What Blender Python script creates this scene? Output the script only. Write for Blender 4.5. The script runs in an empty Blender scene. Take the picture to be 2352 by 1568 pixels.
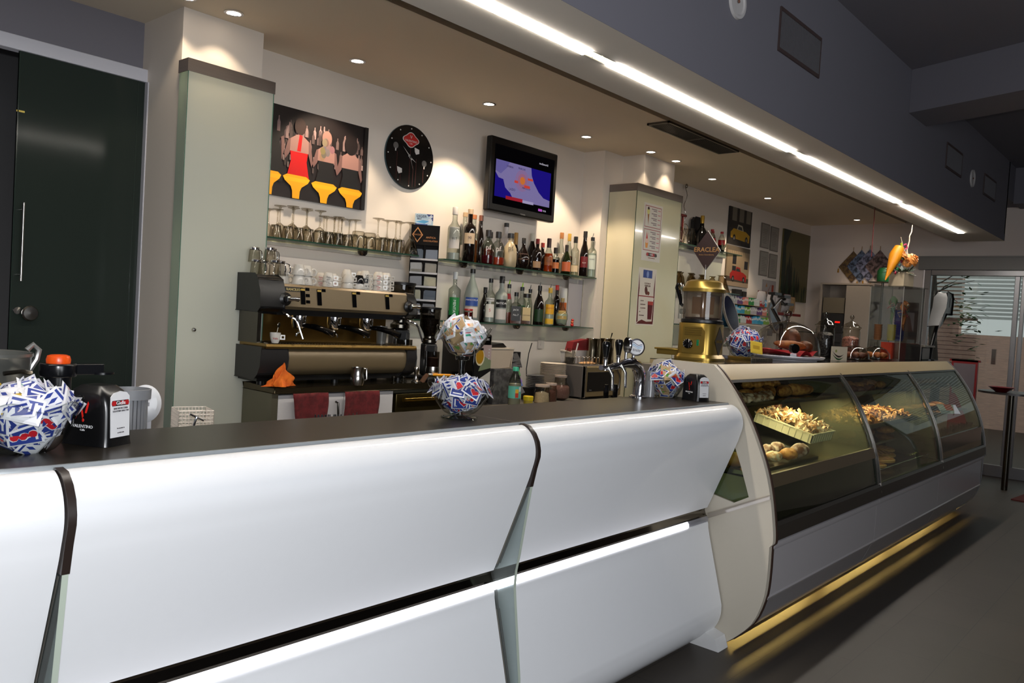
import bpy, math, random
from mathutils import Vector, Matrix
from mathutils.geometry import tessellate_polygon
R = random.Random(7)
SC = bpy.context.scene
COL = SC.collection
PI = math.pi

# ------------------------------------------------------------------ camera
def make_camera():
    cam = bpy.data.cameras.new('camera')
    cam.sensor_width = 36.0
    cam.lens = 36.0 * 1848.9 / 2352.0
    cam.clip_start = 0.05
    cam.clip_end = 100
    o = bpy.data.objects.new('camera', cam)
    COL.objects.link(o)
    yaw, pitch, roll = 0.85080187, -0.03307408, 0.06005579
    f = Vector((math.sin(yaw) * math.cos(pitch), math.cos(yaw) * math.cos(pitch), math.sin(pitch)))
    r0 = Vector((math.cos(yaw), -math.sin(yaw), 0)); u0 = r0.cross(f)
    r = math.cos(roll) * r0 + math.sin(roll) * u0
    u = -math.sin(roll) * r0 + math.cos(roll) * u0
    m = Matrix((r, u, -f)).transposed().to_4x4()
    m.translation = Vector((0, 0, 1.48))
    o.matrix_world = m
    SC.camera = o
    return o, r, u, f
CAM, CR, CU, CF = make_camera()

SC.view_settings.view_transform = 'Standard'
SC.view_settings.look = 'None'
SC.view_settings.gamma = 1.0
SC.view_settings.use_curve_mapping = False
SC.view_settings.exposure = 0.0
SC.cycles.use_denoising = True
SC.cycles.transparent_max_bounces = 48
SC.cycles.max_bounces = 10
SC.cycles.sample_clamp_indirect = 6.0
SC.cycles.caustics_reflective = False
SC.cycles.caustics_refractive = False

def srgb(r, g, b):
    def c(x):
        x /= 255.0
        return x / 12.92 if x <= 0.04045 else ((x + 0.055) / 1.055) ** 2.4
    return (c(r), c(g), c(b))

# ------------------------------------------------------------------ daylight outside, flash of the camera, room lights
W = bpy.data.worlds.new('world'); SC.world = W; W.use_nodes = True
W.node_tree.nodes['Background'].inputs[0].default_value = (0.82, 0.80, 0.80, 1)
W.node_tree.nodes['Background'].inputs[1].default_value = 1.3

def lamp(name, kind, loc, energy, color, direction=None, **kw):
    l = bpy.data.lights.new(name, kind); l.energy = energy; l.color = color
    for k, v in kw.items(): setattr(l, k, v)
    o = bpy.data.objects.new(name, l); COL.objects.link(o); o.location = loc
    if direction is not None:
        o.rotation_euler = Vector(direction).to_track_quat('-Z', 'Y').to_euler()
    return o
FLASH = 110.0
lamp('camera_flash', 'SPOT', Vector((0, 0, 1.48)) + CU * 0.10 - CF * 0.0, FLASH, (0.97, 0.98, 1.0), CF + CU * 0.0,
     spot_size=math.radians(118), spot_blend=0.25, shadow_soft_size=0.018)
# daylight through the shop windows behind the photographer
lamp('window_daylight', 'AREA', (0.0, -3.3, 1.6), 132.0, (0.90, 0.94, 1.0), (0.1, 1, -0.05), shape='RECTANGLE', size=3.2, size_y=1.9)

# ------------------------------------------------------------------ materials
MATS = {}
def nt(name):
    m = bpy.data.materials.new(name); m.use_nodes = True
    t = m.node_tree; t.nodes.clear()
    out = t.nodes.new('ShaderNodeOutputMaterial')
    return m, t, out
def N(t, kind, **kw):
    n = t.nodes.new(kind)
    for k, v in kw.items():
        if k in n.inputs: n.inputs[k].default_value = v
        else: setattr(n, k, v)
    return n
def P(name, col, rough=0.5, metal=0.0, var=0.06, scale=30.0, bump=0.0, coat=0.0, spec=0.5, col2=None, stretch=None, emis=0.0, sss=0.0, transl=0.0):
    """procedural surface: colour (0-255) broken up by noise, optional bump"""
    if name in MATS: return MATS[name]
    m, t, out = nt(name)
    b = N(t, 'ShaderNodeBsdfPrincipled')
    c = srgb(*col)
    tc = N(t, 'ShaderNodeTexCoord')
    mp = N(t, 'ShaderNodeMapping')
    if stretch: mp.inputs['Scale'].default_value = stretch
    t.links.new(tc.outputs['Object'], mp.inputs[0])
    nz = N(t, 'ShaderNodeTexNoise'); nz.inputs['Scale'].default_value = scale; nz.inputs['Detail'].default_value = 3
    t.links.new(mp.outputs[0], nz.inputs['Vector'])
    mx = N(t, 'ShaderNodeMix'); mx.data_type = 'RGBA'
    c2 = srgb(*col2) if col2 else tuple(x * (1 - var) for x in c)
    if col2:
        cr = N(t, 'ShaderNodeValToRGB'); cr.color_ramp.elements[0].position = 0.4; cr.color_ramp.elements[1].position = 0.6
        t.links.new(nz.outputs['Fac'], cr.inputs[0]); t.links.new(cr.outputs[0], mx.inputs[0])
    else:
        t.links.new(nz.outputs['Fac'], mx.inputs[0])
    mx.inputs[6].default_value = (*c, 1); mx.inputs[7].default_value = (*c2, 1)
    t.links.new(mx.outputs[2], b.inputs['Base Color'])
    b.inputs['Roughness'].default_value = rough; b.inputs['Metallic'].default_value = metal
    b.inputs['Specular IOR Level'].default_value = spec
    b.inputs['Coat Weight'].default_value = coat; b.inputs['Coat Roughness'].default_value = 0.03
    if emis:
        b.inputs['Emission Color'].default_value = (*c, 1); b.inputs['Emission Strength'].default_value = emis
    if bump:
        bp = N(t, 'ShaderNodeBump'); bp.inputs['Strength'].default_value = bump; bp.inputs['Distance'].default_value = 0.01
        t.links.new(nz.outputs['Fac'], bp.inputs['Height']); t.links.new(bp.outputs[0], b.inputs['Normal'])
    t.links.new(b.outputs[0], out.inputs[0])
    MATS[name] = m
    return m
def G(name, tint=(240, 245, 242), edge=None, refl=1.0, rough=0.02, haze=0.0, hazecol=(200, 205, 200)):
    """thin clear glass or acrylic: see-through, mirrored by Fresnel, darker where one looks through it edge-on"""
    if name in MATS: return MATS[name]
    m, t, out = nt(name)
    tr = N(t, 'ShaderNodeBsdfTransparent'); gl = N(t, 'ShaderNodeBsdfGlossy'); gl.inputs['Roughness'].default_value = rough
    c = srgb(*tint); e = srgb(*edge) if edge else tuple(x * 0.7 for x in c)
    lw = N(t, 'ShaderNodeLayerWeight'); lw.inputs['Blend'].default_value = 0.35
    mx = N(t, 'ShaderNodeMix'); mx.data_type = 'RGBA'
    mx.inputs[6].default_value = (*c, 1); mx.inputs[7].default_value = (*e, 1)
    t.links.new(lw.outputs['Facing'], mx.inputs[0]); t.links.new(mx.outputs[2], tr.inputs[0])
    fr = N(t, 'ShaderNodeFresnel'); fr.inputs['IOR'].default_value = 1.5
    mu = N(t, 'ShaderNodeMath', operation='MULTIPLY'); mu.inputs[1].default_value = refl
    geo = N(t, 'ShaderNodeNewGeometry')
    # a back face would see the inverse ratio: keep the outside value for both
    t.links.new(fr.outputs[0], mu.inputs[0])
    mi = N(t, 'ShaderNodeMath', operation='MINIMUM'); mi.inputs[1].default_value = 0.85
    t.links.new(mu.outputs[0], mi.inputs[0])
    bk = N(t, 'ShaderNodeMix'); bk.data_type = 'FLOAT'
    t.links.new(geo.outputs['Backfacing'], bk.inputs[0]); t.links.new(mi.outputs[0], bk.inputs[2]); bk.inputs[3].default_value = 0.05
    ms = N(t, 'ShaderNodeMixShader')
    t.links.new(bk.outputs[0], ms.inputs[0]); t.links.new(tr.outputs[0], ms.inputs[1]); t.links.new(gl.outputs[0], ms.inputs[2])
    last = ms
    if haze:
        df = N(t, 'ShaderNodeBsdfDiffuse'); df.inputs[0].default_value = (*srgb(*hazecol), 1)
        tl = N(t, 'ShaderNodeBsdfTranslucent'); tl.inputs[0].default_value = (*srgb(*hazecol), 1)
        md = N(t, 'ShaderNodeMixShader'); md.inputs[0].default_value = 0.4
        t.links.new(df.outputs[0], md.inputs[1]); t.links.new(tl.outputs[0], md.inputs[2])
        m2 = N(t, 'ShaderNodeMixShader'); m2.inputs[0].default_value = haze
        t.links.new(ms.outputs[0], m2.inputs[1]); t.links.new(md.outputs[0], m2.inputs[2]); last = m2
    t.links.new(last.outputs[0], out.inputs[0])
    MATS[name] = m
    return m
def EM(name, col, strength):
    if name in MATS: return MATS[name]
    m, t, out = nt(name)
    e = N(t, 'ShaderNodeEmission'); e.inputs[0].default_value = (*srgb(*col), 1); e.inputs[1].default_value = strength
    t.links.new(e.outputs[0], out.inputs[0]); MATS[name] = m
    return m

# ------------------------------------------------------------------ mesh builder
class MB:
    def __init__(s): s.v = []; s.f = []; s.m = []; s.mats = []
    def mi(s, mat):
        if mat is None: return 0
        if mat not in s.mats: s.mats.append(mat)
        return s.mats.index(mat)
    def add(s, vs, fs, mat=None):
        k = len(s.v); s.v += [tuple(v) for v in vs]; i = s.mi(mat)
        for f in fs: s.f.append(tuple(k + a for a in f)); s.m.append(i)
        return s
    def box(s, x0, x1, y0, y1, z0, z1, mat=None):
        v = [(x, y, z) for x in (x0, x1) for y in (y0, y1) for z in (z0, z1)]
        return s.add(v, [(0, 1, 3, 2), (4, 6, 7, 5), (0, 4, 5, 1), (2, 3, 7, 6), (0, 2, 6, 4), (1, 5, 7, 3)], mat)
    def obox(s, c, hx, hy, hz, M, mat=None):
        v = [Vector(c) + M @ Vector((x * hx, y * hy, z * hz)) for x in (-1, 1) for y in (-1, 1) for z in (-1, 1)]
        return s.add(v, [(0, 1, 3, 2), (4, 6, 7, 5), (0, 4, 5, 1), (2, 3, 7, 6), (0, 2, 6, 4), (1, 5, 7, 3)], mat)
    def lathe(s, prof, n=24, c=(0, 0, 0), mat=None, sx=1.0, sy=1.0, M=None):
        vs = []; fs = []; c = Vector(c)
        for (r, z) in prof:
            for i in range(n):
                a = 2 * PI * i / n
                p = Vector((r * math.cos(a) * sx, r * math.sin(a) * sy, z))
                if M: p = M @ p
                vs.append(c + p)
        for j in range(len(prof) - 1):
            for i in range(n):
                a = j * n + i; b = j * n + (i + 1) % n
                fs.append((a, b, b + n, a + n))
        if prof[0][0] > 1e-5: fs.append(tuple(reversed(range(n))))
        if prof[-1][0] > 1e-5: fs.append(tuple((len(prof) - 1) * n + i for i in range(n)))
        return s.add(vs, fs, mat)
    def open_lathe(s, prof, n=24, c=(0, 0, 0), mat=None, sx=1.0, sy=1.0):
        vs = []; fs = []
        for (r, z) in prof:
            for i in range(n):
                a = 2 * PI * i / n
                vs.append((c[0] + r * math.cos(a) * sx, c[1] + r * math.sin(a) * sy, c[2] + z))
        for j in range(len(prof) - 1):
            for i in range(n):
                a = j * n + i; b = j * n + (i + 1) % n
                fs.append((a, b, b + n, a + n))
        return s.add(vs, fs, mat)
    def cyl(s, p0, p1, r0, r1=None, n=16, mat=None):
        return s.tube([p0, p1], [r0, r0 if r1 is None else r1], n, mat)
    def tube(s, pts, r, n=8, mat=None, closed=False):
        pts = [Vector(p) for p in pts]; k = len(pts)
        rs = r if isinstance(r, (list, tuple)) else [r] * k
        vs = []; fs = []
        d0 = (pts[1] - pts[0]).normalized()
        up = Vector((0, 0, 1)) if abs(d0.z) < 0.9 else Vector((1, 0, 0))
        side = d0.cross(up).normalized()
        for i, p in enumerate(pts):
            if closed: d = (pts[(i + 1) % k] - pts[i - 1]).normalized()
            elif i == 0: d = (pts[1] - pts[0]).normalized()
            elif i == k - 1: d = (pts[-1] - pts[-2]).normalized()
            else: d = (pts[i + 1] - pts[i - 1]).normalized()
            side = (side - d * side.dot(d)).normalized()
            b = d.cross(side)
            for j in range(n):
                a = 2 * PI * j / n
                vs.append(p + (side * math.cos(a) + b * math.sin(a)) * rs[i])
        m = k if closed else k - 1
        for i in range(m):
            for j in range(n):
                a = i * n + j; b2 = i * n + (j + 1) % n
                c2 = ((i + 1) % k) * n + (j + 1) % n; d2 = ((i + 1) % k) * n + j
                fs.append((a, b2, c2, d2))
        if not closed:
            fs.append(tuple(reversed(range(n)))); fs.append(tuple((k - 1) * n + j for j in range(n)))
        return s.add(vs, fs, mat)
    def prism(s, poly, axis, lo, hi, mat=None, holes=()):
        """poly of 2D points; axis x: (y,z), y: (x,z), z: (x,y)"""
        def mk(a, b, t): return {'x': (t, a, b), 'y': (a, t, b), 'z': (a, b, t)}[axis]
        loops = [list(poly)] + [list(h) for h in holes]
        flat = [p for l in loops for p in l]; n = len(flat)
        vs = [mk(a, b, lo) for a, b in flat] + [mk(a, b, hi) for a, b in flat]
        tris = tessellate_polygon([[Vector((a, b, 0)) for a, b in l] for l in loops])
        fs = [tuple(t) for t in tris] + [tuple(n + i for i in reversed(t)) for t in tris]
        k = 0
        for l in loops:
            m = len(l)
            for i in range(m):
                a = k + i; b = k + (i + 1) % m
                fs.append((a, b, b + n, a + n))
            k += m
        return s.add(vs, fs, mat)
    def sheet(s, f, nu, nv, mat=None, thick=0.0):
        """surface f(u,v)->point on a grid; thick offsets a second side along -y"""
        vs = [Vector(f(i / nu, j / nv)) for j in range(nv + 1) for i in range(nu + 1)]
        fs = [(j * (nu + 1) + i, j * (nu + 1) + i + 1, (j + 1) * (nu + 1) + i + 1, (j + 1) * (nu + 1) + i) for j in range(nv) for i in range(nu)]
        return s.add(vs, fs, mat)
    def blob(s, c, rx, ry, rz, n=12, m=8, mat=None, wob=0.0, M=None, seed=0, sq=1.0):
        rr = random.Random(seed * 977 + 5); vs = []; fs = []
        ph = [rr.uniform(0, 6.28) for _ in range(6)]
        for j in range(m + 1):
            t = PI * j / m
            for i in range(n):
                a = 2 * PI * i / n
                k = 1 + wob * (math.sin(3 * a + ph[0] + 2 * t) * 0.5 + math.sin(2 * a - 3 * t + ph[1]) * 0.5 + 0.4 * math.sin(5 * a + 4 * t + ph[2])) if 0 < j < m else 1
                p = Vector((rx * k * math.sin(t) * math.cos(a), ry * k * math.sin(t) * math.sin(a), rz * k * (abs(math.cos(t)) ** sq) * (1 if math.cos(t) > 0 else -1)))
                if M: p = M @ p
                vs.append(Vector(c) + p)
        for j in range(m):
            for i in range(n):
                a = j * n + i; b = j * n + (i + 1) % n
                fs.append((a, a + n, b + n, b))
        return s.add(vs, fs, mat)
    def build(s, name, mat=None, parent=None, loc=None, rot=None, bevel=0.0, flat=False, angle=38, solid=0.0, seg=2):
        me = bpy.data.meshes.new(name)
        me.from_pydata(s.v, [], s.f)
        mats = s.mats if s.mats else [mat]
        for m in mats: me.materials.append(m)
        if s.mats: me.polygons.foreach_set('material_index', s.m)
        if not flat:
            me.polygons.foreach_set('use_smooth', [True] * len(me.polygons))
            me.set_sharp_from_angle(angle=math.radians(angle))
        me.update()
        o = bpy.data.objects.new(name, me); COL.objects.link(o)
        if parent: o.parent = parent
        if loc: o.location = loc
        if rot: o.rotation_euler = rot
        if solid:
            md = o.modifiers.new('solidify', 'SOLIDIFY'); md.thickness = solid; md.offset = 0
        if bevel:
            md = o.modifiers.new('bevel', 'BEVEL'); md.width = bevel; md.segments = seg; md.limit_method = 'ANGLE'
        return o
def rz(a): return Matrix.Rotation(a, 3, 'Z')
def rot3(x, y, z): return Matrix.Rotation(z, 3, 'Z') @ Matrix.Rotation(y, 3, 'Y') @ Matrix.Rotation(x, 3, 'X')
def tag(o, label, cat, group=None, kind=None):
    o['label'] = label; o['category'] = cat
    if group: o['group'] = group
    if kind: o['kind'] = kind
    return o
def thing(name, label, cat, loc=(0, 0, 0), rotz=0.0, group=None, kind=None):
    o = bpy.data.objects.new(name, None); COL.objects.link(o); o.empty_display_size = 0.05
    o.location = loc; o.rotation_euler = (0, 0, rotz)
    return tag(o, label, cat, group, kind)
def struct(name, mb, mat=None, **kw):
    o = mb.build(name, mat, **kw); o['kind'] = 'structure'
    return o
def kids(o): return [c for c in bpy.data.objects if c.parent == o]
def dup(root, loc, rotz=None, label=None, group=None, scale=None):
    r = root.copy(); COL.objects.link(r); r.location = loc
    if rotz is not None: r.rotation_euler = (0, 0, rotz)
    if scale: r.scale = scale
    if label: r['label'] = label
    if group: r['group'] = group
    for ch in list(root.children):
        c = ch.copy(); COL.objects.link(c); c.parent = r
        for g in ch.children:
            d = g.copy(); COL.objects.link(d); d.parent = c
    return r
def text(body, size, mat, parent, loc, rot=(PI / 2, 0, 0), name='lettering', depth=0.0004, align='CENTER', sx=1.0, shear=0.0, bold=0.0, mono=False):
    """flat letters as a mesh; stands upright facing -y by default"""
    cu = bpy.data.curves.new('t', 'FONT'); cu.body = body; cu.size = size; cu.extrude = depth; cu.align_x = align; cu.align_y = 'CENTER'
    cu.shear = shear; cu.offset = bold * size; cu.resolution_u = 2
    ob = bpy.data.objects.new('t', cu); COL.objects.link(ob)
    dg = bpy.context.evaluated_depsgraph_get()
    me = bpy.data.meshes.new_from_object(ob.evaluated_get(dg))
    bpy.data.objects.remove(ob); bpy.data.curves.remove(cu)
    me.materials.clear(); me.materials.append(mat)
    o = bpy.data.objects.new(name, me); COL.objects.link(o); o.parent = parent; o.location = loc; o.rotation_euler = rot
    o.scale = (sx, 1, 1)
    return o
class Print:
    """flat printed matter: coloured polygons in (u right, v up), each layer a hair in front of the last, facing -y"""
    def __init__(s, w, h, base, thick=0.004, rough=0.5):
        s.b = MB(); s.w = w; s.h = h; s.k = 0; s.rough = rough; s.t = thick
        s.b.box(0, w, 0, thick, 0, h, s.c(base))
    def c(s, col):
        if not isinstance(col, tuple): return col
        return P('print_%d_%d_%d_%d' % (*col, int(s.rough * 100)), col, s.rough, var=0.03)
    def poly(s, pts, col):
        s.k += 1; y = -0.00005 * s.k
        if abs(sum(pts[i][0] * pts[(i + 1) % len(pts)][1] - pts[(i + 1) % len(pts)][0] * pts[i][1] for i in range(len(pts)))) < 1e-9: return s
        tris = tessellate_polygon([[Vector((a, b, 0)) for a, b in pts]])
        s.b.add([(a, y, b) for a, b in pts], [tuple(t) for t in tris], s.c(col)); return s
    def rect(s, x0, y0, x1, y1, col): return s.poly([(x0, y0), (x1, y0), (x1, y1), (x0, y1)], col)
    def ell(s, cx, cy, rx, ry, col, n=18, a0=0, a1=2 * PI, rot=0):
        p = []
        for i in range(n + (0 if a1 - a0 > 6.28 else 1)):
            a = a0 + (a1 - a0) * i / n; x = rx * math.cos(a); y = ry * math.sin(a)
            p.append((cx + x * math.cos(rot) - y * math.sin(rot), cy + x * math.sin(rot) + y * math.cos(rot)))
        return s.poly(p, col)
    def ring(s, x0, y0, x1, y1, t, col):
        s.rect(x0, y0, x1, y0 + t, col); s.rect(x0, y1 - t, x1, y1, col); s.rect(x0, y0, x0 + t, y1, col); s.rect(x1 - t, y0, x1, y1, col); return s
    def lines(s, x0, x1, y0, y1, n, col, seed=1, t=0.35):
        rr = random.Random(seed)
        for i in range(n):
            y = y1 - (i + 0.5) * (y1 - y0) / n; h = (y1 - y0) / n * t
            w = (x1 - x0) * rr.uniform(0.6, 1.0)
            s.rect(x0, y - h / 2, x0 + w, y + h / 2, col)
        return s
# ------------------------------------------------------------------ common materials
M_WALL = P('wall_paint', (230, 220, 208), 0.7, var=0.05, scale=3, bump=0.02)
M_CEIL = P('ceiling_paint', (228, 214, 192), 0.75, var=0.05, scale=2)
M_GREYWALL = P('grey_lilac_paint', (116, 114, 122), 0.8, var=0.05, scale=2)
M_FARWALL = P('far_wall_paint', (222, 210, 202), 0.75, var=0.05, scale=2)
M_SOFFIT = P('soffit_paint', (214, 206, 194), 0.7, var=0.04, scale=2)
M_WHITE = P('white_lacquer', (225, 226, 228), 0.42, var=0.02, coat=0.35, spec=0.3)
M_WFRAME = P('white_frame', (198, 198, 206), 0.35, var=0.03)
M_ALU = P('aluminium', (150, 150, 154), 0.32, metal=0.85, var=0.1, scale=60)
M_BAND = P('brushed_band', (150, 140, 134), 0.35, metal=0.75, var=0.18, scale=8, stretch=(1, 1, 20))
M_STEEL = P('steel', (190, 186, 180), 0.18, metal=1.0, var=0.08, scale=20)
M_CHROME = P('chrome', (225, 225, 228), 0.06, metal=1.0, var=0.02)
M_DSTEEL = P('dark_steel', (96, 92, 84), 0.2, metal=1.0, var=0.1)
M_BLACK = P('black_plastic', (16, 16, 17), 0.35, var=0.2)
M_BLACKG = P('black_gloss', (8, 8, 9), 0.08, var=0.1, coat=0.3)
M_DBROWN = P('dark_brown', (46, 36, 26), 0.55, var=0.1)
M_GLASS = G('clear_glass', (240, 238, 232), (158, 150, 136))
M_PANE = G('window_pane', (205, 212, 210), (160, 170, 168), 0.8)
M_CASEG = G('case_glass', (232, 238, 222), (170, 180, 150), 0.75)
M_SHELFG = G('shelf_glass', (222, 232, 224), (110, 134, 122), 0.6)
M_EDGEG = P('glass_edge', (92, 132, 112), 0.2, var=0.1, scale=80)
M_ACRYL = G('acrylic', (238, 240, 240), (170, 172, 170), 1.0)
M_WARM = EM('spot_glow', (255, 236, 214), 12.0)

# ------------------------------------------------------------------ floor
def floor_mat():
    m, t, out = nt('floor_tiles')
    b = N(t, 'ShaderNodeBsdfPrincipled'); tc = N(t, 'ShaderNodeTexCoord'); mp = N(t, 'ShaderNodeMapping')
    mp.inputs['Location'].default_value = (0.1, 0.02, 0)
    br = N(t, 'ShaderNodeTexBrick'); br.offset = 0.5
    br.inputs['Color1'].default_value = (*srgb(68, 61, 54), 1); br.inputs['Color2'].default_value = (*srgb(64, 58, 51), 1)
    br.inputs['Mortar'].default_value = (*srgb(52, 48, 44), 1); br.inputs['Scale'].default_value = 1.0
    br.inputs['Mortar Size'].default_value = 0.0025; br.inputs['Brick Width'].default_value = 0.6; br.inputs['Row Height'].default_value = 0.295
    t.links.new(tc.outputs['Object'], mp.inputs[0]); t.links.new(mp.outputs[0], br.inputs[0])
    nz = N(t, 'ShaderNodeTexNoise'); nz.inputs['Scale'].default_value = 3
    t.links.new(tc.outputs['Object'], nz.inputs[0])
    mx = N(t, 'ShaderNodeMix'); mx.data_type = 'RGBA'; mx.blend_type = 'MULTIPLY'; mx.inputs[0].default_value = 0.25
    t.links.new(br.outputs[0], mx.inputs[6]); t.links.new(nz.outputs[0], mx.inputs[7]); t.links.new(mx.outputs[2], b.inputs['Base Color'])
    b.inputs['Roughness'].default_value = 0.5
    bp = N(t, 'ShaderNodeBump'); bp.inputs['Strength'].default_value = 0.3; bp.inputs['Distance'].default_value = 0.002; bp.invert = True
    t.links.new(br.outputs['Fac'], bp.inputs['Height']); t.links.new(bp.outputs[0], b.inputs['Normal'])
    t.links.new(b.outputs[0], out.inputs[0]); return m
struct('floor', MB().box(-3, 17, -4.2, 4.5, -0.1, 0.0), floor_mat())
ZC = 2.86; ZH = 3.36
# ceiling over the bar, with the slot between it and the lowered soffit
struct('ceiling', MB().box(-3, 10.35, 2.92, 4.6, ZC, ZC + 0.12), M_CEIL)
struct('ceiling_slot', MB().box(-3, 10.35, 1.80, 2.925, ZC + 0.16, ZC + 0.2), M_DBROWN)
struct('ceiling_main', MB().box(-3, 10.6, -4.2, 1.80, ZH, ZH + 0.12), M_GREYWALL)
# soffit: lower board with a slot for the light, tall fascia towards the room
so = MB()
y0, y1, zs = 1.745, 2.218, 2.55
so.box(-3, 9.62, y0, 1.955, zs, zs + 0.06); so.box(-3, 9.62, 2.012, y1, zs, zs + 0.06)
so.box(-3, -1.5, 1.955, 2.012, zs, zs + 0.06); so.box(8.91, 9.62, 1.955, 2.012, zs, zs + 0.06)
so.box(-3, 9.62, y1 - 0.04, y1, zs + 0.06, ZC + 0.16)
so.box(9.58, 9.62, y0, y1 - 0.04, zs + 0.06, ZH)
struct('ceiling_soffit', so, M_SOFFIT)
struct('wall_fascia', MB().box(-3, 9.62, y0, y0 + 0.03, zs + 0.06, ZH).box(-3, 9.6202, y0 - 0.001, y0, zs, zs + 0.06), M_GREYWALL)
bm_ = MB(); bm_.prism([(6.06, 1.744), (6.5, 1.744), (5.6, -1.0), (5.14, -1.0)], 'z', 3.06, ZH)
struct('ceiling_beam', bm_, M_GREYWALL)
struct('ceiling_step', MB().box(9.95, 10.35, 0.4, 1.75, 2.98, ZH).box(9.622, 10.35, 1.75, 2.9, ZC + .14, ZH), M_GREYWALL)
# walls
struct('wall_back', MB().box(2.0, 10.5, 4.06, 4.2, 0, ZC), M_WALL)
lw = MB(); lw.box(-3, 1.26, 4.25, 4.35, 2.62, ZC); lw.box(1.26, 1.84, 4.25, 4.35, 2.62, ZC); lw.box(-3, -0.2, 4.25, 4.35, 0, 2.62)
struct('wall_door', lw, M_GREYWALL)
struct('wall_pillar_left', MB().box(1.84, 2.27, 3.83, 4.4, 0, ZC), M_WALL)
struct('wall_pillar_right', MB().box(5.40, 6.2, 3.85, 4.06, 0, ZC).box(5.67, 6.15, 3.64, 3.85, 0, ZC), M_WALL)
fw = MB(); fw.box(10.35, 10.47, 2.68, 4.2, 0, ZC + .2); fw.box(10.35, 10.47, 0.2, 2.68, 2.44, ZH); fw.box(10.35, 10.47, -4.2, 0.2, 0, ZH)
struct('wall_far', fw, M_FARWALL)
struct('wall_left', MB().box(-3.1, -3, -4.2, 4.6, 0, ZH), M_GREYWALL)
rw = MB(); rw.box(-3, -1.7, -4.3, -4.2, 0, ZH); rw.box(1.7, 10.5, -4.3, -4.2, 0, ZH); rw.box(-1.7, 1.7, -4.3, -4.2, 2.6, ZH); rw.box(-1.7, 1.7, -4.3, -4.2, 0, 0.5)
struct('wall_rear', rw, M_GREYWALL)
# store room behind the sliding door
st = MB(); st.box(-0.6, 2.0, 5.6, 5.7, 0, 2.9); st.box(1.9, 2.0, 4.41, 5.6, 0, 2.9); st.box(-0.6, -0.5, 4.35, 5.6, 0, 2.9); st.box(-0.6, 2.0, 4.4, 5.7, 2.9, 3.0)
struct('wall_store', st, P('store_wall', (90, 90, 92), 0.8))

# shop windows behind the photographer (daylight comes in here)
wn = thing('window_1', 'tall white framed shop window behind the counter side', 'window'); wn['kind'] = 'structure'; wn.name = 'window_1'
f = MB()
for x in (-1.7, -0.05, 1.62): f.box(x, x + 0.08, -4.28, -4.2, 0.5, 2.6)
f.box(-1.7, 1.7, -4.28, -4.2, 0.5, 0.58); f.box(-1.7, 1.7, -4.28, -4.2, 2.52, 2.6)
f.build('window_frame', M_WFRAME, wn); MB().box(-1.62, 1.62, -4.26, -4.25, 0.58, 2.52).build('window_glass', M_PANE, wn)

# ------------------------------------------------------------------ sliding door at the left
d = thing('door_1', 'dark smoked glass sliding door in white frame', 'door', (0, 0, 0)); d['kind'] = 'structure'
MB().box(-0.3, 1.872, 4.19, 4.25, 2.55, 2.615).build('door_header', M_WFRAME, d, bevel=0.003)
MB().box(1.835, 1.875, 4.17, 4.25, 0, 2.55).build('door_jamb', M_WFRAME, d, bevel=0.003)
dg_ = G('smoked_glass', (34, 40, 37), (18, 22, 20), 1.0, rough=0.12, haze=0.7, hazecol=(66, 76, 70))
MB().box(1.262, 1.835, 4.205, 4.215, 0.02, 2.55).build('door_glass', dg_, d)
MB().box(1.262, 1.267, 4.202, 4.218, 0.02, 2.55).box(1.80, 1.803, 4.203, 4.217, 0.02, 2.55).build('door_edge', P('dark_green_edge', (40, 52, 46), 0.15), d)
k = MB(); M_ = Matrix.Rotation(PI / 2, 3, 'X')
k.lathe([(0.012, 0), (0.012, 0.03), (0.034, 0.032), (0.036, 0.045), (0.030, 0.052), (0, 0.054)], 24, (1.335, 4.203, 1.352), M=M_)
k.lathe([(0.017, 0), (0.017, 0.008), (0, 0.008)], 20, (1.293, 4.203, 1.362), M=M_)
k.build('door_knob', M_STEEL, d)
MB().cyl((1.292, 4.165, 1.50), (1.292, 4.165, 1.86), 0.006).cyl((1.292, 4.203, 1.53), (1.292, 4.165, 1.53), 0.005).cyl((1.292, 4.203, 1.83), (1.292, 4.165, 1.83), 0.005).build('door_handle', M_STEEL, d)
MB().box(1.258, 1.292, 4.202, 4.2045, 2.274, 2.282).build('door_sticker', P('yellow_sticker', (226, 200, 92), 0.5), d)

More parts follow.
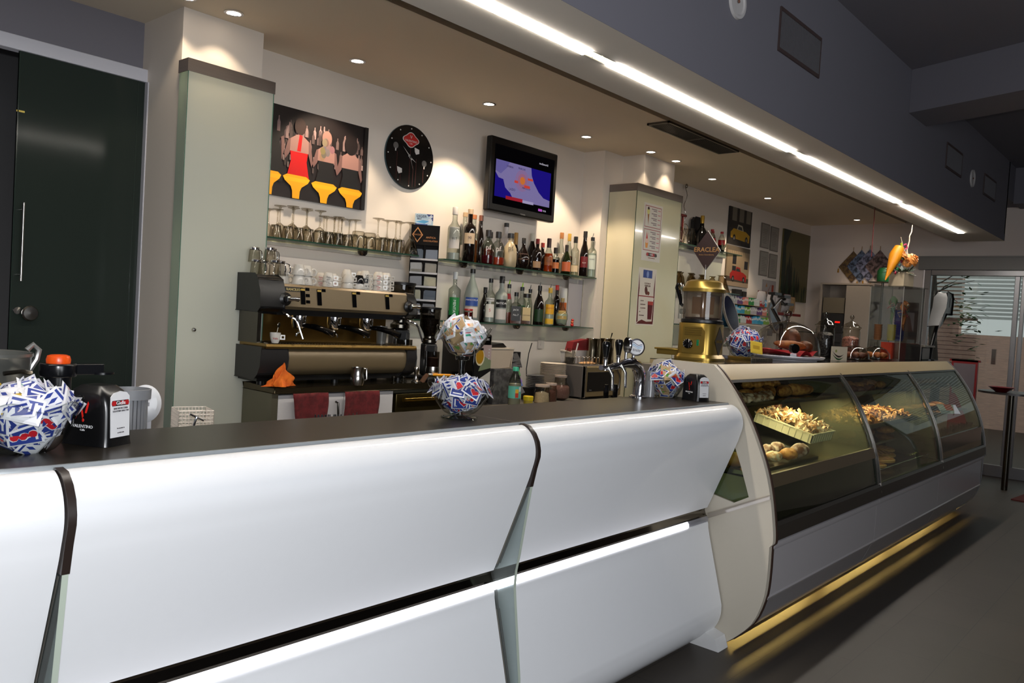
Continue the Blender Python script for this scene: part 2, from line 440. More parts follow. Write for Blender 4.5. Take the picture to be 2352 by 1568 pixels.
# ------------------------------------------------------------------ ceiling spots
def recessed_spot(x, y, label, en=9.0, dirn=(0, 0, -1), ang=70):
    t = thing('ceiling_spotlight', label, 'spotlight', (x, y, ZC), group='spotlights in the bar ceiling')
    MB().open_lathe([(0.046, 0.0), (0.046, -0.004), (0.034, -0.005), (0.033, 0.0)], 24).build('trim_ring', M_CHROME, t)
    MB().lathe([(0.0, -0.0030), (0.033, -0.0028), (0.033, -0.0005)], 24).build('bulb', M_WARM, t)
    lamp('spot_beam', 'SPOT', (x, y, ZC - 0.012), en, (1.0, 0.80, 0.58), dirn, spot_size=math.radians(ang), spot_blend=(0.3 if ang >= 88 else 1.0), shadow_soft_size=0.03)
SPOTS = [(1.785, 3.70, 'first of the two spotlights above the left pillar cladding', 7, 98), (2.02, 3.69, 'second spotlight over the left pillar, at its right edge', 7, 98),
         (2.82, 3.76, 'spotlight alone in the ceiling above the framed barstool picture', 62, 96), (3.87, 3.72, 'spotlight in the ceiling between the wall clock and the television', 62, 96),
         (4.93, 3.70, 'spotlight above the top right corner of the television', 62, 96), (5.60, 3.545, 'spotlight above the left corner of the right pillar', 7, 88),
         (6.0, 3.545, 'spotlight washing the front of the right pillar', 7, 88), (6.87, 3.66, 'spotlight above the shelf with the cola bottles', 45, 96),
         (8.08, 3.65, 'spotlight above the yellow car picture', 45, 96), (9.93, 3.35, 'small spotlight farthest along the ceiling, near the end wall', 30, 84)]
for (x, y, l, e, a) in SPOTS: recessed_spot(x, y, l, e, ang=a)

# ------------------------------------------------------------------ strip light in the soffit
M_TUBE = EM('diffuser_glow', (255, 247, 236), 52.0)
M_TUBEEND = EM('diffuser_end_glow', (255, 244, 196), 2.4)
SEG = [(-1.5, 0.62, 'strip light segment nearest the camera end of the soffit'), (0.63, 2.675, 'second strip light segment, above the left bowl of sugar packets'), (2.685, 4.725, 'third strip light segment in the soffit, by the ceiling vent'),
       (4.735, 6.835, 'fourth strip light segment in the soffit, beyond the ceiling vent'), (6.845, 8.91, 'last strip light segment at the far end of the soffit')]
for a, b, l in SEG:
    t = thing('strip_light', l, 'strip light', ((a + b) / 2, 1.983, zs), group='strip light segments in the soffit'); h = (b - a) / 2
    MB().box(-h + 0.10, h - 0.06, -0.026, 0.026, -0.006, 0.008).build('diffuser', M_TUBE, t)
    MB().box(-h, -h + 0.10, -0.026, 0.026, 0.002, 0.008).box(h - 0.06, h, -0.026, 0.026, 0.002, 0.008).build('diffuser_end', M_TUBEEND, t)
    MB().box(-h, h, -0.0285, -0.0265, -0.001, 0.012).box(-h, h, 0.0265, 0.0285, -0.001, 0.012).build('profile', M_ALU, t)

# ------------------------------------------------------------------ vents and speakers
def grille(x0, x1, z0, z1, label, grp):
    t = thing('wall_grille', label, 'ventilation grille', ((x0 + x1) / 2, 1.744, z0), group=grp); w = (x1 - x0) / 2; h = z1 - z0
    fr = MB()
    for s in ((-w, w, 0, 0.018), (-w, w, h - 0.018, h)): fr.box(s[0], s[1], -0.008, 0.0, s[2], s[3])
    fr.box(-w, -w + 0.008, -0.008, 0, 0.018, h - 0.018); fr.box(w - 0.008, w, -0.008, 0, 0.018, h - 0.018)
    fr.build('frame', P('grille_frame', (74, 60, 58), 0.5), t)
    MB().box(-w + .008, w - .008, -0.002, 0, 0.018, h - 0.018).build('backing', P('grille_back', (34, 32, 34), 0.8), t)
    sl = MB(); n = 42
    for i in range(n):
        x = -w + 0.010 + (2 * w - 0.02) * i / (n - 1)
        sl.box(x - 0.0016, x + 0.0016, -0.006, -0.002, 0.018, h - 0.018)
    sl.build('slats', P('grille_slats', (122, 120, 124), 0.4, metal=0.4), t)
grille(3.85, 4.39, 2.868, 3.085, 'large framed air grille high on the grey fascia, nearest the camera', 'air grilles on the fascia')
grille(7.11, 7.62, 2.865, 3.068, 'air grille on the fascia beyond the ceiling beam', 'air grilles on the fascia')
grille(8.48, 8.99, 2.86, 3.055, 'farthest air grille at the end of the fascia', 'air grilles on the fascia')
for x, z, l in ((3.39, 2.955, 'round white speaker on the fascia beside the nearest grille'), (8.03, 2.93, 'round speaker on the fascia between the two far grilles')):
    t = thing('ceiling_speaker', l, 'speaker', (x, 1.744, z), group='round speakers on the fascia')
    MB().lathe([(0.0, 0.004), (0.055, 0.006), (0.062, 0.012), (0.075, 0.012), (0.078, 0.0)][::-1], 32, M=Matrix.Rotation(PI / 2, 3, 'X')).build('rim', P('speaker_white', (196, 192, 190), 0.5), t)
    MB().blob((0, -0.012, 0), 0.008, 0.004, 0.008).build('screw', P('rust', (120, 80, 60), 0.6), t)
t = thing('ceiling_vent', 'rectangular dark air vent set in the bar ceiling', 'ceiling vent', (5.32, 2.99, ZC))
fr = MB(); L, Wd = 0.53, 0.088
for s in ((-L, L, -Wd, -Wd + 0.014), (-L, L, Wd - 0.014, Wd), (-L, -L + 0.014, -Wd, Wd), (L - 0.014, L, -Wd, Wd), (-0.008, 0.008, -Wd, Wd)): fr.box(s[0], s[1], s[2], s[3], -0.014, 0)
fr.build('frame', P('vent_frame', (96, 90, 80), 0.4, metal=0.5), t)
MB().box(-L, L, -Wd, Wd, -0.003, -0.0005).build('backing', P('vent_back', (22, 20, 18), 0.7), t)
sl = MB()
for i in range(12):
    y = -Wd + 0.018 + (2 * Wd - 0.036) * i / 11
    sl.box(-L + 0.014, L - 0.014, y - 0.0022, y + 0.0022, -0.011, -0.003)
sl.build('slats', P('vent_slats', (64, 60, 54), 0.4, metal=0.5), t)

# ------------------------------------------------------------------ frosted glass pillar cladding
M_FROST = G('frosted_glass', (205, 212, 200), (150, 170, 156), 0.6, rough=0.2, haze=0.82, hazecol=(234, 234, 222))
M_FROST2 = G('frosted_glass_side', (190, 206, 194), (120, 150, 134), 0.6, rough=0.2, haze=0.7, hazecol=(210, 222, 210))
t = thing('pillar_cladding', 'frosted glass cladding with metal band round the left pillar', 'pillar cladding', (1.832, 3.74, 0))
MB().box(0.0, 0.455, 0.0, 0.008, 0.02, 2.56).build('front_glass', M_FROST, t)
MB().box(0.0, 0.008, 0.0085, 0.0895, 0.02, 2.56).build('side_glass', M_FROST2, t)
MB().box(-0.0015, 0.0015, -0.0015, 0.0015, 0.02, 2.56).box(0.4545, 0.459, -0.001, 0.009, 0.02, 2.56).build('glass_edge', M_EDGEG, t)
MB().box(-0.006, 0.462, -0.006, -0.001, 2.54, 2.60).box(-0.006, -0.001, -0.001, 0.0895, 2.54, 2.60).box(-0.001, 0.0, -0.001, 0.0, 2.54, 2.6).build('metal_band', M_BAND, t)
bt = MB()
for z in (1.315,): bt.lathe([(0.0, 0.012), (0.008, 0.010), (0.011, 0.0)][::-1], 16, (0.085, -0.001, z - 0.0), M=Matrix.Rotation(PI / 2, 3, 'X'))
bt.build('bolt', M_STEEL, t)
t = thing('pillar_cladding', 'pale green glass cladding with metal band round the right pillar, posters on it', 'pillar cladding', (5.492, 3.58, 0))
MB().box(0.0, 0.708, 0.0, 0.008, 0.02, 2.55).build('front_glass', P('green_cream_glass', (212, 206, 172), 0.14, var=0.05, scale=4, coat=0.3), t)
MB().box(0.0, 0.008, 0.0085, 0.269, 0.02, 2.55).build('side_glass', P('cream_glass', (214, 206, 176), 0.14, var=0.05, scale=4, coat=0.3), t)
MB().box(-0.002, 0.002, -0.002, 0.002, 0.02, 2.55).box(0.7075, 0.712, -0.001, 0.009, 0.02, 2.55).box(-0.001, 0.009, 0.266, 0.2695, 0.02, 2.55).build('glass_edge', P('dark_glass_edge', (60, 82, 62), 0.2), t)
MB().box(-0.006, 0.716, -0.006, -0.0022, 2.535, 2.595).box(-0.006, -0.0022, -0.002, 0.267, 2.535, 2.595).build('metal_band', M_BAND, t)

# ------------------------------------------------------------------ end door and the street beyond
d = thing('door_2', 'grey aluminium framed glass shop door in end wall', 'door'); d['kind'] = 'structure'
fr = MB(); X = 10.35
fr.box(X - 0.05, X + 0.02, 2.585, 2.655, 0, 2.3); fr.box(X - 0.05, X + 0.02, 0.2, 2.585, 2.235, 2.3); fr.box(X - 0.03, X + 0.02, 0.2, 2.585, 0, 0.13)
fr.box(X - 0.03, X + 0.02, 1.69, 1.74, 0.13, 2.235); fr.box(X - 0.03, X + 0.02, 1.63, 1.67, 0.13, 2.235)
fr.build('door_frame', M_ALU, d, bevel=0.004)
MB().box(X - 0.09, X, 0.2, 2.72, 2.3, 2.44).box(X - 0.10, X, 0.2, 2.72, 2.44, 2.455).build('door_header', P('header_grey', (128, 126, 124), 0.5, metal=0.3), d)
MB().box(X - 0.012, X - 0.006, 0.2, 2.585, 0.13, 2.235).build('door_glass', M_PANE, d)
MB().box(X - 0.075, X - 0.03, 1.86, 1.90, 1.25, 1.42).build('door_handle', M_STEEL, d)
struct('wall_outside', MB().box(16.0, 16.2, -2, 3.5, 0, 1.62).box(16.0, 16.2, 3.5, 9.0, -1, 4.0), P('brick_slats', (226, 184, 166), 0.8, col2=(206, 170, 156), scale=6, stretch=(1, 1, 14)))
sh = MB()
for i in range(34): sh.box(15.95, 15.99, -1, 7, 1.9 + i * 0.07, 1.945 + i * 0.07)
ob = sh.build('roller_shutter', P('shutter_white', (214, 216, 214), 0.6)); tag(ob, 'white roller shutter on the house across the street', 'shutter')
sh = MB()
for i in range(22): sh.box(15.92, 15.95, 3.2, 6.5, 0.2 + i * 0.075, 0.212 + i * 0.075)
sh.box(15.90, 15.95, 3.2, 6.5, 1.86, 1.9)
ob = sh.build('slatted_fence', P('fence_line', (104, 70, 62), 0.7)); tag(ob, 'slatted brick coloured fence below the white shutter outside', 'fence')
struct('ground_outside', MB().box(10.48, 17, -4, 7, -0.3, -0.12), P('asphalt', (70, 70, 72), 0.9))
tr = thing('street_tree', 'thin tree with dark trunk outside the end door', 'tree', (12.6, 3.02, -0.12))
MB().tube([(0, 0, 0), (0.02, -0.02, 0.9), (-0.02, 0.05, 1.6), (0.02, 0.10, 2.2), (0, 0.16, 3.0)], [0.07, 0.06, 0.055, 0.06, 0.04], 10).build('trunk', P('bark', (58, 52, 50), 0.9, bump=0.5, scale=20), tr)
br = MB()
for i in range(9):
    a = R.uniform(0, 6.28); z = 1.9 + 0.12 * i; p = Vector((0, 0.1, z))
    pts = [p]
    for k_ in range(4): pts.append(pts[-1] + Vector((0.05 * math.cos(a), 0.12 * math.sin(a) + R.uniform(-.05, .05), R.uniform(0.02, 0.12))))
    br.tube(pts, [0.012, 0.01, 0.008, 0.005, 0.003], 5)
br.build('branches', P('bark', (58, 52, 50), 0.9), tr)
lf = MB()
for i in range(240):
    c = Vector((R.uniform(-.3, .3), R.choice((-0.35, 0.45)) + R.gauss(0, 0.12), 1.95 + R.gauss(0, 0.22)))
    a = R.uniform(0, 6.28); e = Vector((math.cos(a), math.sin(a), R.uniform(-.5, .5))) * 0.05; g = Vector((-math.sin(a), math.cos(a), 0.3)) * 0.02
    lf.add([c - e, c + g, c + e, c - g], [(0, 1, 2, 3)])
lf.build('foliage', P('leaves', (52, 92, 46), 0.7), tr)
mat_ = MB().box(0, 0.9, 0, 0.5, 0, 0.012).build('door_mat', P('red_mat', (86, 34, 30), 0.95, bump=0.4, scale=200), loc=(8.9, 0.9, 0), rot=(0, 0, -0.1)); tag(mat_, 'dark red door mat lying on the tiles by the end door', 'mat')
# ------------------------------------------------------------------ the bar counter
UP = [(1.712, 1.104), (1.690, 1.124), (1.668, 1.121), (1.645, 1.106), (1.628, 1.083), (1.619, 1.055), (1.619, 1.025), (1.630, 0.985), (1.650, 0.925), (1.7575, 0.650), (1.765, 0.636), (1.772, 0.630), (1.790, 0.628)]
LO = [(1.790, 0.560), (1.764, 0.560), (1.757, 0.548), (1.748, 0.50), (1.672, 0.225), (1.662, 0.175), (1.665, 0.13), (1.682, 0.085), (1.715, 0.045), (1.765, 0.012), (1.79, 0.01)]
def smooth_profile(p, k=3):
    out = []
    for i in range(len(p) - 1):
        a = Vector(p[max(i - 1, 0)]); b = Vector(p[i]); c = Vector(p[i + 1]); d = Vector(p[min(i + 2, len(p) - 1)])
        for j in range(k):
            t = j / k
            out.append(tuple(0.5 * ((2 * b) + (c - a) * t + (2 * a - 5 * b + 4 * c - d) * t * t + (-a + 3 * b - 3 * c + d) * t ** 3)))
    out.append(tuple(p[-1])); return out
CX, CRAD = 0.60, 0.62      # the left end bends away round a corner
def bend(x, y):
    """counter plan: straight for x>CX, then an arc"""
    if x >= CX: return (x, y)
    a = (CX - x) / (CRAD + 1.65 - 0) * 1.0
    a = (CX - x) / 1.0
    cy = 1.65 + CRAD; r = CRAD + (1.65 - y) * 1.0
    a = min((CX - x) / CRAD, 1.5)
    return (CX - r * math.sin(a), cy - r * math.cos(a))
def extrude_profile(prof, xs, mat=None, mb=None):
    mb = mb or MB(); n = len(prof); vs = []
    for x in xs:
        for (y, z) in prof:
            bx, by = bend(x, y); vs.append((bx, by, z))
    fs = []
    for i in range(len(xs) - 1):
        for j in range(n - 1):
            a = i * n + j; fs.append((a, a + n, a + n + 1, a + 1))
    mb.add(vs, fs, mat); return mb
def xs_for(a, b):
    if b <= CX + 0.05: return [a + (b - a) * i / 24 for i in range(25)]
    return [a, (a + b) / 2, b]
BAR = thing('bar_counter', 'long white glossy bar counter with dark top and lit groove', 'bar counter')
SEGX = [(-0.30, 0.592), (0.613, 1.992), (2.008, 3.488)]
UPs, LOs = smooth_profile(UP), smooth_profile(LO)
for a, b in SEGX:
    extrude_profile(UPs, xs_for(a, b)).build('upper_panel', M_WHITE, BAR, angle=80)
    extrude_profile(LOs, xs_for(a, b)).build('lower_panel', M_WHITE, BAR, angle=80)
    extrude_profile([(1.800, 0.632), (1.776, 0.628), (1.776, 0.624)], xs_for(a, b)).build('panel_lip', P('lip_white', (205, 205, 208), 0.3), BAR)
extrude_profile([(1.790, 0.625), (1.779, 0.622), (1.781, 0.612), (1.773, 0.590), (1.766, 0.586)], xs_for(-0.3, 0.592) + [3.49]).build('steel_channel', P('mirror_steel', (120, 114, 104), 0.1, metal=1.0, var=0.1), BAR, angle=20)
def led_mat():
    m, t, out = nt('led_strip_glow')
    tc = N(t, 'ShaderNodeTexCoord'); mp = N(t, 'ShaderNodeMapping'); mp.inputs['Scale'].default_value = (130, 130, 130)
    vo = N(t, 'ShaderNodeTexVoronoi'); vo.inputs['Randomness'].default_value = 0.0; vo.inputs['Scale'].default_value = 1
    t.links.new(tc.outputs['Object'], mp.inputs[0]); t.links.new(mp.outputs[0], vo.inputs['Vector'])
    mr = N(t, 'ShaderNodeMapRange'); mr.inputs[1].default_value = 0.1; mr.inputs[2].default_value = 0.6; mr.inputs[3].default_value = 11.0; mr.inputs[4].default_value = 6.0
    t.links.new(vo.outputs['Distance'], mr.inputs[0])
    e = N(t, 'ShaderNodeEmission'); e.inputs[0].default_value = (0.93, 0.92, 1.0, 1); t.links.new(mr.outputs[0], e.inputs[1]); t.links.new(e.outputs[0], out.inputs[0]); return m
M_LED = led_mat()
extrude_profile([(1.766, 0.586), (1.758, 0.576), (1.757, 0.562), (1.762, 0.560)], xs_for(-0.3, 0.592) + [3.30]).build('led_strip', M_LED, BAR, angle=20)
M_LEDCAP = G('led_cover', (240, 240, 240), (200, 200, 205), 1.0, haze=0.25, hazecol=(230, 230, 240))
extrude_profile([(1.766, 0.586), (1.758, 0.576), (1.757, 0.562), (1.762, 0.560)], [3.30, 3.487]).build('led_cover', M_LEDCAP, BAR, angle=20)
# inner body closing the counter
bd = MB(); bd.box(CX, 3.49, 1.80, 2.03, 0.02, 1.10); bd.box(CX - 0.0, 3.49, 1.765, 1.80, 0.0, 0.015)
bd.build('carcass', P('carcass_grey', (120, 118, 116), 0.6), BAR)
# worktop: dark laminate with a pale front edge
M_TOP = P('dark_laminate', (40, 35, 29), 0.32, var=0.08, scale=120, spec=0.45)
topx = [-0.3 + 0.9 * i / 20 for i in range(21)] + [3.493]
pl = [bend(x, 1.708) for x in topx]; bk = [bend(x, 2.06) for x in reversed(topx)]
MB().prism(pl + bk, 'z', 1.106, 1.130).build('worktop', M_TOP, BAR)
extrude_profile([(1.7085, 1.104), (1.700, 1.105), (1.697, 1.112), (1.697, 1.124), (1.701, 1.1305), (1.7085, 1.1305)], topx[:-1] + [3.494]).build('edge_trim', P('pale_trim', (150, 156, 160), 0.35, metal=0.3), BAR)
MB().box(1.9965, 1.9985, 1.71, 2.05, 1.1300, 1.1304).build('joint_line', P('joint', (130, 122, 112), 0.6), BAR)
# acrylic fins between the panels
M_FIN = G('fin_acrylic', (226, 234, 234), (150, 160, 155), 1.0, haze=0.12)
FIN = [(1.79, 1.11), (1.690, 1.1285), (1.660, 1.1245), (1.634, 1.103), (1.618, 1.078), (1.611, 1.05), (1.611, 1.03), (1.622, 0.99), (1.6345, 0.93), (1.667, 0.70), (1.677, 0.645), (1.679, 0.59), (1.672, 0.54), (1.636, 0.30), (1.628, 0.16), (1.640, 0.10), (1.68, 0.05), (1.73, 0.015), (1.79, 0.012)]
for x, nm in ((2.0, 'a'), (0.603, 'b')):
    fn = MB().prism(FIN, 'x', x - 0.006, x + 0.006).build('divider_fin', M_FIN, BAR)
    se = MB(); pr = [(y - 0.0045, z + 0.001) for (y, z) in smooth_profile(UP)[3:27]]
    o_ = [(y - 0.0035, z) for y, z in FIN[1:9]]; i_ = [(y + 0.03, z - (0.02 if k < 3 else 0.0)) for k, (y, z) in enumerate(FIN[1:9])][::-1]
    se.prism([(FIN[k][0] - 0.002, FIN[k][1] + 0.0005) for k in range(1, 9)] + i_, 'x', x - 0.0078, x + 0.0078)
    se.build('seam', P('seam_brown', (40, 30, 26), 0.35, var=0.2), fn)
    eg = MB(); pts = [(x, y - 0.001, z) for y, z in FIN[8:15]]
    for k in range(len(pts) - 1):
        (xa, ya, za), (xb, yb, zb) = pts[k], pts[k + 1]
        eg.add([(xa - .006, ya, za), (xa + .006, ya, za), (xb + .006, yb, zb), (xb - .006, yb, zb)], [(0, 1, 2, 3)])
    eg.build('fin_edge', P('fin_edge_green', (176, 186, 172), 0.3), fn)
    dk = MB()
    for (ya, za), (yb, zb) in ((UP[8], UP[9]), (LO[3], LO[4])):
        for dx in (-0.0072, 0.0066): dk.add([(x + dx, ya - .006, za), (x + dx, ya + 0.004, za), (x + dx, yb + 0.004, zb), (x + dx, yb - .006, zb)], [(0, 1, 2, 3)])
    dk.build('fin_gasket', P('gasket', (90, 88, 80), 0.4), fn)
MB().prism([(1.62, 0.0), (1.82, 0.0), (1.80, 0.10), (1.74, 0.12), (1.69, 0.07), (1.64, 0.055)], 'x', 3.40, 3.495).build('end_plinth', P('plinth_white', (216, 216, 216), 0.5), BAR)

# worker's side: low work surface behind the bar
t = thing('work_surface', 'low steel work surface behind the bar, holding kitchen tools', 'work surface', (0, 0, 0))
MB().box(0.50, 2.4, 2.085, 2.75, 0.91, 0.95).build('worktop', M_STEEL, t, bevel=0.003)
MB().box(0.55, 2.4, 2.12, 2.70, 0.0, 0.91).build('cabinet_body', P('cab_grey', (150, 150, 150), 0.5), t)

# ------------------------------------------------------------------ refrigerated display case
CASE = thing('display_case', 'long curved glass pastry display case beside the bar counter', 'display case')
PF = [(1.79, 1.302), (1.752, 1.268), (1.68, 1.183), (1.603, 1.070), (1.546, 0.958), (1.500, 0.845), (1.469, 0.731), (1.450, 0.617), (1.443, 0.560), (1.442, 0.529)]
PFs = smooth_profile(PF, 3)
LOWP = [(1.457, 0.506), (1.458, 0.355), (1.471, 0.252), (1.515, 0.138), (1.600, 0.045), (1.657, 0.002)]
LOWs = smooth_profile(LOWP, 3)
M_PANEL = P('warm_grey_panel', (192, 184, 168), 0.45, var=0.03, scale=40)
outer = [(2.118, 1.298), (2.10, 1.304), (2.086, 1.307), (1.81, 1.303)] + PFs + [(1.444, 0.520)] + LOWs + [(2.20, 0.0), (2.20, 1.10), (2.177, 1.173)]
hole = [(1.76, 1.11), (1.679, 0.989), (1.62, 0.85), (1.57, 0.712), (1.64, 0.672), (1.76, 0.694), (2.05, 0.74), (2.05, 1.11)]
ep = MB(); ep.prism(outer, 'x', 3.497, 3.527, holes=[hole]); ep.build('end_panel', M_PANEL, CASE, angle=30)
MB().prism(hole, 'x', 3.508, 3.513).build('end_window', M_CASEG, CASE)
eb = MB(); full = PFs + [(1.444, 0.520)] + LOWs
for xe in (3.5262, 7.857):
    vs = []; fs = []
    for i, (y, z) in enumerate(full): vs += [(xe, y - 0.006, z), (xe + 0.012, y - 0.006, z), (xe + .012, y + 0.004, z), (xe, y + .004, z)]
    for i in range(len(full) - 1):
        for k in range(4): fs.append((i * 4 + k, i * 4 + (k + 1) % 4, i * 4 + 4 + (k + 1) % 4, i * 4 + 4 + k))
    MB().add(vs, fs).build('end_edge', P('bronze_edge', (62, 44, 36), 0.3, metal=0.3) if xe < 4 else M_ALU, CASE)
MB().prism(outer, 'x', 7.845, 7.857, holes=[hole]).build('end_panel', P('dark_panel', (110, 104, 96), 0.5), CASE)
MB().box(3.490, 3.4968, 1.50, 2.15, 1.0295, 1.0315).add([(3.4965, 1.60, 1.057), (3.4965, 1.72, 1.065), (3.4965, 1.72, 1.0665), (3.4965, 1.60, 1.0585)], [(0, 1, 2, 3)]).build('scribed_line', P('scribe', (210, 204, 192), 0.4), CASE) if False else None
# acrylic LED rail stub lying across the end panel
MB().prism([(1.468, 0.742), (1.76, 0.600), (1.76, 0.575), (1.466, 0.722)], 'x', 3.488, 3.4965).build('acrylic_rail', G('rail_acrylic', (235, 232, 225), (190, 185, 175), 1.0, haze=0.35, hazecol=(235, 228, 220)), CASE)
xs3 = [3.53, 5.03, 6.45, 7.855]
# cream top board + dark gasket
cr = [(2.16, 1.30), (1.79, 1.302), (1.752, 1.268), (1.722, 1.235), (1.735, 1.230), (2.16, 1.28)]
MB().prism(cr, 'x', 3.53, 7.85).build('top_board', P('cream_board', (166, 146, 108), 0.32, var=0.05, scale=6), CASE)
MB().box(3.53, 7.85, 1.80, 2.16, 1.3005, 1.3035).build('worktop', P('black_top', (22, 20, 20), 0.12), CASE)
MB().prism([(1.722, 1.234), (1.712, 1.222), (1.735, 1.218), (1.745, 1.232)], 'x', 3.53, 7.85).build('gasket', M_BLACK, CASE)
# curved panes
inner = [(y + 0.010, z) for y, z in PFs if 0.585 < z < 1.232]
inner = [(1.722, 1.232)] + inner
for i in range(3):
    mb = MB(); n = len(inner); vs = []
    for x in (xs3[i] + 0.025, xs3[i + 1] - 0.045): vs += [(x, y, z) for y, z in inner]
    mb.add(vs, [(j, j + 1, n + j + 1, n + j) for j in range(n - 1)])
    mb.build('curved_pane', M_CASEG, CASE, angle=80)
# ribs between panes
def arc_strip(x0, x1, off, th, z0=0.56, z1=1.25):
    pr = [(y, z) for y, z in PFs if z0 < z < z1]; mb = MB()
    poly = [(y + off, z) for y, z in pr] + [(y + off + th, z) for y, z in reversed(pr)]
    return mb.prism(poly, 'x', x0, x1)
M_RIB = P('rib_dark', (70, 72, 66), 0.25, metal=0.5)
for x in (5.03, 6.45):
    arc_strip(x - 0.010, x + 0.0, -0.006, 0.03).build('rib', M_STEEL, CASE, angle=30)
    arc_strip(x - 0.045, x - 0.012, 0.002, 0.012).build('rib_seal', M_RIB, CASE, angle=30)
    arc_strip(x + 0.002, x + 0.026, 0.002, 0.012).build('rib_seal', M_RIB, CASE, angle=30)
    arc_strip(x - 0.012, x + 0.012, 0.04, 0.34, 0.60, 1.20).build('inner_divider', G('divider_glass', (214, 218, 200), (150, 156, 130), 0.7, haze=0.22, hazecol=(200, 196, 170)), CASE, angle=30)
arc_strip(7.82, 7.85, 0.002, 0.012).build('rib_seal', M_RIB, CASE, angle=30)
# bottom dark rail under the glass and the pale body
MB().prism([(1.452, 0.615), (1.440, 0.60), (1.436, 0.535), (1.45, 0.528), (1.50, 0.528), (1.50, 0.615)], 'x', 3.53, 7.85).build('bumper_rail', P('dark_bumper', (48, 43, 38), 0.4, var=0.1), CASE, angle=30)
MB().prism([(1.451, 0.607), (1.4485, 0.603), (1.449, 0.592), (1.4535, 0.592)], 'x', 3.53, 7.85).build('rubber_line', M_BLACK, CASE)
bdy = [(1.463, 0.528), (1.448, 0.520), (1.446, 0.505), (1.452, 0.490), (1.461, 0.485), (1.463, 0.275), (1.458, 0.268), (1.462, 0.258), (1.476, 0.245), (1.520, 0.142), (1.575, 0.075), (1.60, 0.052), (1.62, 0.052), (1.62, 0.52)]
M_BODY = P('body_offwhite', (168, 164, 166), 0.3, var=0.03, coat=0.2)
for i in range(3): MB().prism(bdy, 'x', xs3[i] + 0.002, xs3[i + 1] - 0.002).build('body_panel', M_BODY, CASE, angle=30)
MB().box(3.53, 7.85, 1.621, 2.15, 0.13, 0.50).build('chassis', P('chassis', (60, 58, 56), 0.6), CASE)
kb = MB(); kb.box(3.56, 7.82, 1.6205, 1.63, 0.045, 0.13); kb.box(3.56, 7.82, 1.6205, 1.63, 0.018, 0.034)
kb.build('kick_grille', M_STEEL, CASE)
ft = MB()
for x in (3.7, 5.03, 6.45, 7.7): ft.cyl((x, 1.75, 0), (x, 1.75, 0.13), 0.02); ft.cyl((x, 2.05, 0), (x, 2.05, 0.13), 0.02)
ft.build('feet', M_STEEL, CASE)
M_FLUO = EM('warm_tube_glow', (255, 214, 120), 110.0)
for a, b in ((3.95, 5.0), (5.35, 6.55), (6.95, 7.75)):
    MB().cyl((a, 1.85, 0.10), (b, 1.85, 0.10), 0.009, n=10).build('floor_tube', M_FLUO, CASE)
# interior: back wall, dark lower box, decks, glass shelves, light tubes
M_INW = P('case_interior', (196, 190, 158), 0.35, var=0.05)
MB().box(3.53, 7.84, 2.10, 2.115, 0.52, 1.28).build('back_wall', G('sliding_back_glass', (90, 88, 70), (60, 58, 44), 0.9, haze=0.45, hazecol=(100, 94, 70)), CASE)
M_DECK = P('deck_mirror', (170, 166, 140), 0.12, metal=0.9, var=0.1)
MB().prism([(1.512, 0.815), (1.515, 0.80), (2.10, 0.80), (2.10, 0.83)], 'x', 3.54, 4.99).build('deck', M_DECK, CASE)
MB().prism([(1.500, 0.812), (1.512, 0.815), (1.515, 0.60), (1.468, 0.60), (1.478, 0.72)], 'x', 3.54, 4.99).build('dark_front_box', P('dark_box', (36, 35, 28), 0.12, var=0.1), CASE)
MB().prism([(1.492, 0.824), (1.5105, 0.822), (1.487, 0.768), (1.4735, 0.768)], 'x', 3.54, 4.99).build('front_lip', P('lip_bronze', (92, 80, 58), 0.3, metal=0.4), CASE)
MB().box(5.06, 6.40, 1.47, 2.10, 0.605, 0.62).build('deck', M_DECK, CASE)
MB().prism([(1.475, 0.77), (1.50, 0.775), (1.50, 0.60), (1.462, 0.60)], 'x', 6.48, 7.82).build('dark_front_box', P('dark_box', (36, 35, 28), 0.12, var=0.1), CASE)
MB().box(6.48, 7.82, 1.50, 2.10, 0.765, 0.775).build('deck', M_DECK, CASE)
# ------------------------------------------------------------------ glass shelves on the back wall
ZT, ZB = 1.822, 1.415
M_RAIL = P('shelf_rail', (206, 200, 192), 0.35, metal=0.2)
def glass_shelf(x0, x1, z, label, clamps, y0=3.855, y1=4.045, rail=True, th=0.009):
    t = thing('glass_shelf', label, 'shelf', (x0, y0, z - th), group='glass shelves on the back wall')
    MB().box(0, x1 - x0, 0.002, y1 - y0, 0, th).build('glass_plate', M_SHELFG, t)
    MB().box(0, x1 - x0, 0, 0.002, 0, th).build('front_edge', P('edge_darkgreen', (46, 74, 60), 0.15, spec=0.8), t)
    if rail: MB().box(0.02, x1 - x0, y1 - y0 - 0.02, y1 - y0 + 0.012, -0.022, -0.002).build('wall_rail', M_RAIL, t, bevel=0.002)
    for c in clamps:
        MB().lathe([(0, -0.03), (0.018, -0.029), (0.03, -0.018), (0.034, -0.003), (0.03, 0.0)], 20, (c - x0, 0.10, 0), sy=0.8).build('clamp', P('clamp_steel', (88, 82, 78), 0.2, metal=0.9), t)
glass_shelf(2.36, 3.45, ZT, 'upper left glass shelf carrying the upturned stem glasses', (3.08,))
glass_shelf(3.67, 5.395, ZT, 'upper glass shelf crowded with spirit bottles', (3.95, 4.55, 5.12))
glass_shelf(3.44, 5.395, ZB, 'lower glass shelf with mint syrup and pouring bottles', (3.85, 4.55, 5.15), rail=False)

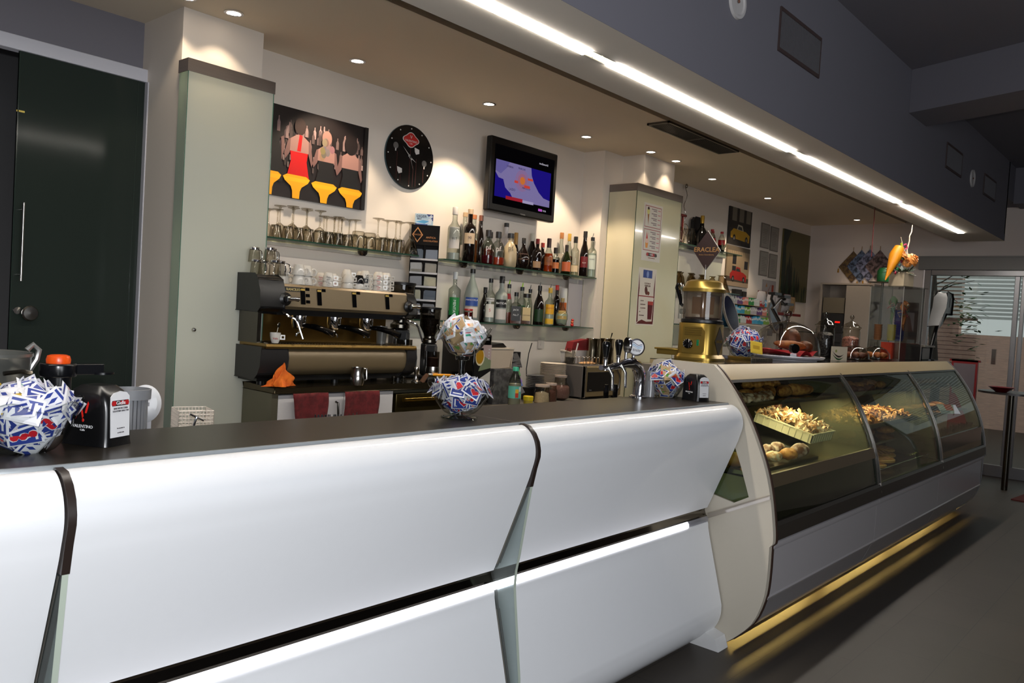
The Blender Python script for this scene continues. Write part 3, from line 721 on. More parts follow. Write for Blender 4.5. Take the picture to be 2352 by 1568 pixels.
# ------------------------------------------------------------------ pictures, clock, television
t = thing('wall_picture', 'framed print of women on yellow stools at a bar', 'picture', (2.27, 4.03, 2.07))
W_, H_ = 0.86, 0.505
p = Print(W_, H_, (22, 14, 15), 0.02, 0.45)
rr = random.Random(3)
for i in range(70):   # bottles on the shelves in the print
    x = rr.uniform(0.12, 0.84); row = rr.choice((0.33, 0.36, 0.26)); g = rr.randint(60, 150); h = rr.uniform(0.05, 0.09)
    p.poly([(x - .010, row), (x + .010, row), (x + .010, row + h * .6), (x + .003, row + h * .8), (x + .003, row + h), (x - .003, row + h), (x - .003, row + h * .8), (x - .010, row + h * .6)], (g, int(g * .82), int(g * .8)))
for i in range(40):
    x = rr.uniform(0.2, 0.84); y = rr.uniform(0.16, 0.3); g = rr.randint(50, 170); p.rect(x, y, x + 0.012, y + 0.03, (g, int(g * .85), int(g * .82)))
SK = (150, 112, 104); SKD = (112, 82, 78); YEL = (236, 164, 10); YD = (206, 128, 6); BK = (18, 14, 15)
def backfig(cx, base, hair, haircol, dress, s=1.0, longhair=False, afro=False):
    sh = base + 0.235 * s
    p.poly([(cx - .075 * s, base), (cx + .075 * s, base), (cx + .052 * s, base + .10 * s), (cx + .062 * s, base + .17 * s), (cx - .062 * s, base + .17 * s), (cx - .052 * s, base + .10 * s)], dress)
    p.poly([(cx - .062 * s, base + .15 * s), (cx + .062 * s, base + .15 * s), (cx + .068 * s, sh - .02), (cx + .02 * s, sh + .012), (cx - .02 * s, sh + .012), (cx - .068 * s, sh - .02)], SK)
    p.poly([(cx - .074 * s, sh - .02), (cx - .060 * s, sh - .015), (cx - .062 * s, base + .14 * s), (cx - .09 * s, base + .10 * s), (cx - .098 * s, base + .13 * s)], SKD)
    p.poly([(cx + .074 * s, sh - .02), (cx + .060 * s, sh - .015), (cx + .064 * s, base + .14 * s), (cx + .085 * s, base + .08 * s), (cx + .094 * s, base + .10 * s)], SKD)
    p.rect(cx - .014, sh, cx + .014, sh + .03, SK)
    p.ell(cx, sh + 0.06 * s, .036 * s * hair, .046 * s * hair, haircol)
    if longhair:
        for k in range(10): p.ell(cx + rr.uniform(-.04, .04), sh + rr.uniform(-.07, .07), .018, .022, tuple(int(c * rr.uniform(.7, 1.1)) for c in haircol))
p.poly([(0.16, .08), (0.275, .08), (0.26, .24), (0.235, .34), (0.19, .38), (0.16, .36)], (16, 13, 14))
p.poly([(0.262, .20), (0.28, .28), (0.27, .34), (0.255, .33)], SKD)
backfig(0.375, 0.115, 1.05, (44, 26, 22), (190, 8, 10))
p.poly([(.36, .27), (.385, .27), (.392, .36), (.372, .365)], (200, 10, 12))
backfig(0.56, 0.10, 1.0, (140, 104, 94), (22, 20, 20), 0.95, longhair=True)
backfig(0.735, 0.08, 1.35, (24, 16, 16), (20, 18, 19), 1.0)
def stool(cx, top, w=0.09):
    p.poly([(cx - w, top), (cx - w * .7, top + .015), (cx + w * .7, top + .015), (cx + w, top), (cx + w * .85, top - .022), (cx + w * .4, top - .05), (cx + w * .28, top - .075), (cx + w * .25, 0.0005), (cx - w * .25, 0.0005), (cx - w * .28, top - .075), (cx - w * .4, top - .05), (cx - w * .85, top - .022)], YEL)
    p.poly([(cx - w, top), (cx + w, top), (cx + w * .85, top - .022), (cx - w * .85, top - .022)], (246, 178, 20))
stool(0.19, 0.117, .075); stool(0.365, 0.117); stool(0.555, 0.105); stool(0.745, 0.10)
p.rect(0.832, 0.0, 0.86, 0.505, (16, 12, 13))
p.b.build('print', None, t, flat=True)

t = thing('wall_clock', 'round black wall clock with red oval logo and portafilters', 'clock', (3.495, 4.06, 2.466))
MX = Matrix.Rotation(PI / 2, 3, 'X')
MB().lathe([(0.203, -0.0), (0.205, 0.008), (0.203, 0.014), (0, 0.014)], 64, M=MX).build('dial', P('clock_black', (12, 12, 13), 0.12), t)
MB().open_lathe([(0.2055, 0.0), (0.2075, 0.007), (0.2055, 0.0142)], 64, sx=1).build('rim', P('clock_rim', (40, 66, 74), 0.2), t, rot=(PI / 2, 0, 0))
fa = MB(); cw = P('clock_white', (214, 210, 206), 0.5); cred = P('clock_red', (190, 30, 26), 0.5); dred = P('clock_line', (80, 22, 18), 0.6)
for i in range(12):
    a = i * PI / 6; fa.lathe([(0.0045, 0.0), (0.0045, 0.001), (0, 0.001)], 10, (0.185 * math.sin(a), -0.0142, 0.185 * math.cos(a)), cw, M=MX)
for x, zt in ((-0.11, 0.02), (-0.075, -0.12), (0.0, 0.10), (0.03, -0.05), (0.055, 0.0), (0.12, -0.05)):
    zb = -math.sqrt(0.19 ** 2 - x * x); fa.box(x - .0012, x + .0012, -0.0148, -0.0144, zb, zt, dred)
for x, z in ((-0.125, 0.055), (0.125, -0.02)): fa.lathe([(0.021, 0), (0.021, 0.0015), (0, 0.0015)], 16, (x, -0.0144, z), P('clock_silver', (120, 120, 122), 0.3, metal=0.6), M=MX).box(x - .004, x + .004, -.016, -.0144, z - .035, z - .018, cw)
for x, z, s in ((0.055, 0.05, 1), (-0.085, -0.095, 1)): fa.add([(x - .022, -.016, z + .02), (x + .02, -.016, z + .012), (x + .022, -.016, z - .014), (x - .006, -.016, z - .024), (x - .018, -.016, z - .008)], [(0, 4, 3, 2, 1)], cw)
fa.build('markings', None, t, flat=True)
lg = MB(); pts = [(0.058 * math.cos(a) * (1 + 0.12 * math.cos(4 * a)), 0.040 * math.sin(a) * (1 + .12 * math.cos(4 * a))) for a in [2 * PI * i / 28 for i in range(28)]]
lg.prism([(x * 1.1, z * 1.12 + 0.112) for x, z in pts], 'y', -0.0155, -0.0144, cw); lg.prism([(x, z + 0.112) for x, z in pts], 'y', -0.0162, -0.0156, cred)
lg.build('logo_plate', None, t, flat=True)
text('VALENTINO', 0.019, cw, t, (0, -0.0166, 0.104)); text('V', 0.032, cw, t, (0, -0.0166, 0.130)); text('Caffe', 0.012, cw, t, (0, -0.0166, 0.088))
for ang, ln, w, nm in ((-48, 0.095, 0.004, 'minute_hand'), (118, 0.06, 0.005, 'hour_hand'), (160, 0.09, 0.0015, 'second_hand')):
    a = math.radians(ang); dx, dz = math.sin(a), math.cos(a)
    MB().add([(-dz * w - dx * .02, -.0185, dx * w - dz * .02), (dz * w - dx * .02, -.0185, -dx * w - dz * .02), (dx * ln, -.0185, dz * ln)], [(0, 1, 2)]).lathe([(0.008, 0), (0.006, .003), (0, .003)], 12, (0, -.0165, 0), M=MX).build(nm, cw, t, flat=True)

t = thing('television', 'flat black television showing blue weather map, on wall bracket', 'television', (4.492, 3.93, 2.467), 0.0)
TW, TH = 0.375, 0.262
MB().box(-TW, TW, -0.02, 0.035, -TH, TH).build('casing', P('tv_black', (13, 13, 14), 0.4, spec=.3), t, bevel=0.012, seg=3)
MB().box(-.1, .1, 0.036, 0.125, -.1, .1).build('wall_bracket', M_BLACK, t)
sc = Print(0.64, 0.40, (10, 10, 11), 0.001)
mb = MB(); 
def scr(pts, col, st=1.0):
    k = len(mb.v); tris = tessellate_polygon([[Vector((a, b, 0)) for a, b in pts]])
    mb.add([(a - 0.335, -0.0212 - 0.0002 * len(mb.f) / 3, b - 0.21) for a, b in pts], [tuple(x) for x in tris], EM('screen_%d_%d_%d' % col, col, st))
scr([(0, 0), (.67, 0), (.67, .42), (0, .42)], (7, 6, 8), .6)
x0, x1, y0_, y1_ = 0.015, 0.635, 0.055, 0.315
scr([(x0, y0_), (x1, y0_), (x1, y1_), (x0, y1_)], (30, 20, 128), .8)
scr([(x0, y1_), (x0, .225), (.05, .19), (.10, .185), (.125, .13), (.15, .115), (.18, .10), (.22, y0_), (x1, y0_), (x1, .105), (.56, .115), (.50, .15), (.44, .21), (.41, .26), (.40, y1_)], (128, 118, 168), .8)
scr([(x0, y1_), (x0, .235), (.07, .22), (.13, .27), (.16, y1_)], (104, 96, 158), .8)
def sd(cx, cy, r, col, st=.8): scr([(cx + r * math.cos(i * PI / 12), cy + r * math.sin(i * PI / 12)) for i in range(24)], col, st)
sd(.305, .205, .078, (140, 112, 156)); sd(.305, .205, .05, (158, 104, 132)); sd(.305, .205, .028, (196, 110, 50), .9)
scr([(.36, .218), (.42, .218), (.42, .234), (.36, .234)], (186, 66, 48)); scr([(.215, .178), (.255, .178), (.255, .196), (.215, .196)], (186, 60, 50)); scr([(.325, .158), (.39, .158), (.39, .178), (.325, .178)], (186, 60, 50))
scr([(.13, .048), (.315, .048), (.315, .072), (.13, .072)], (146, 30, 44)); scr([(.315, .046), (.44, .046), (.44, .066), (.315, .066)], (150, 142, 176))
scr([(.50, .012), (.545, .012), (.545, .03), (.50, .03)], (170, 80, 180))
mb.build('screen', None, t, flat=True)
tw = EM('screen_text', (190, 186, 200), .8); td = EM('screen_text_dark', (70, 60, 110), .7)
for s, x, z, h, mt in (('UMBRIA', -.175, .072, .02, td), ('MARCHE', -.045, .078, .02, td), ('LAZIO', -.14, -.085, .024, td), ('ABRUZZO', .015, -.055, .02, td), ('SISMA CENTRO ITALIA', -.112, -.150, .017, tw), ('NUOVE SCOSSE', .042, -.154, .015, td), ('mediaworld', .20, .155, .022, tw), ('TG24 10:56', .215, -.19, .018, tw)):
    text(s, h, mt, t, (x, -0.0265, z))
text('TOSHIBA', .014, P('tv_badge', (130, 130, 130), .4), t, (0, -0.0212, -.247))

# ------------------------------------------------------------------ bottles
GB = {'clear': G('bottle_clear', (232, 236, 232), (150, 156, 148), 1.1), 'amberglass': G('bottle_amber', (150, 78, 30), (60, 26, 8), 1.0), 'green': G('bottle_green', (60, 92, 46), (18, 34, 14), 1.0),
      'dark': P('bottle_dark', (20, 12, 10), 0.08, coat=0.3), 'dgreen': P('bottle_dgreen', (26, 34, 14), 0.1, coat=.3), 'frost': P('bottle_frost', (176, 160, 128), 0.35, var=0.08), 'white': P('bottle_white', (206, 200, 196), 0.3), 'frostclear': P('bottle_frostgrey', (150, 156, 148), .3)}
def LQ(col): return P('liquid_%d_%d_%d' % col, col, 0.08, var=0.1, coat=0.2)
def bottle(name, label, X, Y, Z, h, r, shape='bord', glass='clear', liq=None, labels=(), cap=((20, 20, 20), 0.03), neck=0.013, txt=None, pour=None, group=None, lz=None, cat='bottle'):
    face = -math.asin(X / math.hypot(X, Y)) * 0.92
    t = thing(name, label, cat, (X, Y, Z), face, group=group)
    ch, hh = cap[1], h
    ht = h - ch * 0.4
    if shape == 'bord': pr = [(r * .9, 0), (r, .006), (r, ht * .62), (r * .92, ht * .67), (r * .55, ht * .73), (neck, ht * .79), (neck, ht)]
    elif shape == 'slope': pr = [(r * .92, 0), (r, .006), (r, ht * .50), (r * .8, ht * .64), (r * .5, ht * .76), (neck, ht * .86), (neck, ht)]
    elif shape == 'tall': pr = [(r * .9, 0), (r, .006), (r, ht * .66), (r * .95, ht * .69), (neck * 1.2, ht * .76), (neck, ht * .78), (neck, ht)]
    elif shape == 'decanter': pr = [(r * .8, 0), (r * .96, .01), (r, ht * .25), (r, ht * .45), (r * .9, ht * .60), (r * .55, ht * .74), (neck, ht * .80), (neck, ht * .92), (neck * 1.3, ht * .94), (neck * 1.3, ht)]
    elif shape == 'flask': pr = [(r * .55, 0), (r * .8, .015), (r, ht * .28), (r * .98, ht * .42), (r * .75, ht * .58), (r * .4, ht * .70), (neck, ht * .78), (neck, ht)]
    elif shape == 'jar': pr = [(r * .9, 0), (r, .005), (r, ht * .82), (r * .85, ht * .9), (r * .85, ht)]
    elif shape in ('square',): pr = [(r * .9, 0), (r, .006), (r, ht * .58), (r * .8, ht * .66), (neck * 1.1, ht * .72), (neck, ht * .75), (neck, ht)]
    n = 20; g = GB[glass]
    b = MB()
    if shape == 'square':
        n = 16
        def sqr(rad, z, k): return [((rad * (abs(math.cos(a)) ** k) * (1 if math.cos(a) > 0 else -1)), (rad * (abs(math.sin(a)) ** k) * (1 if math.sin(a) > 0 else -1)), z) for a in [2 * PI * (i + .5) / n for i in range(n)]]
        vs = []; 
        for (q, z) in pr: vs += sqr(q, z, 0.45 if q > r * .75 else 1.0)
        fs = [(j * n + i, j * n + (i + 1) % n, (j + 1) * n + (i + 1) % n, (j + 1) * n + i) for j in range(len(pr) - 1) for i in range(n)]
        fs.append(tuple(reversed(range(n)))); b.add(vs, fs)
    else: b.open_lathe([(0.001, 0)] + pr, n, sy=(0.8 if shape == 'flask' else 1))
    b.build('glass_body', g, t)
    if liq and glass not in ('dark', 'dgreen', 'frost', 'white'):
        lv = liq[1] * ht; q = []
        for (rad, z) in pr:
            if z <= lv: q.append((rad * .93, max(z, .004)))
            else:
                (r0, z0) = pr[pr.index((rad, z)) - 1]; k = (lv - z0) / (z - z0); q.append(((r0 + (rad - r0) * k) * .93, lv)); break
        mb2 = MB()
        if shape == 'square': mb2.box(-r * .9, r * .9, -r * .9, r * .9, .004, lv)
        else: mb2.lathe(q + [(0.0001, q[-1][1])], n, sy=(0.8 if shape == 'flask' else 1))
        mb2.build('liquid', LQ(liq[0]), t)
    for i, (z0, z1, col) in enumerate(labels):
        lb = MB(); k = 10; aa = .9
        def rad_at(z):
            for (ra, za), (rb, zb) in zip(pr, pr[1:]):
                if za <= z <= zb and zb > za: return ra + (rb - ra) * (z - za) / (zb - za)
            return r
        if shape == 'square': lb.box(-r * .82, r * .82, -r * 1.012, -r * 1.005, z0 * h, z1 * h)
        else:
            vs = []
            for z in (z0 * h, z1 * h):
                for j in range(k + 1):
                    a = -PI / 2 + aa * (2 * j / k - 1); q = rad_at(z) + .0008
                    vs.append((q * math.cos(a), q * math.sin(a) * (0.8 if shape == 'flask' else 1), z))
            lb.add(vs, [(j, j + 1, k + 2 + j, k + 1 + j) for j in range(k)])
        lb.build('paper_label', P('label_%d_%d_%d' % col, col, 0.5, var=.03), t)
    cc = MB(); cr = neck * 1.15 if shape != 'jar' else r * .95
    if shape == 'decanter': cr = neck * 1.5
    if cap[0]: cc.lathe([(cr, ht - ch * .6), (cr, ht - ch * .6 + ch * .95), (cr * .9, ht + ch * .4), (0, ht + ch * .4)], 16).build('cap', P('cap_%d_%d_%d' % cap[0], cap[0], 0.35), t)
    if pour:
        MB().tube([(0, 0, ht), (0.0, 0.004, ht + .018), (0.004, 0.0, ht + .045)], [.006, .0045, .0025], 8).build('pourer', P('pour_%d_%d_%d' % pour, pour, .25, metal=.0 if pour[1] > 200 and pour[2] < 150 else .9), t)
    for (s, sz, z, col, *rest) in (txt or ()):
        text(s, sz, P('ink_%d_%d_%d' % col, col, .5), t, (0, -(r * (1.018 if shape == 'square' else 1.0) * (0.8 if shape == 'flask' else 1) + .0016), z * h), rot=(PI / 2, (PI / 2 if rest else 0), 0))
    return t
UG, LG = 'spirit bottles on the upper glass shelf', 'bottles on the lower glass shelf'
K = (20, 18, 18)
B_ = lambda *a, **k: bottle('liquor_bottle', *a, **k)
B_('tall clear grappa bottle with white strip label, first on upper shelf', 3.813, 3.92, ZT, .358, .045, 'bord', 'clear', ((222, 220, 212), .15), ((.22, .62, (216, 208, 200)),), ((212, 206, 200), .05), .017, group=UG, txt=(('907', .022, .40, (60, 50, 50)),))
B_('clear bottle with cork and black neck behind the brown 90 bottle', 4.0, 4.01, ZT, .351, .032, 'slope', 'clear', None, ((.1, .35, (200, 190, 178)),), ((206, 176, 140), .03), .015, group=UG)
B_('brown bottle with cork and cream label numbered 90', 3.939, 3.90, ZT, .362, .044, 'tall', 'dark', None, ((.34, .54, (214, 186, 152)),), ((216, 186, 150), .035), .016, group=UG, txt=(('90', .026, .45, (80, 50, 40)),))
B_('amber grappa bottle with orange cork behind the brown one', 4.032, 3.955, ZT, .337, .036, 'slope', 'clear', ((120, 62, 18), .5), ((.62, .74, (208, 200, 176)),), ((190, 116, 66), .03), .017, group=UG)
B_('dark bottle with copper cap peeping out behind the amber grappa', 4.171, 4.02, ZT, .354, .028, 'slope', 'dark', None, (), ((120, 70, 50), .04), .014, group=UG)
B_('round decanter of dark pink liqueur with white topped stopper', 4.130, 3.90, ZT, .242, .050, 'decanter', 'clear', ((84, 14, 22), .28), (), ((30, 26, 28), .045), .014, group=UG, txt=(('pf', .05, .48, (206, 190, 186)),))
B_('round decanter of orange liqueur standing behind the pink one', 4.263, 4.01, ZT, .247, .045, 'decanter', 'clear', ((150, 52, 30), .55), (), ((32, 28, 28), .045), .014, group=UG)
B_('round decanter with a little red liqueur, black stopper', 4.235, 3.90, ZT, .242, .052, 'decanter', 'clear', ((176, 60, 34), .26), (), ((24, 24, 26), .045), .014, group=UG, txt=(('pf', .05, .48, (206, 196, 190)),))
B_('white bottle with black cap rising behind the decanters', 4.435, 4.01, ZT, .332, .038, 'tall', 'white', None, (), ((26, 26, 26), .03), .016, group=UG)
B_('frosted beige decanter with black stopper', 4.366, 3.90, ZT, .245, .050, 'decanter', 'frost', None, (), ((30, 32, 36), .035), .016, group=UG, txt=(('pf', .05, .55, (110, 100, 84)),))
B_('slim bottle with gold neck behind the frosted decanter', 4.549, 4.01, ZT, .274, .026, 'slope', 'dark', None, (), ((176, 130, 60), .09), .013, group=UG)
B_('flat round brown brandy flask with black cap', 4.525, 3.91, ZT, .23, .049, 'flask', 'dark', None, ((.30, .50, (62, 34, 18)),), ((22, 20, 22), .04), .013, group=UG)
B_('tall brown bottle with white cap behind the brandy flask', 4.74, 4.01, ZT, .291, .040, 'slope', 'dark', None, (), ((206, 200, 184), .06), .014, group=UG)
B_('dark amaro bottle with red cap and small framed label', 4.715, 3.935, ZT, .245, .037, 'bord', 'dark', None, ((.10, .30, (150, 120, 90)),), ((110, 16, 20), .04), .013, group=UG)
B_('brown bottle with red and white cap behind the cognac', 4.869, 4.01, ZT, .232, .031, 'bord', 'dark', None, (), ((176, 50, 40), .035), .013, group=UG)
B_('glowing amber cognac bottle with dark long capsule', 4.811, 3.90, ZT, .258, .037, 'slope', 'clear', ((176, 58, 8), .62), ((.2, .45, (150, 84, 40)),), ((52, 30, 34), .07), .015, group=UG, txt=(('XO', .025, .32, (90, 60, 30)),))
B_('short black amaro bottle with orange paper band', 4.921, 3.92, ZT, .199, .035, 'bord', 'clear', ((18, 10, 8), .6), ((.18, .42, (204, 118, 60)),), ((26, 20, 20), .045), .014, group=UG)
B_('clear bottle with silver neck and copper cap at the back', 5.101, 4.01, ZT, .339, .030, 'slope', 'clear', ((190, 170, 140), .3), ((.4, .5, (200, 190, 170)),), ((166, 108, 60), .05), .014, group=UG)
B_('clear bottle with gold cap and orange spirit at the back', 5.203, 4.01, ZT, .342, .034, 'slope', 'clear', ((170, 70, 26), .5), (), ((190, 150, 60), .06), .013, group=UG)
B_('dark green champagne shaped bottle with orange label', 5.034, 3.90, ZT, .231, .042, 'slope', 'dgreen', None, ((.10, .42, (206, 104, 58)),), ((40, 36, 34), .05), .013, group=UG)
B_('clear bottle with black pourer and low cream label', 5.19, 3.935, ZT, .315, .034, 'tall', 'clear', ((206, 190, 150), .3), ((.1, .26, (222, 196, 156)),), ((24, 22, 22), .05), .015, group=UG)
B_('tall dark brown rum bottle with red label', 5.281, 3.91, ZT, .368, .036, 'slope', 'dark', None, ((.20, .44, (110, 22, 26)),), ((22, 18, 20), .05), .015, group=UG, txt=(('RUM', .014, .3, (220, 200, 190)),))
B_('clear white rum bottle with steel pourer, last on upper shelf', 5.372, 3.90, ZT, .33, .037, 'tall', 'clear', ((206, 214, 200), .62), ((.2, .55, (206, 214, 200)),), ((20, 20, 22), .03), .014, group=UG, pour=(190, 190, 190), txt=(('BACARDI', .011, .45, (60, 60, 60)),))
# lower shelf
B_('clear mint syrup bottle with green label and dark liquid', 3.858, 3.93, ZB, .333, .042, 'tall', 'clear', ((14, 34, 22), .22), ((.12, .48, (30, 130, 60)),), ((196, 198, 200), .05), .014, group=LG, txt=(('MENTA', .026, .30, (225, 235, 225), 1),))
B_('large milky almond syrup bottle with blue label', 4.036, 3.94, ZB, .367, .054, 'slope', 'frostclear', None, ((.30, .46, (40, 76, 150)), (.08, .28, (214, 204, 190))), ((30, 30, 30), .03), .016, group=LG, txt=(('MANDORLA', .015, .41, (230, 230, 235)),))
bottle('jam_jar', 'small jar of red cherries with red lid before the almond syrup', 3.947, 3.875, ZB, .088, .033, 'jar', 'clear', ((84, 14, 12), .8), (), ((170, 40, 36), .012), group=LG, cat='jar')
B_('dark bottle half hidden behind the sambuca bottle', 4.247, 4.01, ZB, .252, .034, 'slope', 'dark', None, (), ((26, 24, 26), .04), .013, group=LG)
B_('clear sambuca bottle with white label and black cap', 4.195, 3.91, ZB, .313, .036, 'bord', 'clear', ((200, 204, 200), .4), ((.12, .42, (212, 208, 198)), (.48, .56, (206, 204, 198))), ((24, 24, 26), .03), .014, group=LG, txt=(('MOLINARI', .013, .52, (20, 20, 20)), ('S', .03, .28, (190, 40, 50))))
B_('broad grey coconut liqueur bottle with black shield label', 4.312, 3.91, ZB, .338, .046, 'bord', 'frostclear', None, ((.33, .50, (18, 18, 20)), (.08, .30, (196, 190, 184))), ((26, 26, 26), .05), .017, group=LG, txt=(('BATIDA', .021, .42, (225, 225, 225)),))
B_('slim bottle with red collar and lime green pourer', 4.46, 3.97, ZB, .29, .028, 'slope', 'clear', ((190, 80, 60), .3), ((.62, .76, (176, 30, 34)),), ((40, 40, 44), .03), .013, group=LG, pour=(160, 220, 40))
B_('square whiskey bottle with black and white label', 4.449, 3.885, ZB, .232, .042, 'square', 'clear', ((110, 44, 14), .3), ((.10, .56, (22, 22, 22)),), ((22, 22, 22), .03), .014, group=LG, txt=(('JACK', .018, .44, (210, 210, 210)), ('No.7', .02, .28, (210, 210, 210))))
B_('clear vodka bottle with lime green pourer', 4.632, 3.99, ZB, .28, .032, 'bord', 'clear', None, ((.25, .5, (60, 120, 80)),), ((40, 46, 44), .03), .014, group=LG, pour=(160, 220, 40))
B_('square amaretto bottle with wide black cap and tan label', 4.569, 3.885, ZB, .228, .036, 'square', 'clear', ((110, 56, 20), .25), ((.12, .55, (190, 168, 118)),), ((30, 28, 26), .03), .026, group=LG, txt=(('DISARONNO', .009, .30, (90, 50, 30)),))
B_('slim bottle with steel pourer behind the amaretto', 4.727, 3.99, ZB, .27, .024, 'slope', 'clear', None, (), ((30, 30, 34), .03), .012, group=LG, pour=(190, 190, 195))
B_('black bellied bottle with steel pourer and green base', 4.757, 3.92, ZB, .30, .041, 'slope', 'dark', None, ((.08, .40, (18, 52, 20)),), ((26, 24, 24), .04), .014, group=LG, pour=(190, 190, 195))
B_('gin bottle with yellow labels and steel pourer', 4.862, 3.90, ZB, .29, .040, 'bord', 'clear', ((214, 216, 200), .35), ((.30, .56, (214, 160, 30)), (.04, .18, (214, 170, 40))), ((200, 160, 50), .04), .014, group=LG, pour=(190, 190, 195), txt=(("GORDON'S", .012, .46, (150, 20, 20)),))
B_('black bottle with bright red cap behind the gin', 5.071, 4.0, ZB, .323, .027, 'tall', 'dark', None, (), ((190, 40, 36), .04), .013, group=LG)
bottle('spray_can', 'white capped orange can behind the round clear bottle', 5.137, 3.985, ZB, .303, .034, 'jar', 'white', None, ((.30, .62, (196, 96, 30)),), ((212, 208, 204), .10), group=LG, cat='can')
B_('round clear liqueur bottle with oval gold label', 5.002, 3.885, ZB, .22, .048, 'flask', 'clear', ((190, 200, 180), .5), ((.25, .55, (206, 170, 100)),), ((150, 130, 80), .03), .013, group=LG)
o = MB().blob((0, 0, .013), .016, .013, .014, mat=P('toy_red', (190, 34, 28), .4)).blob((0, 0, .036), .013, .012, .014, mat=P('toy_orange', (222, 110, 70), .4)).blob((0, -.002, .052), .012, .011, .010, mat=P('toy_red', (190, 34, 28), .4)).build('toy_figure', None, loc=(5.15, 3.89, ZB)); tag(o, 'tiny red and orange toy figure on the lower glass shelf', 'toy')
o = MB().tube([(-.04, 0, .008), (0, 0.0, .010), (.045, 0, .006)], [.009, .011, .006], 10).build('bottle_stopper', M_BLACK, loc=(4.97, 3.865, ZB + .001)); tag(o, 'black bottle stopper lying at the edge of the lower shelf', 'stopper')
# leaflet of coupons hanging at the right end of the lower shelf
t = thing('coupon_sheet', 'printed sheet of sombrero coupons standing on lower shelf end', 'leaflet', (5.20, 3.985, ZB + .002), 0)
p = Print(0.185, 0.382, (190, 184, 186), .002, .3)
p.b.build('plastic_pocket', None, t, flat=True)
p = Print(0.195, 0.385, (176, 168, 150), .002, .4)
for i in range(2):
    for j in range(3):
        x, y = 0.004 + i * .097, 0.006 + j * .126
        p.rect(x, y, x + .090, y + .118, (208, 202, 186)); p.lines(x + .018, x + .075, y + .082, y + .108, 2, (96, 84, 82), seed=i + j, t=.6)
        p.ell(x + .045, y + .030, .038, .012, (128, 128, 130)); p.ell(x + .045, y + .042, .016, .020, (140, 140, 142))
        for k in range(4): p.ell(x + .012 + .021 * k, y + .010, .006, .006, (176, 70, 46))
        for k in range(3): p.ell(x + .012 + .032 * k, y + .064, .004, .004, (60, 80, 44))
o = p.b.build('coupons', None, t, flat=True); o.location = (0.188, 0, 0)

# ------------------------------------------------------------------ glasses on the upper left shelf
def stem_glass(h, r, fr, label, loc, grp):
    """upturned: rim below, foot on top"""
    t = thing('wine_glass', label, 'glass', loc, group=grp)
    b = MB().open_lathe([(r * .78, 0), (r, h * .16), (r * .96, h * .28), (r * .6, h * .42), (.006, h * .50)], 18); b.build('bowl', M_GLASS, t)
    MB().open_lathe([(.006, h * .50), (.004, h * .60), (.004, h * .88), (.008, h * .95)], 10).build('stem', M_GLASS, t)
    MB().open_lathe([(.008, h * .95), (fr, h - .003), (fr, h), (0.001, h)], 20).build('foot', M_GLASS, t)
    return t
big = stem_glass(.19, .042, .034, 'large upturned wine glass at the back of the upper left shelf', (2.522, 3.995, ZT), 'large upturned wine glasses'); big['label'] = 'large upturned wine glass, leftmost on the upper left shelf'
for x, y in ((2.61, 3.995), (2.70, 3.995), (2.565, 3.935), (2.66, 3.94), (2.748, 3.935)): dup(big, (x, y, ZT), label='large upturned wine glass below the framed bar picture')
fl = stem_glass(.16, .026, .030, 'slim upturned flute beside the left pillar cladding', (2.442, 3.98, ZT), 'slim upturned flutes')
for x, y in ((2.467, 3.93), (2.40, 3.97)): dup(fl, (x, y, ZT))
sm = stem_glass(.168, .028, .033, 'small upturned stem glass in the middle of upper left shelf', (2.807, 3.98, ZT), 'small upturned stem glasses')
for x, y in ((2.84, 4.0), (2.868, 3.96), (2.895, 4.0), (2.92, 3.96), (2.95, 4.0), (2.975, 3.96), (2.99, 3.92), (2.86, 3.91)): dup(sm, (x, y, ZT))
co = stem_glass(.207, .030, .037, 'upturned stem glass standing next to the black chocolate display', (3.21, 3.98, ZT), 'upturned stem glasses by the chocolate display')
for x, y in ((3.3, 4.0), (3.337, 3.96), (3.40, 3.99), (3.43, 3.93)): dup(co, (x, y, ZT))
tb = thing('tumbler', 'upturned clear tumbler in the rows along the upper left shelf', 'glass', (2.44, 3.90, ZT), group='upturned tumblers on the upper left shelf')
MB().open_lathe([(.034, 0), (.031, .04), (.026, .066), (.026, .070), (.001, .070)], 18).build('glass_wall', M_GLASS, tb)
MB().lathe([(.025, .060), (.025, .067), (0, .067)], 16).build('thick_base', G('thick_glass', (214, 216, 206), (120, 122, 110), 1.3), tb)
n = 0
for i in range(14):
    for j, y in enumerate((3.885, 3.955)):
        if j and i < 5: continue
        x = 2.44 + .067 * i + .03 * j
        if (i == 0 and j == 0) or x > 3.36: continue
        s = 1.0 if i < 8 else 1.18
        dup(tb, (x, y, ZT), scale=(1, 1, s)) if not (i in (8, 9, 10) and j == 0) else None
gm = thing('handled_glass', 'upturned glass mug with heavy base, centre of upper left shelf', 'glass', (2.99, 3.888, ZT), group='upturned mugs')
MB().open_lathe([(.038, 0), (.037, .09), (.034, .098), (.001, .098)], 20).build('glass_wall', M_GLASS, gm)
MB().tube([(.037, 0, .02), (.06, 0, .025), (.062, 0, .07), (.037, 0, .078)], .005, 8).build('handle', M_GLASS, gm)
dup(gm, (3.075, 3.888, ZT), 0.6)
fk = thing('glass_carafe', 'small conical glass carafe at the right end of glasses shelf', 'carafe', (3.41, 3.885, ZT))
MB().open_lathe([(.001, 0), (.04, .0), (.042, .008), (.03, .05), (.014, .085), (.013, .10), (.02, .118)], 20).build('glass_wall', M_GLASS, fk)
dup(fk, (3.455, 3.93, ZT), label='second conical glass carafe, touching the chocolate display')

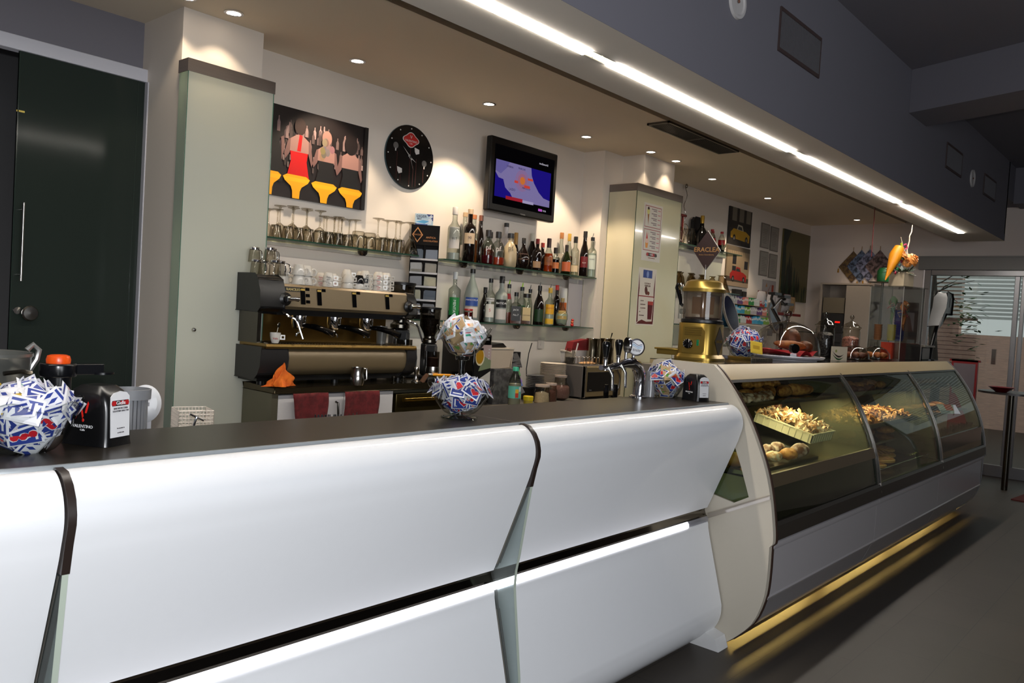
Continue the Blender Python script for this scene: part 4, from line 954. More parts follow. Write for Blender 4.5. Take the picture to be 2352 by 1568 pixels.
# ------------------------------------------------------------------ black chocolate display and medicine box
t = thing('chocolate_display', 'tall black cardboard chocolate sachet display in gold print', 'display rack', (3.535, 3.90, 1.4155), -0.72)
DB = P('display_black', (14, 11, 10), .7, var=.15, spec=.15)
W2, D2, H2 = .092, .13, .61
MB().box(-W2, W2, .02, D2, 0, H2 - .12).add([(-W2, .0, H2 - .13), (W2, .0, H2 - .13), (W2, .0, H2), (-W2, .0, H2), (-W2, D2, H2), (W2, D2, H2), (-W2, D2, H2 - .13), (W2, D2, H2 - .13)], [(0, 1, 2, 3), (3, 2, 5, 4), (0, 3, 4, 6), (1, 7, 5, 2), (0, 6, 7, 1)]).box(-W2, -W2 + .004, .0, .02, 0, H2 - .13).box(W2 - .004, W2, .0, .02, 0, H2 - .13).box(-.002, .002, .0, .02, 0, H2 - .13).build('cardboard_body', DB, t)
gold = P('gold_print', (190, 120, 40), .4)
MB().add([(-.085, -.001, .545), (-.05, -.001, .595), (-.015, -.001, .545), (-.05, -.001, .495), (-.078, -.001, .545), (-.05, -.001, .585), (-.022, -.001, .545), (-.05, -.001, .505)], [(0, 1, 5, 4), (1, 2, 6, 5), (2, 3, 7, 6), (3, 0, 4, 7)]).build('gold_diamond', gold, t, flat=True)
text('ERACLEA', .014, gold, t, (-.05, -.0015, .545)); text('ANTICA', .017, gold, t, (.005, -.0015, .53), align='LEFT'); text('CIOCCOLATERIA', .015, gold, t, (.035, -.0015, .508), sx=.8)
rr = random.Random(11)
for j in range(5):
    z = .03 + .088 * j
    MB().box(-W2 + .003, W2 - .003, -.0015, .0, z, z + .012).build('price_strip', P('strip_white', (176, 174, 176), .5), t)
    for i, x in enumerate((-.047, .047)):
        col = [(20, 30, 52), (150, 146, 120), (34, 26, 26), (120, 116, 104), (16, 40, 60)][(j + 2 * i + (i * j)) % 5]
        sx_ = MB()
        for k in range(4): sx_.obox((x + rr.uniform(-.004, .004), .010 + .002 * k, z + .044 - .003 * k), .036, .0012, .028, rot3(rr.uniform(-.2, .1), rr.uniform(-.05, .05), 0))
        sx_.build('sachet_pile', P('sachet_%d' % col[0], col, .3, var=.3, scale=60), t)['kind'] = 'stuff'
t = thing('medicine_box', 'small blue and white medicine box on the chocolate display', 'box', (3.555, 3.94, 2.026), -0.60)
MB().box(-.058, .058, 0, .035, 0, .075).build('carton', P('box_paleblue', (176, 206, 222), .4), t)
p = Print(.116, .075, (196, 218, 230), .0005)
p.poly([(.07, .075), (.116, .075), (.116, .03)], (40, 60, 130)); p.poly([(.086, .058), (.102, .073), (.114, .060), (.098, .045)], (226, 232, 240)); p.rect(0, 0, .08, .010, (40, 70, 140)); p.poly([(.088, .012), (.104, .012), (.108, .045), (.084, .045)], (232, 238, 242)); p.poly([(.0, .02), (.06, .012), (.09, .03), (.05, .035)], (90, 170, 214))
o = p.b.build('printed_front', None, t, flat=True); o.location = (-.058, -.0006, 0)
text('DIGER', .024, P('ink_navy', (30, 36, 70), .5), t, (-.02, -.004, .058)); text('SELZ', .014, P('ink_navy', (30, 36, 70), .5), t, (-.034, -.004, .042), bold=.02)
# ------------------------------------------------------------------ back counter, left part with drawers
M_STONE = P('steel_worktop', (96, 86, 66), 0.25, metal=0.9, var=0.25, scale=6)
CT = 1.055
t = thing('back_counter', 'steel topped back counter carrying the espresso machine', 'counter', (2.19, 3.45, 0))
MB().prism([(0, -.01), (1.22, -.01), (1.22, .6), (.115, .6), (.115, .28), (0, .28)], 'z', CT - .03, CT).build('worktop', M_STONE, t, bevel=0.004)
MB().box(0.0, 0.035, 0.01, 0.28, 0, CT - 0.03).box(1.19, 1.22, 0.01, .6, 0, CT - .03).box(.12, 1.19, .10, .6, 0, CT - .03).build('carcass', P('carcass_steel', (120, 116, 98), 0.35, metal=0.6, var=.2, scale=4), t)
M_DOOR = P('cabinet_white', (206, 202, 200), 0.35)
for i, (a, b) in enumerate(((.04, .235), (.24, .435), (.44, .635), (.64, .775))):
    dr = MB().box(a, b, 0.015, .06, .12, CT - .042).build('cabinet_door', M_DOOR, t, bevel=.002)
    if i == 1: MB().tube([(b - .06, -.0, CT - .085), (b - .06, -.02, CT - .09), (b - .062, -.03, CT - .16), (b - .062, -.02, CT - .23), (b - .062, .0, CT - .235)], .006, 8, mat=M_DSTEEL).build('handle', M_STEEL, dr)
    if i == 2: MB().tube([(b - .02, .0, CT - .14), (b - .02, -.015, CT - .15), (b - .02, -.015, CT - .27), (b - .02, 0, CT - .28)], .004, 8).build('handle', M_DSTEEL, dr)
M_BRASS = P('brassy_steel', (150, 124, 60), 0.18, metal=1.0, var=.3, scale=10)
for j in range(3):
    z = CT - .06 - .115 * j
    dr = MB().box(.80, 1.18, .015, .06, z - .105, z).build('drawer', P('drawer_bronze', (86, 76, 46), .3, metal=.9, var=.2), t, bevel=.004)
    MB().tube([(.83, -.012, z - .03), (1.16, -.012, z - .03)], .014, 10).build('drawer_handle', M_BRASS, dr)
# low part of the counter, to the right
t = thing('back_counter', 'low grey back counter carrying the microwave and jars', 'counter', (3.43, 3.40, 0))
MB().box(0.0, 1.96, 0, .64, .86, .885).build('worktop', P('grey_top', (110, 104, 96), .3), t, bevel=.003)
MB().box(0.0, 1.96, .03, .64, 0, .86).build('carcass', M_DOOR, t)
for x0, l in ((2.40, 'dark red towel hanging from back counter, left of the white door'), (2.715, 'dark red towel hanging over the middle of the back counter')):
    MRED = P('red_towel', (104, 28, 30), .9, col2=(84, 20, 22), scale=40, bump=.4)
    left = x0 < 2.5
    def tf(u, v):
        z = CT - .03 - .27 * v
        w0, w1 = (-.115, .09) if left else (-.115, .11)
        if left: w0 += .09 * v * v
        return (w0 + (w1 - w0) * u + .004 * math.sin(9 * v), -.012 - .006 * math.sin(7 * u + 3 * v) - .004 * math.sin(15 * u), z)
    mb = MB().sheet(tf, 16, 12); o = mb.build('red_towel', MRED, loc=(x0, 3.435, 0), solid=.004)
    tag(o, l, 'towel', group='red towels on the back counter')

# ------------------------------------------------------------------ espresso machine (local frame: x along the wall, front at y=0)
EX, EY = 2.235, 3.515
t = thing('espresso_machine', 'large bronze four group espresso machine with steam wands', 'coffee machine', (EX, EY, CT))
M_BRONZE = P('bronze_panel', (120, 104, 78), .38, metal=.25, var=.06, scale=30)
M_CHB = P('charcoal_body', (36, 34, 34), .35, var=.15)
M_BSP = P('splash_bronze', (120, 92, 44), .28, metal=.9, var=.35, scale=5)
L = .87
# feet and lower body: bowed bronze front between charcoal ends
lowp = [(.06, .045), (.02, .06), (-.005, .09), (-.012, .13), (-.004, .17), (.01, .185), (.30, .185), (.30, .045)]
MB().prism(lowp, 'x', .06, L - .02).build('lower_panel', M_BRONZE, t, angle=50)
endp = [(.05, .035), (.005, .06), (-.015, .10), (-.018, .14), (-.01, .19), (.32, .19), (.32, .035)]
MB().prism(endp, 'x', -.09, .06).build('end_cheek', M_CHB, t, angle=50, bevel=.006); MB().prism(endp, 'x', L - .02, L + .05).build('end_cheek', M_CHB, t, angle=50, bevel=.006)
MB().box(-.07, L + .03, .05, .36, .02, .045).build('plinth', M_BLACK, t)
fm = MB()
for x in (-.03, .42, L): fm.cyl((x, .08, 0), (x, .08, .03), .02); fm.cyl((x, .30, 0), (x, .30, .03), .02)
fm.build('feet', M_BLACK, t)
# drip tray and its rolled front
MB().prism([(-.02, .188), (-.026, .198), (-.02, .21), (.02, .212), (.25, .212), (.25, .188)], 'x', -.07, L + .04).build('drip_tray', P('tray_bronze', (150, 122, 70), .22, metal=.9, var=.2, scale=12), t)
sl = MB()
for i in range(52): x = -.05 + i * .0172; sl.box(x, x + .006, .0, .22, .2121, .2145)
sl.build('tray_grid', M_STEEL, t)
MB().box(-.08, L + .02, .24, .26, .21, .42).build('splash_plate', M_BSP, t)
MB().box(-.08, -.06, .05, .25, .21, .42).build('side_plate', M_DSTEEL, t)
# upper body
upp = [(.02, .385), (.0, .40), (.018, .50), (.03, .512), (.36, .515), (.36, .385)]
MB().prism(upp, 'x', .03, L - .02).build('upper_panel', M_BRONZE, t, angle=30)
cheek = [(.03, .37), (-.012, .39), (-.005, .47), (.02, .53), (.06, .55), (.30, .55), (.36, .50), (.36, .37)]
MB().prism(cheek, 'x', -.10, .028).build('end_cheek', M_BLACK, t, angle=50, bevel=.01); MB().prism(cheek[0:1] + [(-.012, .39), (.0, .47), (.03, .512), (.36, .515), (.36, .37)], 'x', L - .02, L + .04).build('end_cheek', M_BLACK, t, angle=50, bevel=.008)
MB().box(.03, L - .02, .06, .30, .355, .386).build('group_rail', P('rail_black', (22, 22, 24), .3), t)
bp = MB()
for x, full in ((.145, True), (.245, False), (.47, False), (.70, False)):
    bp.obox((x, .0085, .455), .013, .0025, .042, rot3(-.17, 0, 0)); 
    for k in range(3 if full else 1): bp.obox((x + .03, .0175 - .006 * k, .492 - .032 * k), .012, .0025, .008, rot3(-.17, 0, 0))
bp.build('control_buttons', M_BLACKG, t)
pl = MB()
for x in (.145, .245, .47, .70): pl.obox((x, .0145, .488), .012, .003, .005, rot3(-.17, 0, 0))
pl.build('gold_light', P('gold_light', (190, 160, 80), .3, metal=.5), t)
MB().obox((.095, .0155, .487), .052, .0015, .012, rot3(-.17, 0, 0)).build('name_plate', M_BLACK, t)
text('RANCILIO', .018, P('plate_gold', (200, 180, 120), .4, metal=.4), t, (.09, .0125, .486), rot=(PI / 2 - .17, 0, 0), bold=.01)
for x in (.035, L - .02):
    kn = MB(); kn.lathe([(.032, 0), (.034, .012), (.02, .02), (.018, .03)], 20, (x, .003, .435), M=Matrix.Rotation(PI / 2, 3, 'X')); kn.build('knob_base', M_BLACK, t)
    MB().tube([(x - .004, -.03, .436), (x + .03, -.038, .44), (x + .055, -.036, .438)], [.013, .011, .013], 12).build('steam_lever', M_CHROME, t)
# groups with portafilters
for x in (.21, .435, .655):
    g = MB(); g.lathe([(.036, .30), (.04, .315), (.04, .355)], 20, (x, .13, 0)); g.build('brew_group', M_CHROME, t)
    pf = MB(); pf.lathe([(.03, .285), (.036, .295), (.036, .315)], 20, (x, .13, 0)); pf.build('portafilter', M_CHROME, t)
    pf2 = MB(); pf2.tube([(x + .005, .10, .305), (x + .03, .03, .30), (x + .055, -.02, .288), (x + .085, -.07, .268)], [.010, .015, .016, .018], 12); o = pf2.build('portafilter_handle', M_BLACKG, t)
    sp = MB(); sp.tube([(x, .13, .285), (x, .125, .27), (x - .016, .12, .258), (x - .018, .12, .245)], .006, 8); sp.tube([(x, .125, .27), (x + .016, .12, .258), (x + .018, .12, .245)], .006, 8); sp.build('spout', M_CHROME, t)
for x, s in ((.03, 1), (L - .03, 1)):
    MB().tube([(x, .03, .375), (x + .02, -.02, .35), (x + .045, -.035, .34), (x + .06, -.04, .32), (x + .085, -.055, .24)], [.006, .006, .006, .006, .005], 8).build('steam_wand', M_CHROME, t)
MB().lathe([(.018, 0), (.018, .006), (0, .006)], 20, (-.015, .238, .30), M=Matrix.Rotation(PI / 2, 3, 'X')).build('gauge', P('gauge_face', (150, 156, 150), .3), t)

# cups on top of the machine (top of the machine z = CT+.515)
ZM = CT + .5155
def cup(label, loc, r, h, col=(200, 196, 188), logo=None, handle='ring', group=None, upside=True, rot=-.7, name='espresso_cup'):
    t = thing(name, label, 'cup', loc, rot, group=group)
    rr_ = r * .62
    pr = [(r, 0), (r * .97, h * .3), (r * .86, h * .65), (rr_, h)]
    if not upside: pr = [(b, h - z) for b, z in pr][::-1]
    b = MB()
    if upside: b.open_lathe(pr + [(.001, h)], 20)
    else: b.open_lathe([(.001, 0)] + pr + [(r * .93, h), (rr_ * .85, .008), (.001, .008)], 20)
    b.build('cup_body', P('china_%d_%d_%d' % col, col, .15, coat=.3, var=.02), t)
    hz = h * .42 if upside else h * .58
    if handle == 'ring': MB().tube([(r * .84 + .012 + .014 * math.cos(a), 0, hz + .016 * math.sin(a)) for a in [i * PI / 5 for i in range(10)]], .0045, 6, closed=True).build('handle', P('china_%d_%d_%d' % col, col, .15, coat=.3, var=.02), t)
    else:
        k = .012; x0 = r * .86
        MB().prism([(x0, hz - k), (x0 + 2 * k, hz - k), (x0 + 2 * k, hz + k), (x0, hz + k)], 'y', -.004, .004, holes=[[(x0 + .007, hz - .006), (x0 + 2 * k - .005, hz - .006), (x0 + 2 * k - .005, hz + .006), (x0 + .007, hz + .006)]]).build('handle', P('china_%d_%d_%d' % col, col, .15, coat=.3, var=.02), t)
    if logo:
        o = text(logo[0], h * .28, P('cuplogo_%d' % logo[1][0], logo[1], .4), t, (0, -r * .93 - .0012, h * .45), rot=(PI / 2 - (.28 if upside else -.28) * .6, 0, 0)); 
        text(logo[0][::-1], h * .22, P('cuplogo_%d' % logo[1][0], logo[1], .4), t, (0, -r * 1.0 - .0012, h * .2), rot=(PI / 2 - .1, 0, 0)) if upside else None
    return t
RD, DK = (176, 30, 34), (50, 46, 46)
GT, GE = 'tall white cups on the espresso machine', 'printed espresso cups on the espresso machine'
for (x, y, l) in ((2.40, 3.60, 'stack of tall white'), (2.466, 3.63, '2'), (2.505, 3.68, '3'), (2.36, 3.68, '4')):
    for k in range(2):
        cup('tall plain white cappuccino cup, upside down in the left stacks', (x, y, ZM + .048 * k), .034, .055, handle='ring', group=GT, rot=-.2, name='coffee_cup')
ec = [(2.585, 3.60, 2, (200, 196, 188), ('Vale', DK), .60), (2.655, 3.66, 2, (200, 196, 188), ('Vale', RD), 1), (2.70, 3.58, 2, (200, 196, 188), None, 1), (2.765, 3.68, 3, (200, 196, 188), None, 1),
      (2.775, 3.58, 2, (16, 15, 16), None, 1), (2.845, 3.62, 3, (200, 196, 188), ('Caffe', DK), 1), (2.925, 3.60, 3, (200, 196, 188), ('Vale', RD), 1.2), (2.895, 3.72, 3, (200, 196, 188), None, 1), (3.005, 3.63, 3, (200, 196, 188), ('Vale', DK), 1.15), (2.62, 3.72, 2, (200, 196, 188), ('Vale', RD), 1)]
for i, (x, y, n_, col, lg_, s) in enumerate(ec):
    for k in range(n_):
        c_ = col if not (col[0] < 50 and k == 0) else (200, 196, 188)
        nm = 'upturned espresso cup in the printed stacks on the espresso machine' if c_[0] > 50 else 'black upturned espresso cup among the white ones'
        cup(nm, (x, y, ZM + .030 * k), .030 * (1.0 if s < 1.1 else 1.1), .046, c_, lg_, 'square', GE if c_[0] > 50 else None, rot=-.6 + .2 * (i % 3))
# glass mugs with steel handles at the left end
gm2 = thing('glass_mug', 'upturned glass mug with steel handle, left end of machine top', 'mug', (2.235, 3.56, CT + .552), -.5, group='glass mugs stacked at the left end of the machine')
MB().open_lathe([(.030, 0), (.027, .05), (.022, .072), (.001, .072)], 18).build('glass_wall', M_GLASS, gm2)
MB().open_lathe([(.0235, .062), (.0245, .072), (.022, .075)], 18).tube([(.026, 0, .065), (.045, 0, .06), (.052, 0, .03), (.045, 0, .008)], .003, 6).build('steel_handle', M_CHROME, gm2)
for (x, y, z, s) in ((2.29, 3.60, 0, 1), (2.19, 3.66, 0, 1), (2.26, 3.70, 0, 1), (2.225, 3.60, .062, .95), (2.275, 3.66, .062, .95), (2.20, 3.70, .062, .95)):
    o = dup(gm2, (x, y, CT + .552 + z), -.3 + z * 8, label='upturned glass mug in the stack at the left end of the machine'); o.rotation_euler[0] = .0
# cup on the drip tray with spoon
cup('white espresso cup with red script standing on the drip tray', (2.23, 3.52, CT + .2145), .027, .052, logo=('Vale', RD), handle='square', upside=False, rot=2.6 - PI)
sp = MB().tube([(0, 0, 0), (.004, 0, .05)], .0015, 6).blob((.005, 0, .062), .008, .002, .014).build('teaspoon', M_DSTEEL, loc=(2.235, 3.525, CT + .243), rot=(.1, .1, 0)); tag(sp, 'teaspoon standing in the cup on the drip tray', 'spoon')
o = MB().open_lathe([(.001, 0), (.026, 0), (.032, .10), (.033, .10), (.027, .002)], 20).build('measuring_cup', P('clear_cup_grey', (120, 120, 116), .15, metal=.5), loc=(2.985, 3.62, CT + .2145)); tag(o, 'tall steel beaker standing under the right brew group', 'beaker')
# orange cloth
MB_ = MB(); rr = random.Random(5)
def cf(u, v):
    r = .002 + .075 * (1 - v) ** .8; a = 2 * PI * u
    w = 1 + .35 * math.sin(3 * a + 5 * v) + .22 * math.sin(7 * a - 6 * v) + .1 * math.sin(11 * a + 9 * v)
    return (r * w * math.cos(a) * .9 + .02 * v, r * w * math.sin(a) * .36, .004 + .10 * v ** 1.1 * (1 + .18 * math.sin(2 * a)) + .012 * math.sin(5 * a + 4) * (1 - v) * v * 4)
MB_.sheet(cf, 48, 14); o = MB_.build('cleaning_cloth', P('orange_cloth', (226, 112, 22), .85, col2=(206, 92, 14), scale=30, bump=.5), loc=(2.235, 3.468, CT), angle=25); tag(o, 'crumpled orange cleaning cloth on the corner of the back counter', 'cloth')
# pitcher, tamper, brush
t = thing('milk_pitcher', 'small steel milk pitcher in front of the espresso machine', 'pitcher', (2.70, 3.455, CT), -.1)
MB().open_lathe([(.001, 0), (.036, 0), (.040, .02), (.036, .05), (.031, .072), (.034, .095), (.032, .095), (.029, .072), (.033, .045), (.034, .012), (.001, .01)], 24).build('body', M_STEEL, t)
MB().tube([(.033, 0, .088), (.055, 0, .088), (.058, 0, .03), (.038, 0, .02)], .006, 8).build('handle', M_STEEL, t)
t = thing('coffee_tamper', 'steel coffee tamper with round knob on the back counter', 'tamper', (3.125, 3.46, CT))
MB().lathe([(.028, 0), (.028, .01), (.014, .018), (.009, .04), (.012, .058), (.018, .072), (.016, .088), (.006, .096), (0, .097)], 20).build('body', M_STEEL, t)
for x in (3.03, 2.96):
    o = MB().lathe([(.016, 0), (.016, .006), (.005, .01), (.005, .03), (.014, .034), (.014, .042), (0, .043)], 14).build('small_weight', M_DSTEEL, loc=(x, 3.46, CT)); tag(o, 'small dark knobbed tool left of the steel tamper', 'tool', group='small dark tools by the tamper')
t = thing('cleaning_brush', 'brush with long yellow handle lying by the grinders', 'brush', (3.20, 3.47, CT), 0)
MB().tube([(.05, -.01, .045), (.10, -.012, .043), (.19, -.015, .040), (.235, -.018, .038)], [.007, .008, .008, .003], 10).build('yellow_handle', P('yellow_handle', (222, 150, 20), .3), t)
MB().tube([(.015, -.008, .046), (.05, -.01, .045)], [.012, .009], 10).build('ferrule', M_CHROME, t)
MB().tube([(-.02, .0, .0), (.0, -.004, .03), (.016, -.008, .046)], [.016, .014, .012], 10).build('bristles', P('bristle_brown', (96, 64, 42), .9), t)
# grinders
def grinder(x, y, s, label, beans=True):
    t = thing('coffee_grinder', label, 'coffee grinder', (x, y, CT), -.35)
    MB().box(-.075 * s, .075 * s, -.10 * s, .10 * s, 0, .03).box(-.055 * s, .055 * s, -.01, .09 * s, .03, .30 * s).build('housing', M_BLACK, t, bevel=.01)
    MB().box(-.057 * s, -.045 * s, -.014, -.009, .05, .28 * s).box(.03 * s, .052 * s, -.014, -.009, .05, .28 * s).build('steel_trim', M_STEEL, t)
    MB().lathe([(.05 * s, .30 * s), (.062 * s, .31 * s), (.062 * s, .33 * s), (.045 * s, .345 * s), (.045 * s, .36 * s)], 24, (0, .03, 0)).build('collar', M_DSTEEL, t)
    MB().open_lathe([(.045 * s, .36 * s), (.05 * s, .38 * s), (.082 * s, .44 * s), (.085 * s, .58 * s)], 24, (0, .03, 0)).build('hopper', G('smoke_hopper', (150, 146, 140), (60, 58, 54), 1.2), t)
    MB().lathe([(.088 * s, .58 * s), (.09 * s, .595 * s), (.03 * s, .60 * s), (0, .60 * s)], 24, (0, .03, 0)).build('hopper_lid', M_BLACK, t)
    if beans: MB().lathe([(.043 * s, .362 * s), (.048 * s, .38 * s), (.079 * s, .44 * s), (.081 * s, .50 * s), (0, .51 * s)], 24, (0, .03, 0)).build('coffee_beans', P('beans', (44, 24, 16), .4, col2=(30, 16, 10), scale=90, bump=1.), t)['kind'] = 'stuff'
    MB().lathe([(.030 * s, 0), (.033 * s, .01), (.022 * s, .02), (0, .021)], 18, (.088 * s, .03, .41 * s), M=Matrix.Rotation(PI / 2, 3, 'Y')).build('dial', P('brown_dial', (60, 34, 22), .25, coat=.4), t)
    MB().open_lathe([(.052 * s, .09 * s), (.052 * s, .24 * s)], 24, (0, -.06 * s, 0)).build('dosing_drum', G('drum_clear', (180, 174, 166), (70, 66, 60), 1.2), t)
    MB().lathe([(.048 * s, .092 * s), (.048 * s, .19 * s), (0, .195 * s)], 24, (0, -.06 * s, 0)).build('ground_coffee', P('ground_coffee', (52, 26, 16), .8), t)
    MB().lathe([(.054 * s, .06 * s), (.056 * s, .09 * s), (.053 * s, .12 * s)], 24, (0, -.06 * s, 0)).build('drum_band', M_STEEL, t)
    return t
grinder(3.29, 3.80, .98, 'tall black coffee grinder with smoked hopper beside espresso machine')
g2 = grinder(3.32, 3.56, .74, 'shorter black coffee grinder with steel banded drum, in front')

# ------------------------------------------------------------------ things on the low counter
CL = .885
t = thing('coffee_pod_machine', 'black coffee pod machine with printed side, behind candy stand', 'coffee machine', (3.79, 3.56, CL), 0)
MB().box(-.09, .075, 0, .30, 0, .46).build('housing', M_BLACKG, t, bevel=.012)
p = Print(.155, .27, (24, 22, 22), .001, .3)
p.poly([(.0, .0), (.155, .0), (.155, .10), (.05, .05)], (190, 186, 176)); p.poly([(.04, .10), (.155, .12), (.155, .22), (.09, .20)], (120, 130, 100)); p.poly([(.03, .22), (.155, .17), (.155, .27), (.08, .27)], (170, 150, 146))
p.ell(.05, .19, .042, .055, (210, 200, 170)); p.ell(.048, .195, .036, .048, (176, 130, 30)); p.rect(.0, .235, .08, .25, (18, 16, 16))
o = p.b.build('printed_picture', None, t, flat=True); o.location = (-.085, -.002, .12)
text('GO LIFE', .018, P('print_pale', (200, 200, 200), .4), t, (.01, -.004, .425))
bt = MB()
for i in range(4): bt.blob((.045, -.003, .36 - .02 * i), .005, .002, .005)
bt.build('buttons', P('print_pale', (200, 200, 200), .4), t)
t = thing('plastic_container', 'clear plastic tub of pale sugar on a dark box', 'container', (3.99, 3.66, CL + .2355), 0)
MB().prism([(-.10, 0), (.10, 0), (.118, .125), (-.118, .125)], 'y', -.07, .08).build('tub', P('tub_plastic', (186, 170, 150), .3, transl=.2), t, bevel=.01)
MB().box(-.125, .125, -.078, .088, .1255, .133).build('lid', P('lid_clear', (200, 190, 174), .25), t)
MB().prism([(-.09, .1335), (.06, .1335), (.10, .137), (.06, .165), (-.09, .15)], 'y', -.03, .08).build('black_scoop', M_BLACK, t)
o = MB().box(-.11, .11, -.08, .12, 0, .234).build('storage_box', P('dark_weave', (58, 56, 56), .6, col2=(90, 88, 86), scale=30), loc=(4.0, 3.63, CL)); tag(o, 'dark patterned box below the plastic tub', 'box')
t = thing('milk_bottle', 'plastic bottle with green cap and turquoise label on low counter', 'bottle', (4.00, 3.46, CL))
MB().open_lathe([(.001, 0), (.036, 0), (.041, .01), (.041, .15), (.036, .175), (.018, .215), (.015, .225), (.015, .235)], 24).build('bottle_wall', G('pet_plastic', (206, 212, 206), (120, 126, 118), 1), t)
MB().lathe([(.037, .004), (.039, .012), (.039, .145), (0, .146)], 24).build('milk', P('almond_milk', (206, 196, 178), .5), t)
MB().lathe([(.0195, .228), (.02, .25), (.018, .254), (0, .254)], 20).build('cap', P('teal_cap', (60, 170, 140), .4), t)
MB().open_lathe([(.0418, .05), (.0418, .13)], 24).build('label_band', P('teal_label', (90, 176, 160), .5), t)
fr = MB(); 
for a0, a1, z0, z1, c in ((-2.3, -1.75, .055, .085, (190, 60, 40)), (-2.3, -1.75, .085, .11, (214, 170, 50)), (-1.7, -1.2, .095, .125, (206, 214, 220))):
    vs = [(.0424 * math.cos(a0 + (a1 - a0) * k / 4), .0424 * math.sin(a0 + (a1 - a0) * k / 4), z) for z in (z0, z1) for k in range(5)]
    fr.add(vs, [(k, k + 1, k + 6, k + 5) for k in range(4)], P('lab_%d' % c[0], c, .5))
fr.build('label_print', None, t)
t = thing('spread_jar', 'small jar with bright yellow lid on the low counter', 'jar', (4.14, 3.455, CL))
MB().lathe([(.028, 0), (.031, .005), (.031, .03)], 20).build('jar_body', P('yellow_body', (170, 150, 50), .3), t); MB().lathe([(.034, .03), (.035, .055), (.032, .058), (0, .058)], 20).build('lid', P('yellow_lid', (206, 180, 30), .35), t)
def sjar(x, y, r, h, col, label, round_=False):
    t = thing('glass_jar', label, 'jar', (x, y, CL), group='glass jars on the low counter')
    pr = [(r * .92, 0), (r, .01), (r, h * .72), (r * .88, h * .80), (r * .88, h)] if not round_ else [(r * .5, 0), (r * .85, h * .12), (r, h * .35), (r * .92, h * .6), (r * .6, h * .78), (r * .58, h)]
    MB().open_lathe([(.001, 0)] + pr, 24).build('glass_wall', M_GLASS, t)
    q = [(a * .93, max(z, .004)) for a, z in pr if z < h * .62]; MB().lathe(q + [(q[-1][0] * .9, h * .64), (0, h * (.66 if round_ else .76))], 24).build('contents', P('jar_fill_%d' % col[0], col, .8, var=.3, scale=120, bump=.5), t)
    MB().lathe([(r * .6, h), (r * (.62 if round_ else .92), h + .002), (r * (.62 if round_ else .92), h + .016), (0, h + .018)], 24).build('lid', P('clear_lid', (176, 160, 150), .2), t)
sjar(4.29, 3.46, .055, .115, (206, 190, 160), 'faceted glass jar filled with pale nuts')
sjar(4.42, 3.485, .042, .12, (110, 70, 60), 'glass jar of brown powder between pale nuts and round jar')
sjar(4.62, 3.56, .075, .165, (130, 96, 92), 'round bellied glass jar of brown powder', True)
cs = thing('saucer', 'dark saucer in the stack left of the white plates', 'saucer', (4.40, 3.62, CL + .09), group='stack of dark saucers')
MB().lathe([(.03, 0), (.065, .008), (.066, .011), (.03, .004), (0, .004)], 24).build('dish', P('slate', (70, 72, 76), .3), cs)
for k in range(1, 8): dup(cs, (4.40, 3.62, CL + .09 + .011 * k))
o = MB().box(-.06, .06, -.05, .06, 0, .088).build('saucer_box', M_BLACK, loc=(4.40, 3.63, CL)); tag(o, 'black box under the stack of dark saucers', 'box')
# tall stack of paper plates
t = thing('paper_plate', 'white paper plate in the tall stack beside the microwave', 'plate', (4.70, 3.70, CL), group='tall stack of paper plates')
MB().lathe([(.075, 0), (.096, .008), (.097, .011), (.076, .004), (0, .004)], 28).build('dish', P('paper_white', (206, 196, 182), .7), t)
for k in range(1, 26): dup(t, (4.70, 3.70, CL + .0098 * k))
# tea sachets
rr = random.Random(9)
TC = [(60, 130, 50), (150, 34, 30), (24, 20, 20), (26, 22, 26), (40, 120, 70), (24, 20, 22), (60, 90, 170), (120, 80, 170), (200, 120, 40), (22, 18, 20)]
for i in range(16):
    col = TC[i % 10]; x = 4.16 + rr.uniform(-.045, .06); z = CL + .02 + .019 * i; y = 3.60 + .012 * (i % 3)
    o = MB().obox((0, 0, 0), .040, .003, .028, rot3(-.5, rr.uniform(-.3, .3), 0), mat=P('tea_%d_%d' % col[:2], col, .4)).obox((0, -.004, .004), .022, .001, .014, rot3(-.5, 0, 0), mat=P('tea_black', (26, 22, 22), .4)).build('tea_sachet', None, loc=(x, y, z))
    tag(o, 'tea sachet with coloured border stacked in the tea holder', 'tea bag', group='tea sachets on the low counter')
o = MB().box(-.085, .085, 0, .05, 0, .34).build('tea_holder', M_BLACK, loc=(4.17, 3.645, CL)); tag(o, 'black upright tea sachet holder behind the milk bottle', 'holder')
# microwave
t = thing('microwave', 'silver and bronze microwave oven with black window on back counter', 'microwave', (4.83, 3.52, CL + .012), 0)
MB().box(0, .48, .0, .40, 0, .235).build('casing', P('micro_grey', (108, 104, 102), .4, metal=.3), t, bevel=.004)
MB().prism([(-.005, .235), (-.022, .225), (-.022, .19), (-.022, .01), (-.005, 0), (.0, 0), (.0, .235)], 'x', 0, .48).build('front_panel', P('micro_bronze', (168, 150, 112), .25, metal=.7), t)
MB().box(.03, .37, -.026, -.0225, .045, .192).build('door_window', M_BLACKG, t, bevel=.003)
MB().tube([(.40, -.03, .03), (.418, -.045, .07), (.42, -.05, .12), (.415, -.045, .17), (.395, -.03, .215)], .008, 8).build('door_handle', M_STEEL, t)
MB().box(-.0, .012, -.024, -.0, 0, .235).build('edge_strip', M_STEEL, t)
MB().cyl((.03, .03, -.012), (.03, .03, 0), .014).cyl((.45, .03, -.012), (.45, .03, 0), .014).cyl((.03, .36, -.012), (.03, .36, 0), .014).cyl((.45, .36, -.012), (.45, .36, 0), .014).build('feet', M_BLACK, t)
text('Sharp', .014, P('micro_text', (120, 120, 120), .4), t, (.07, -.0268, .058))
ZW = CL + .249
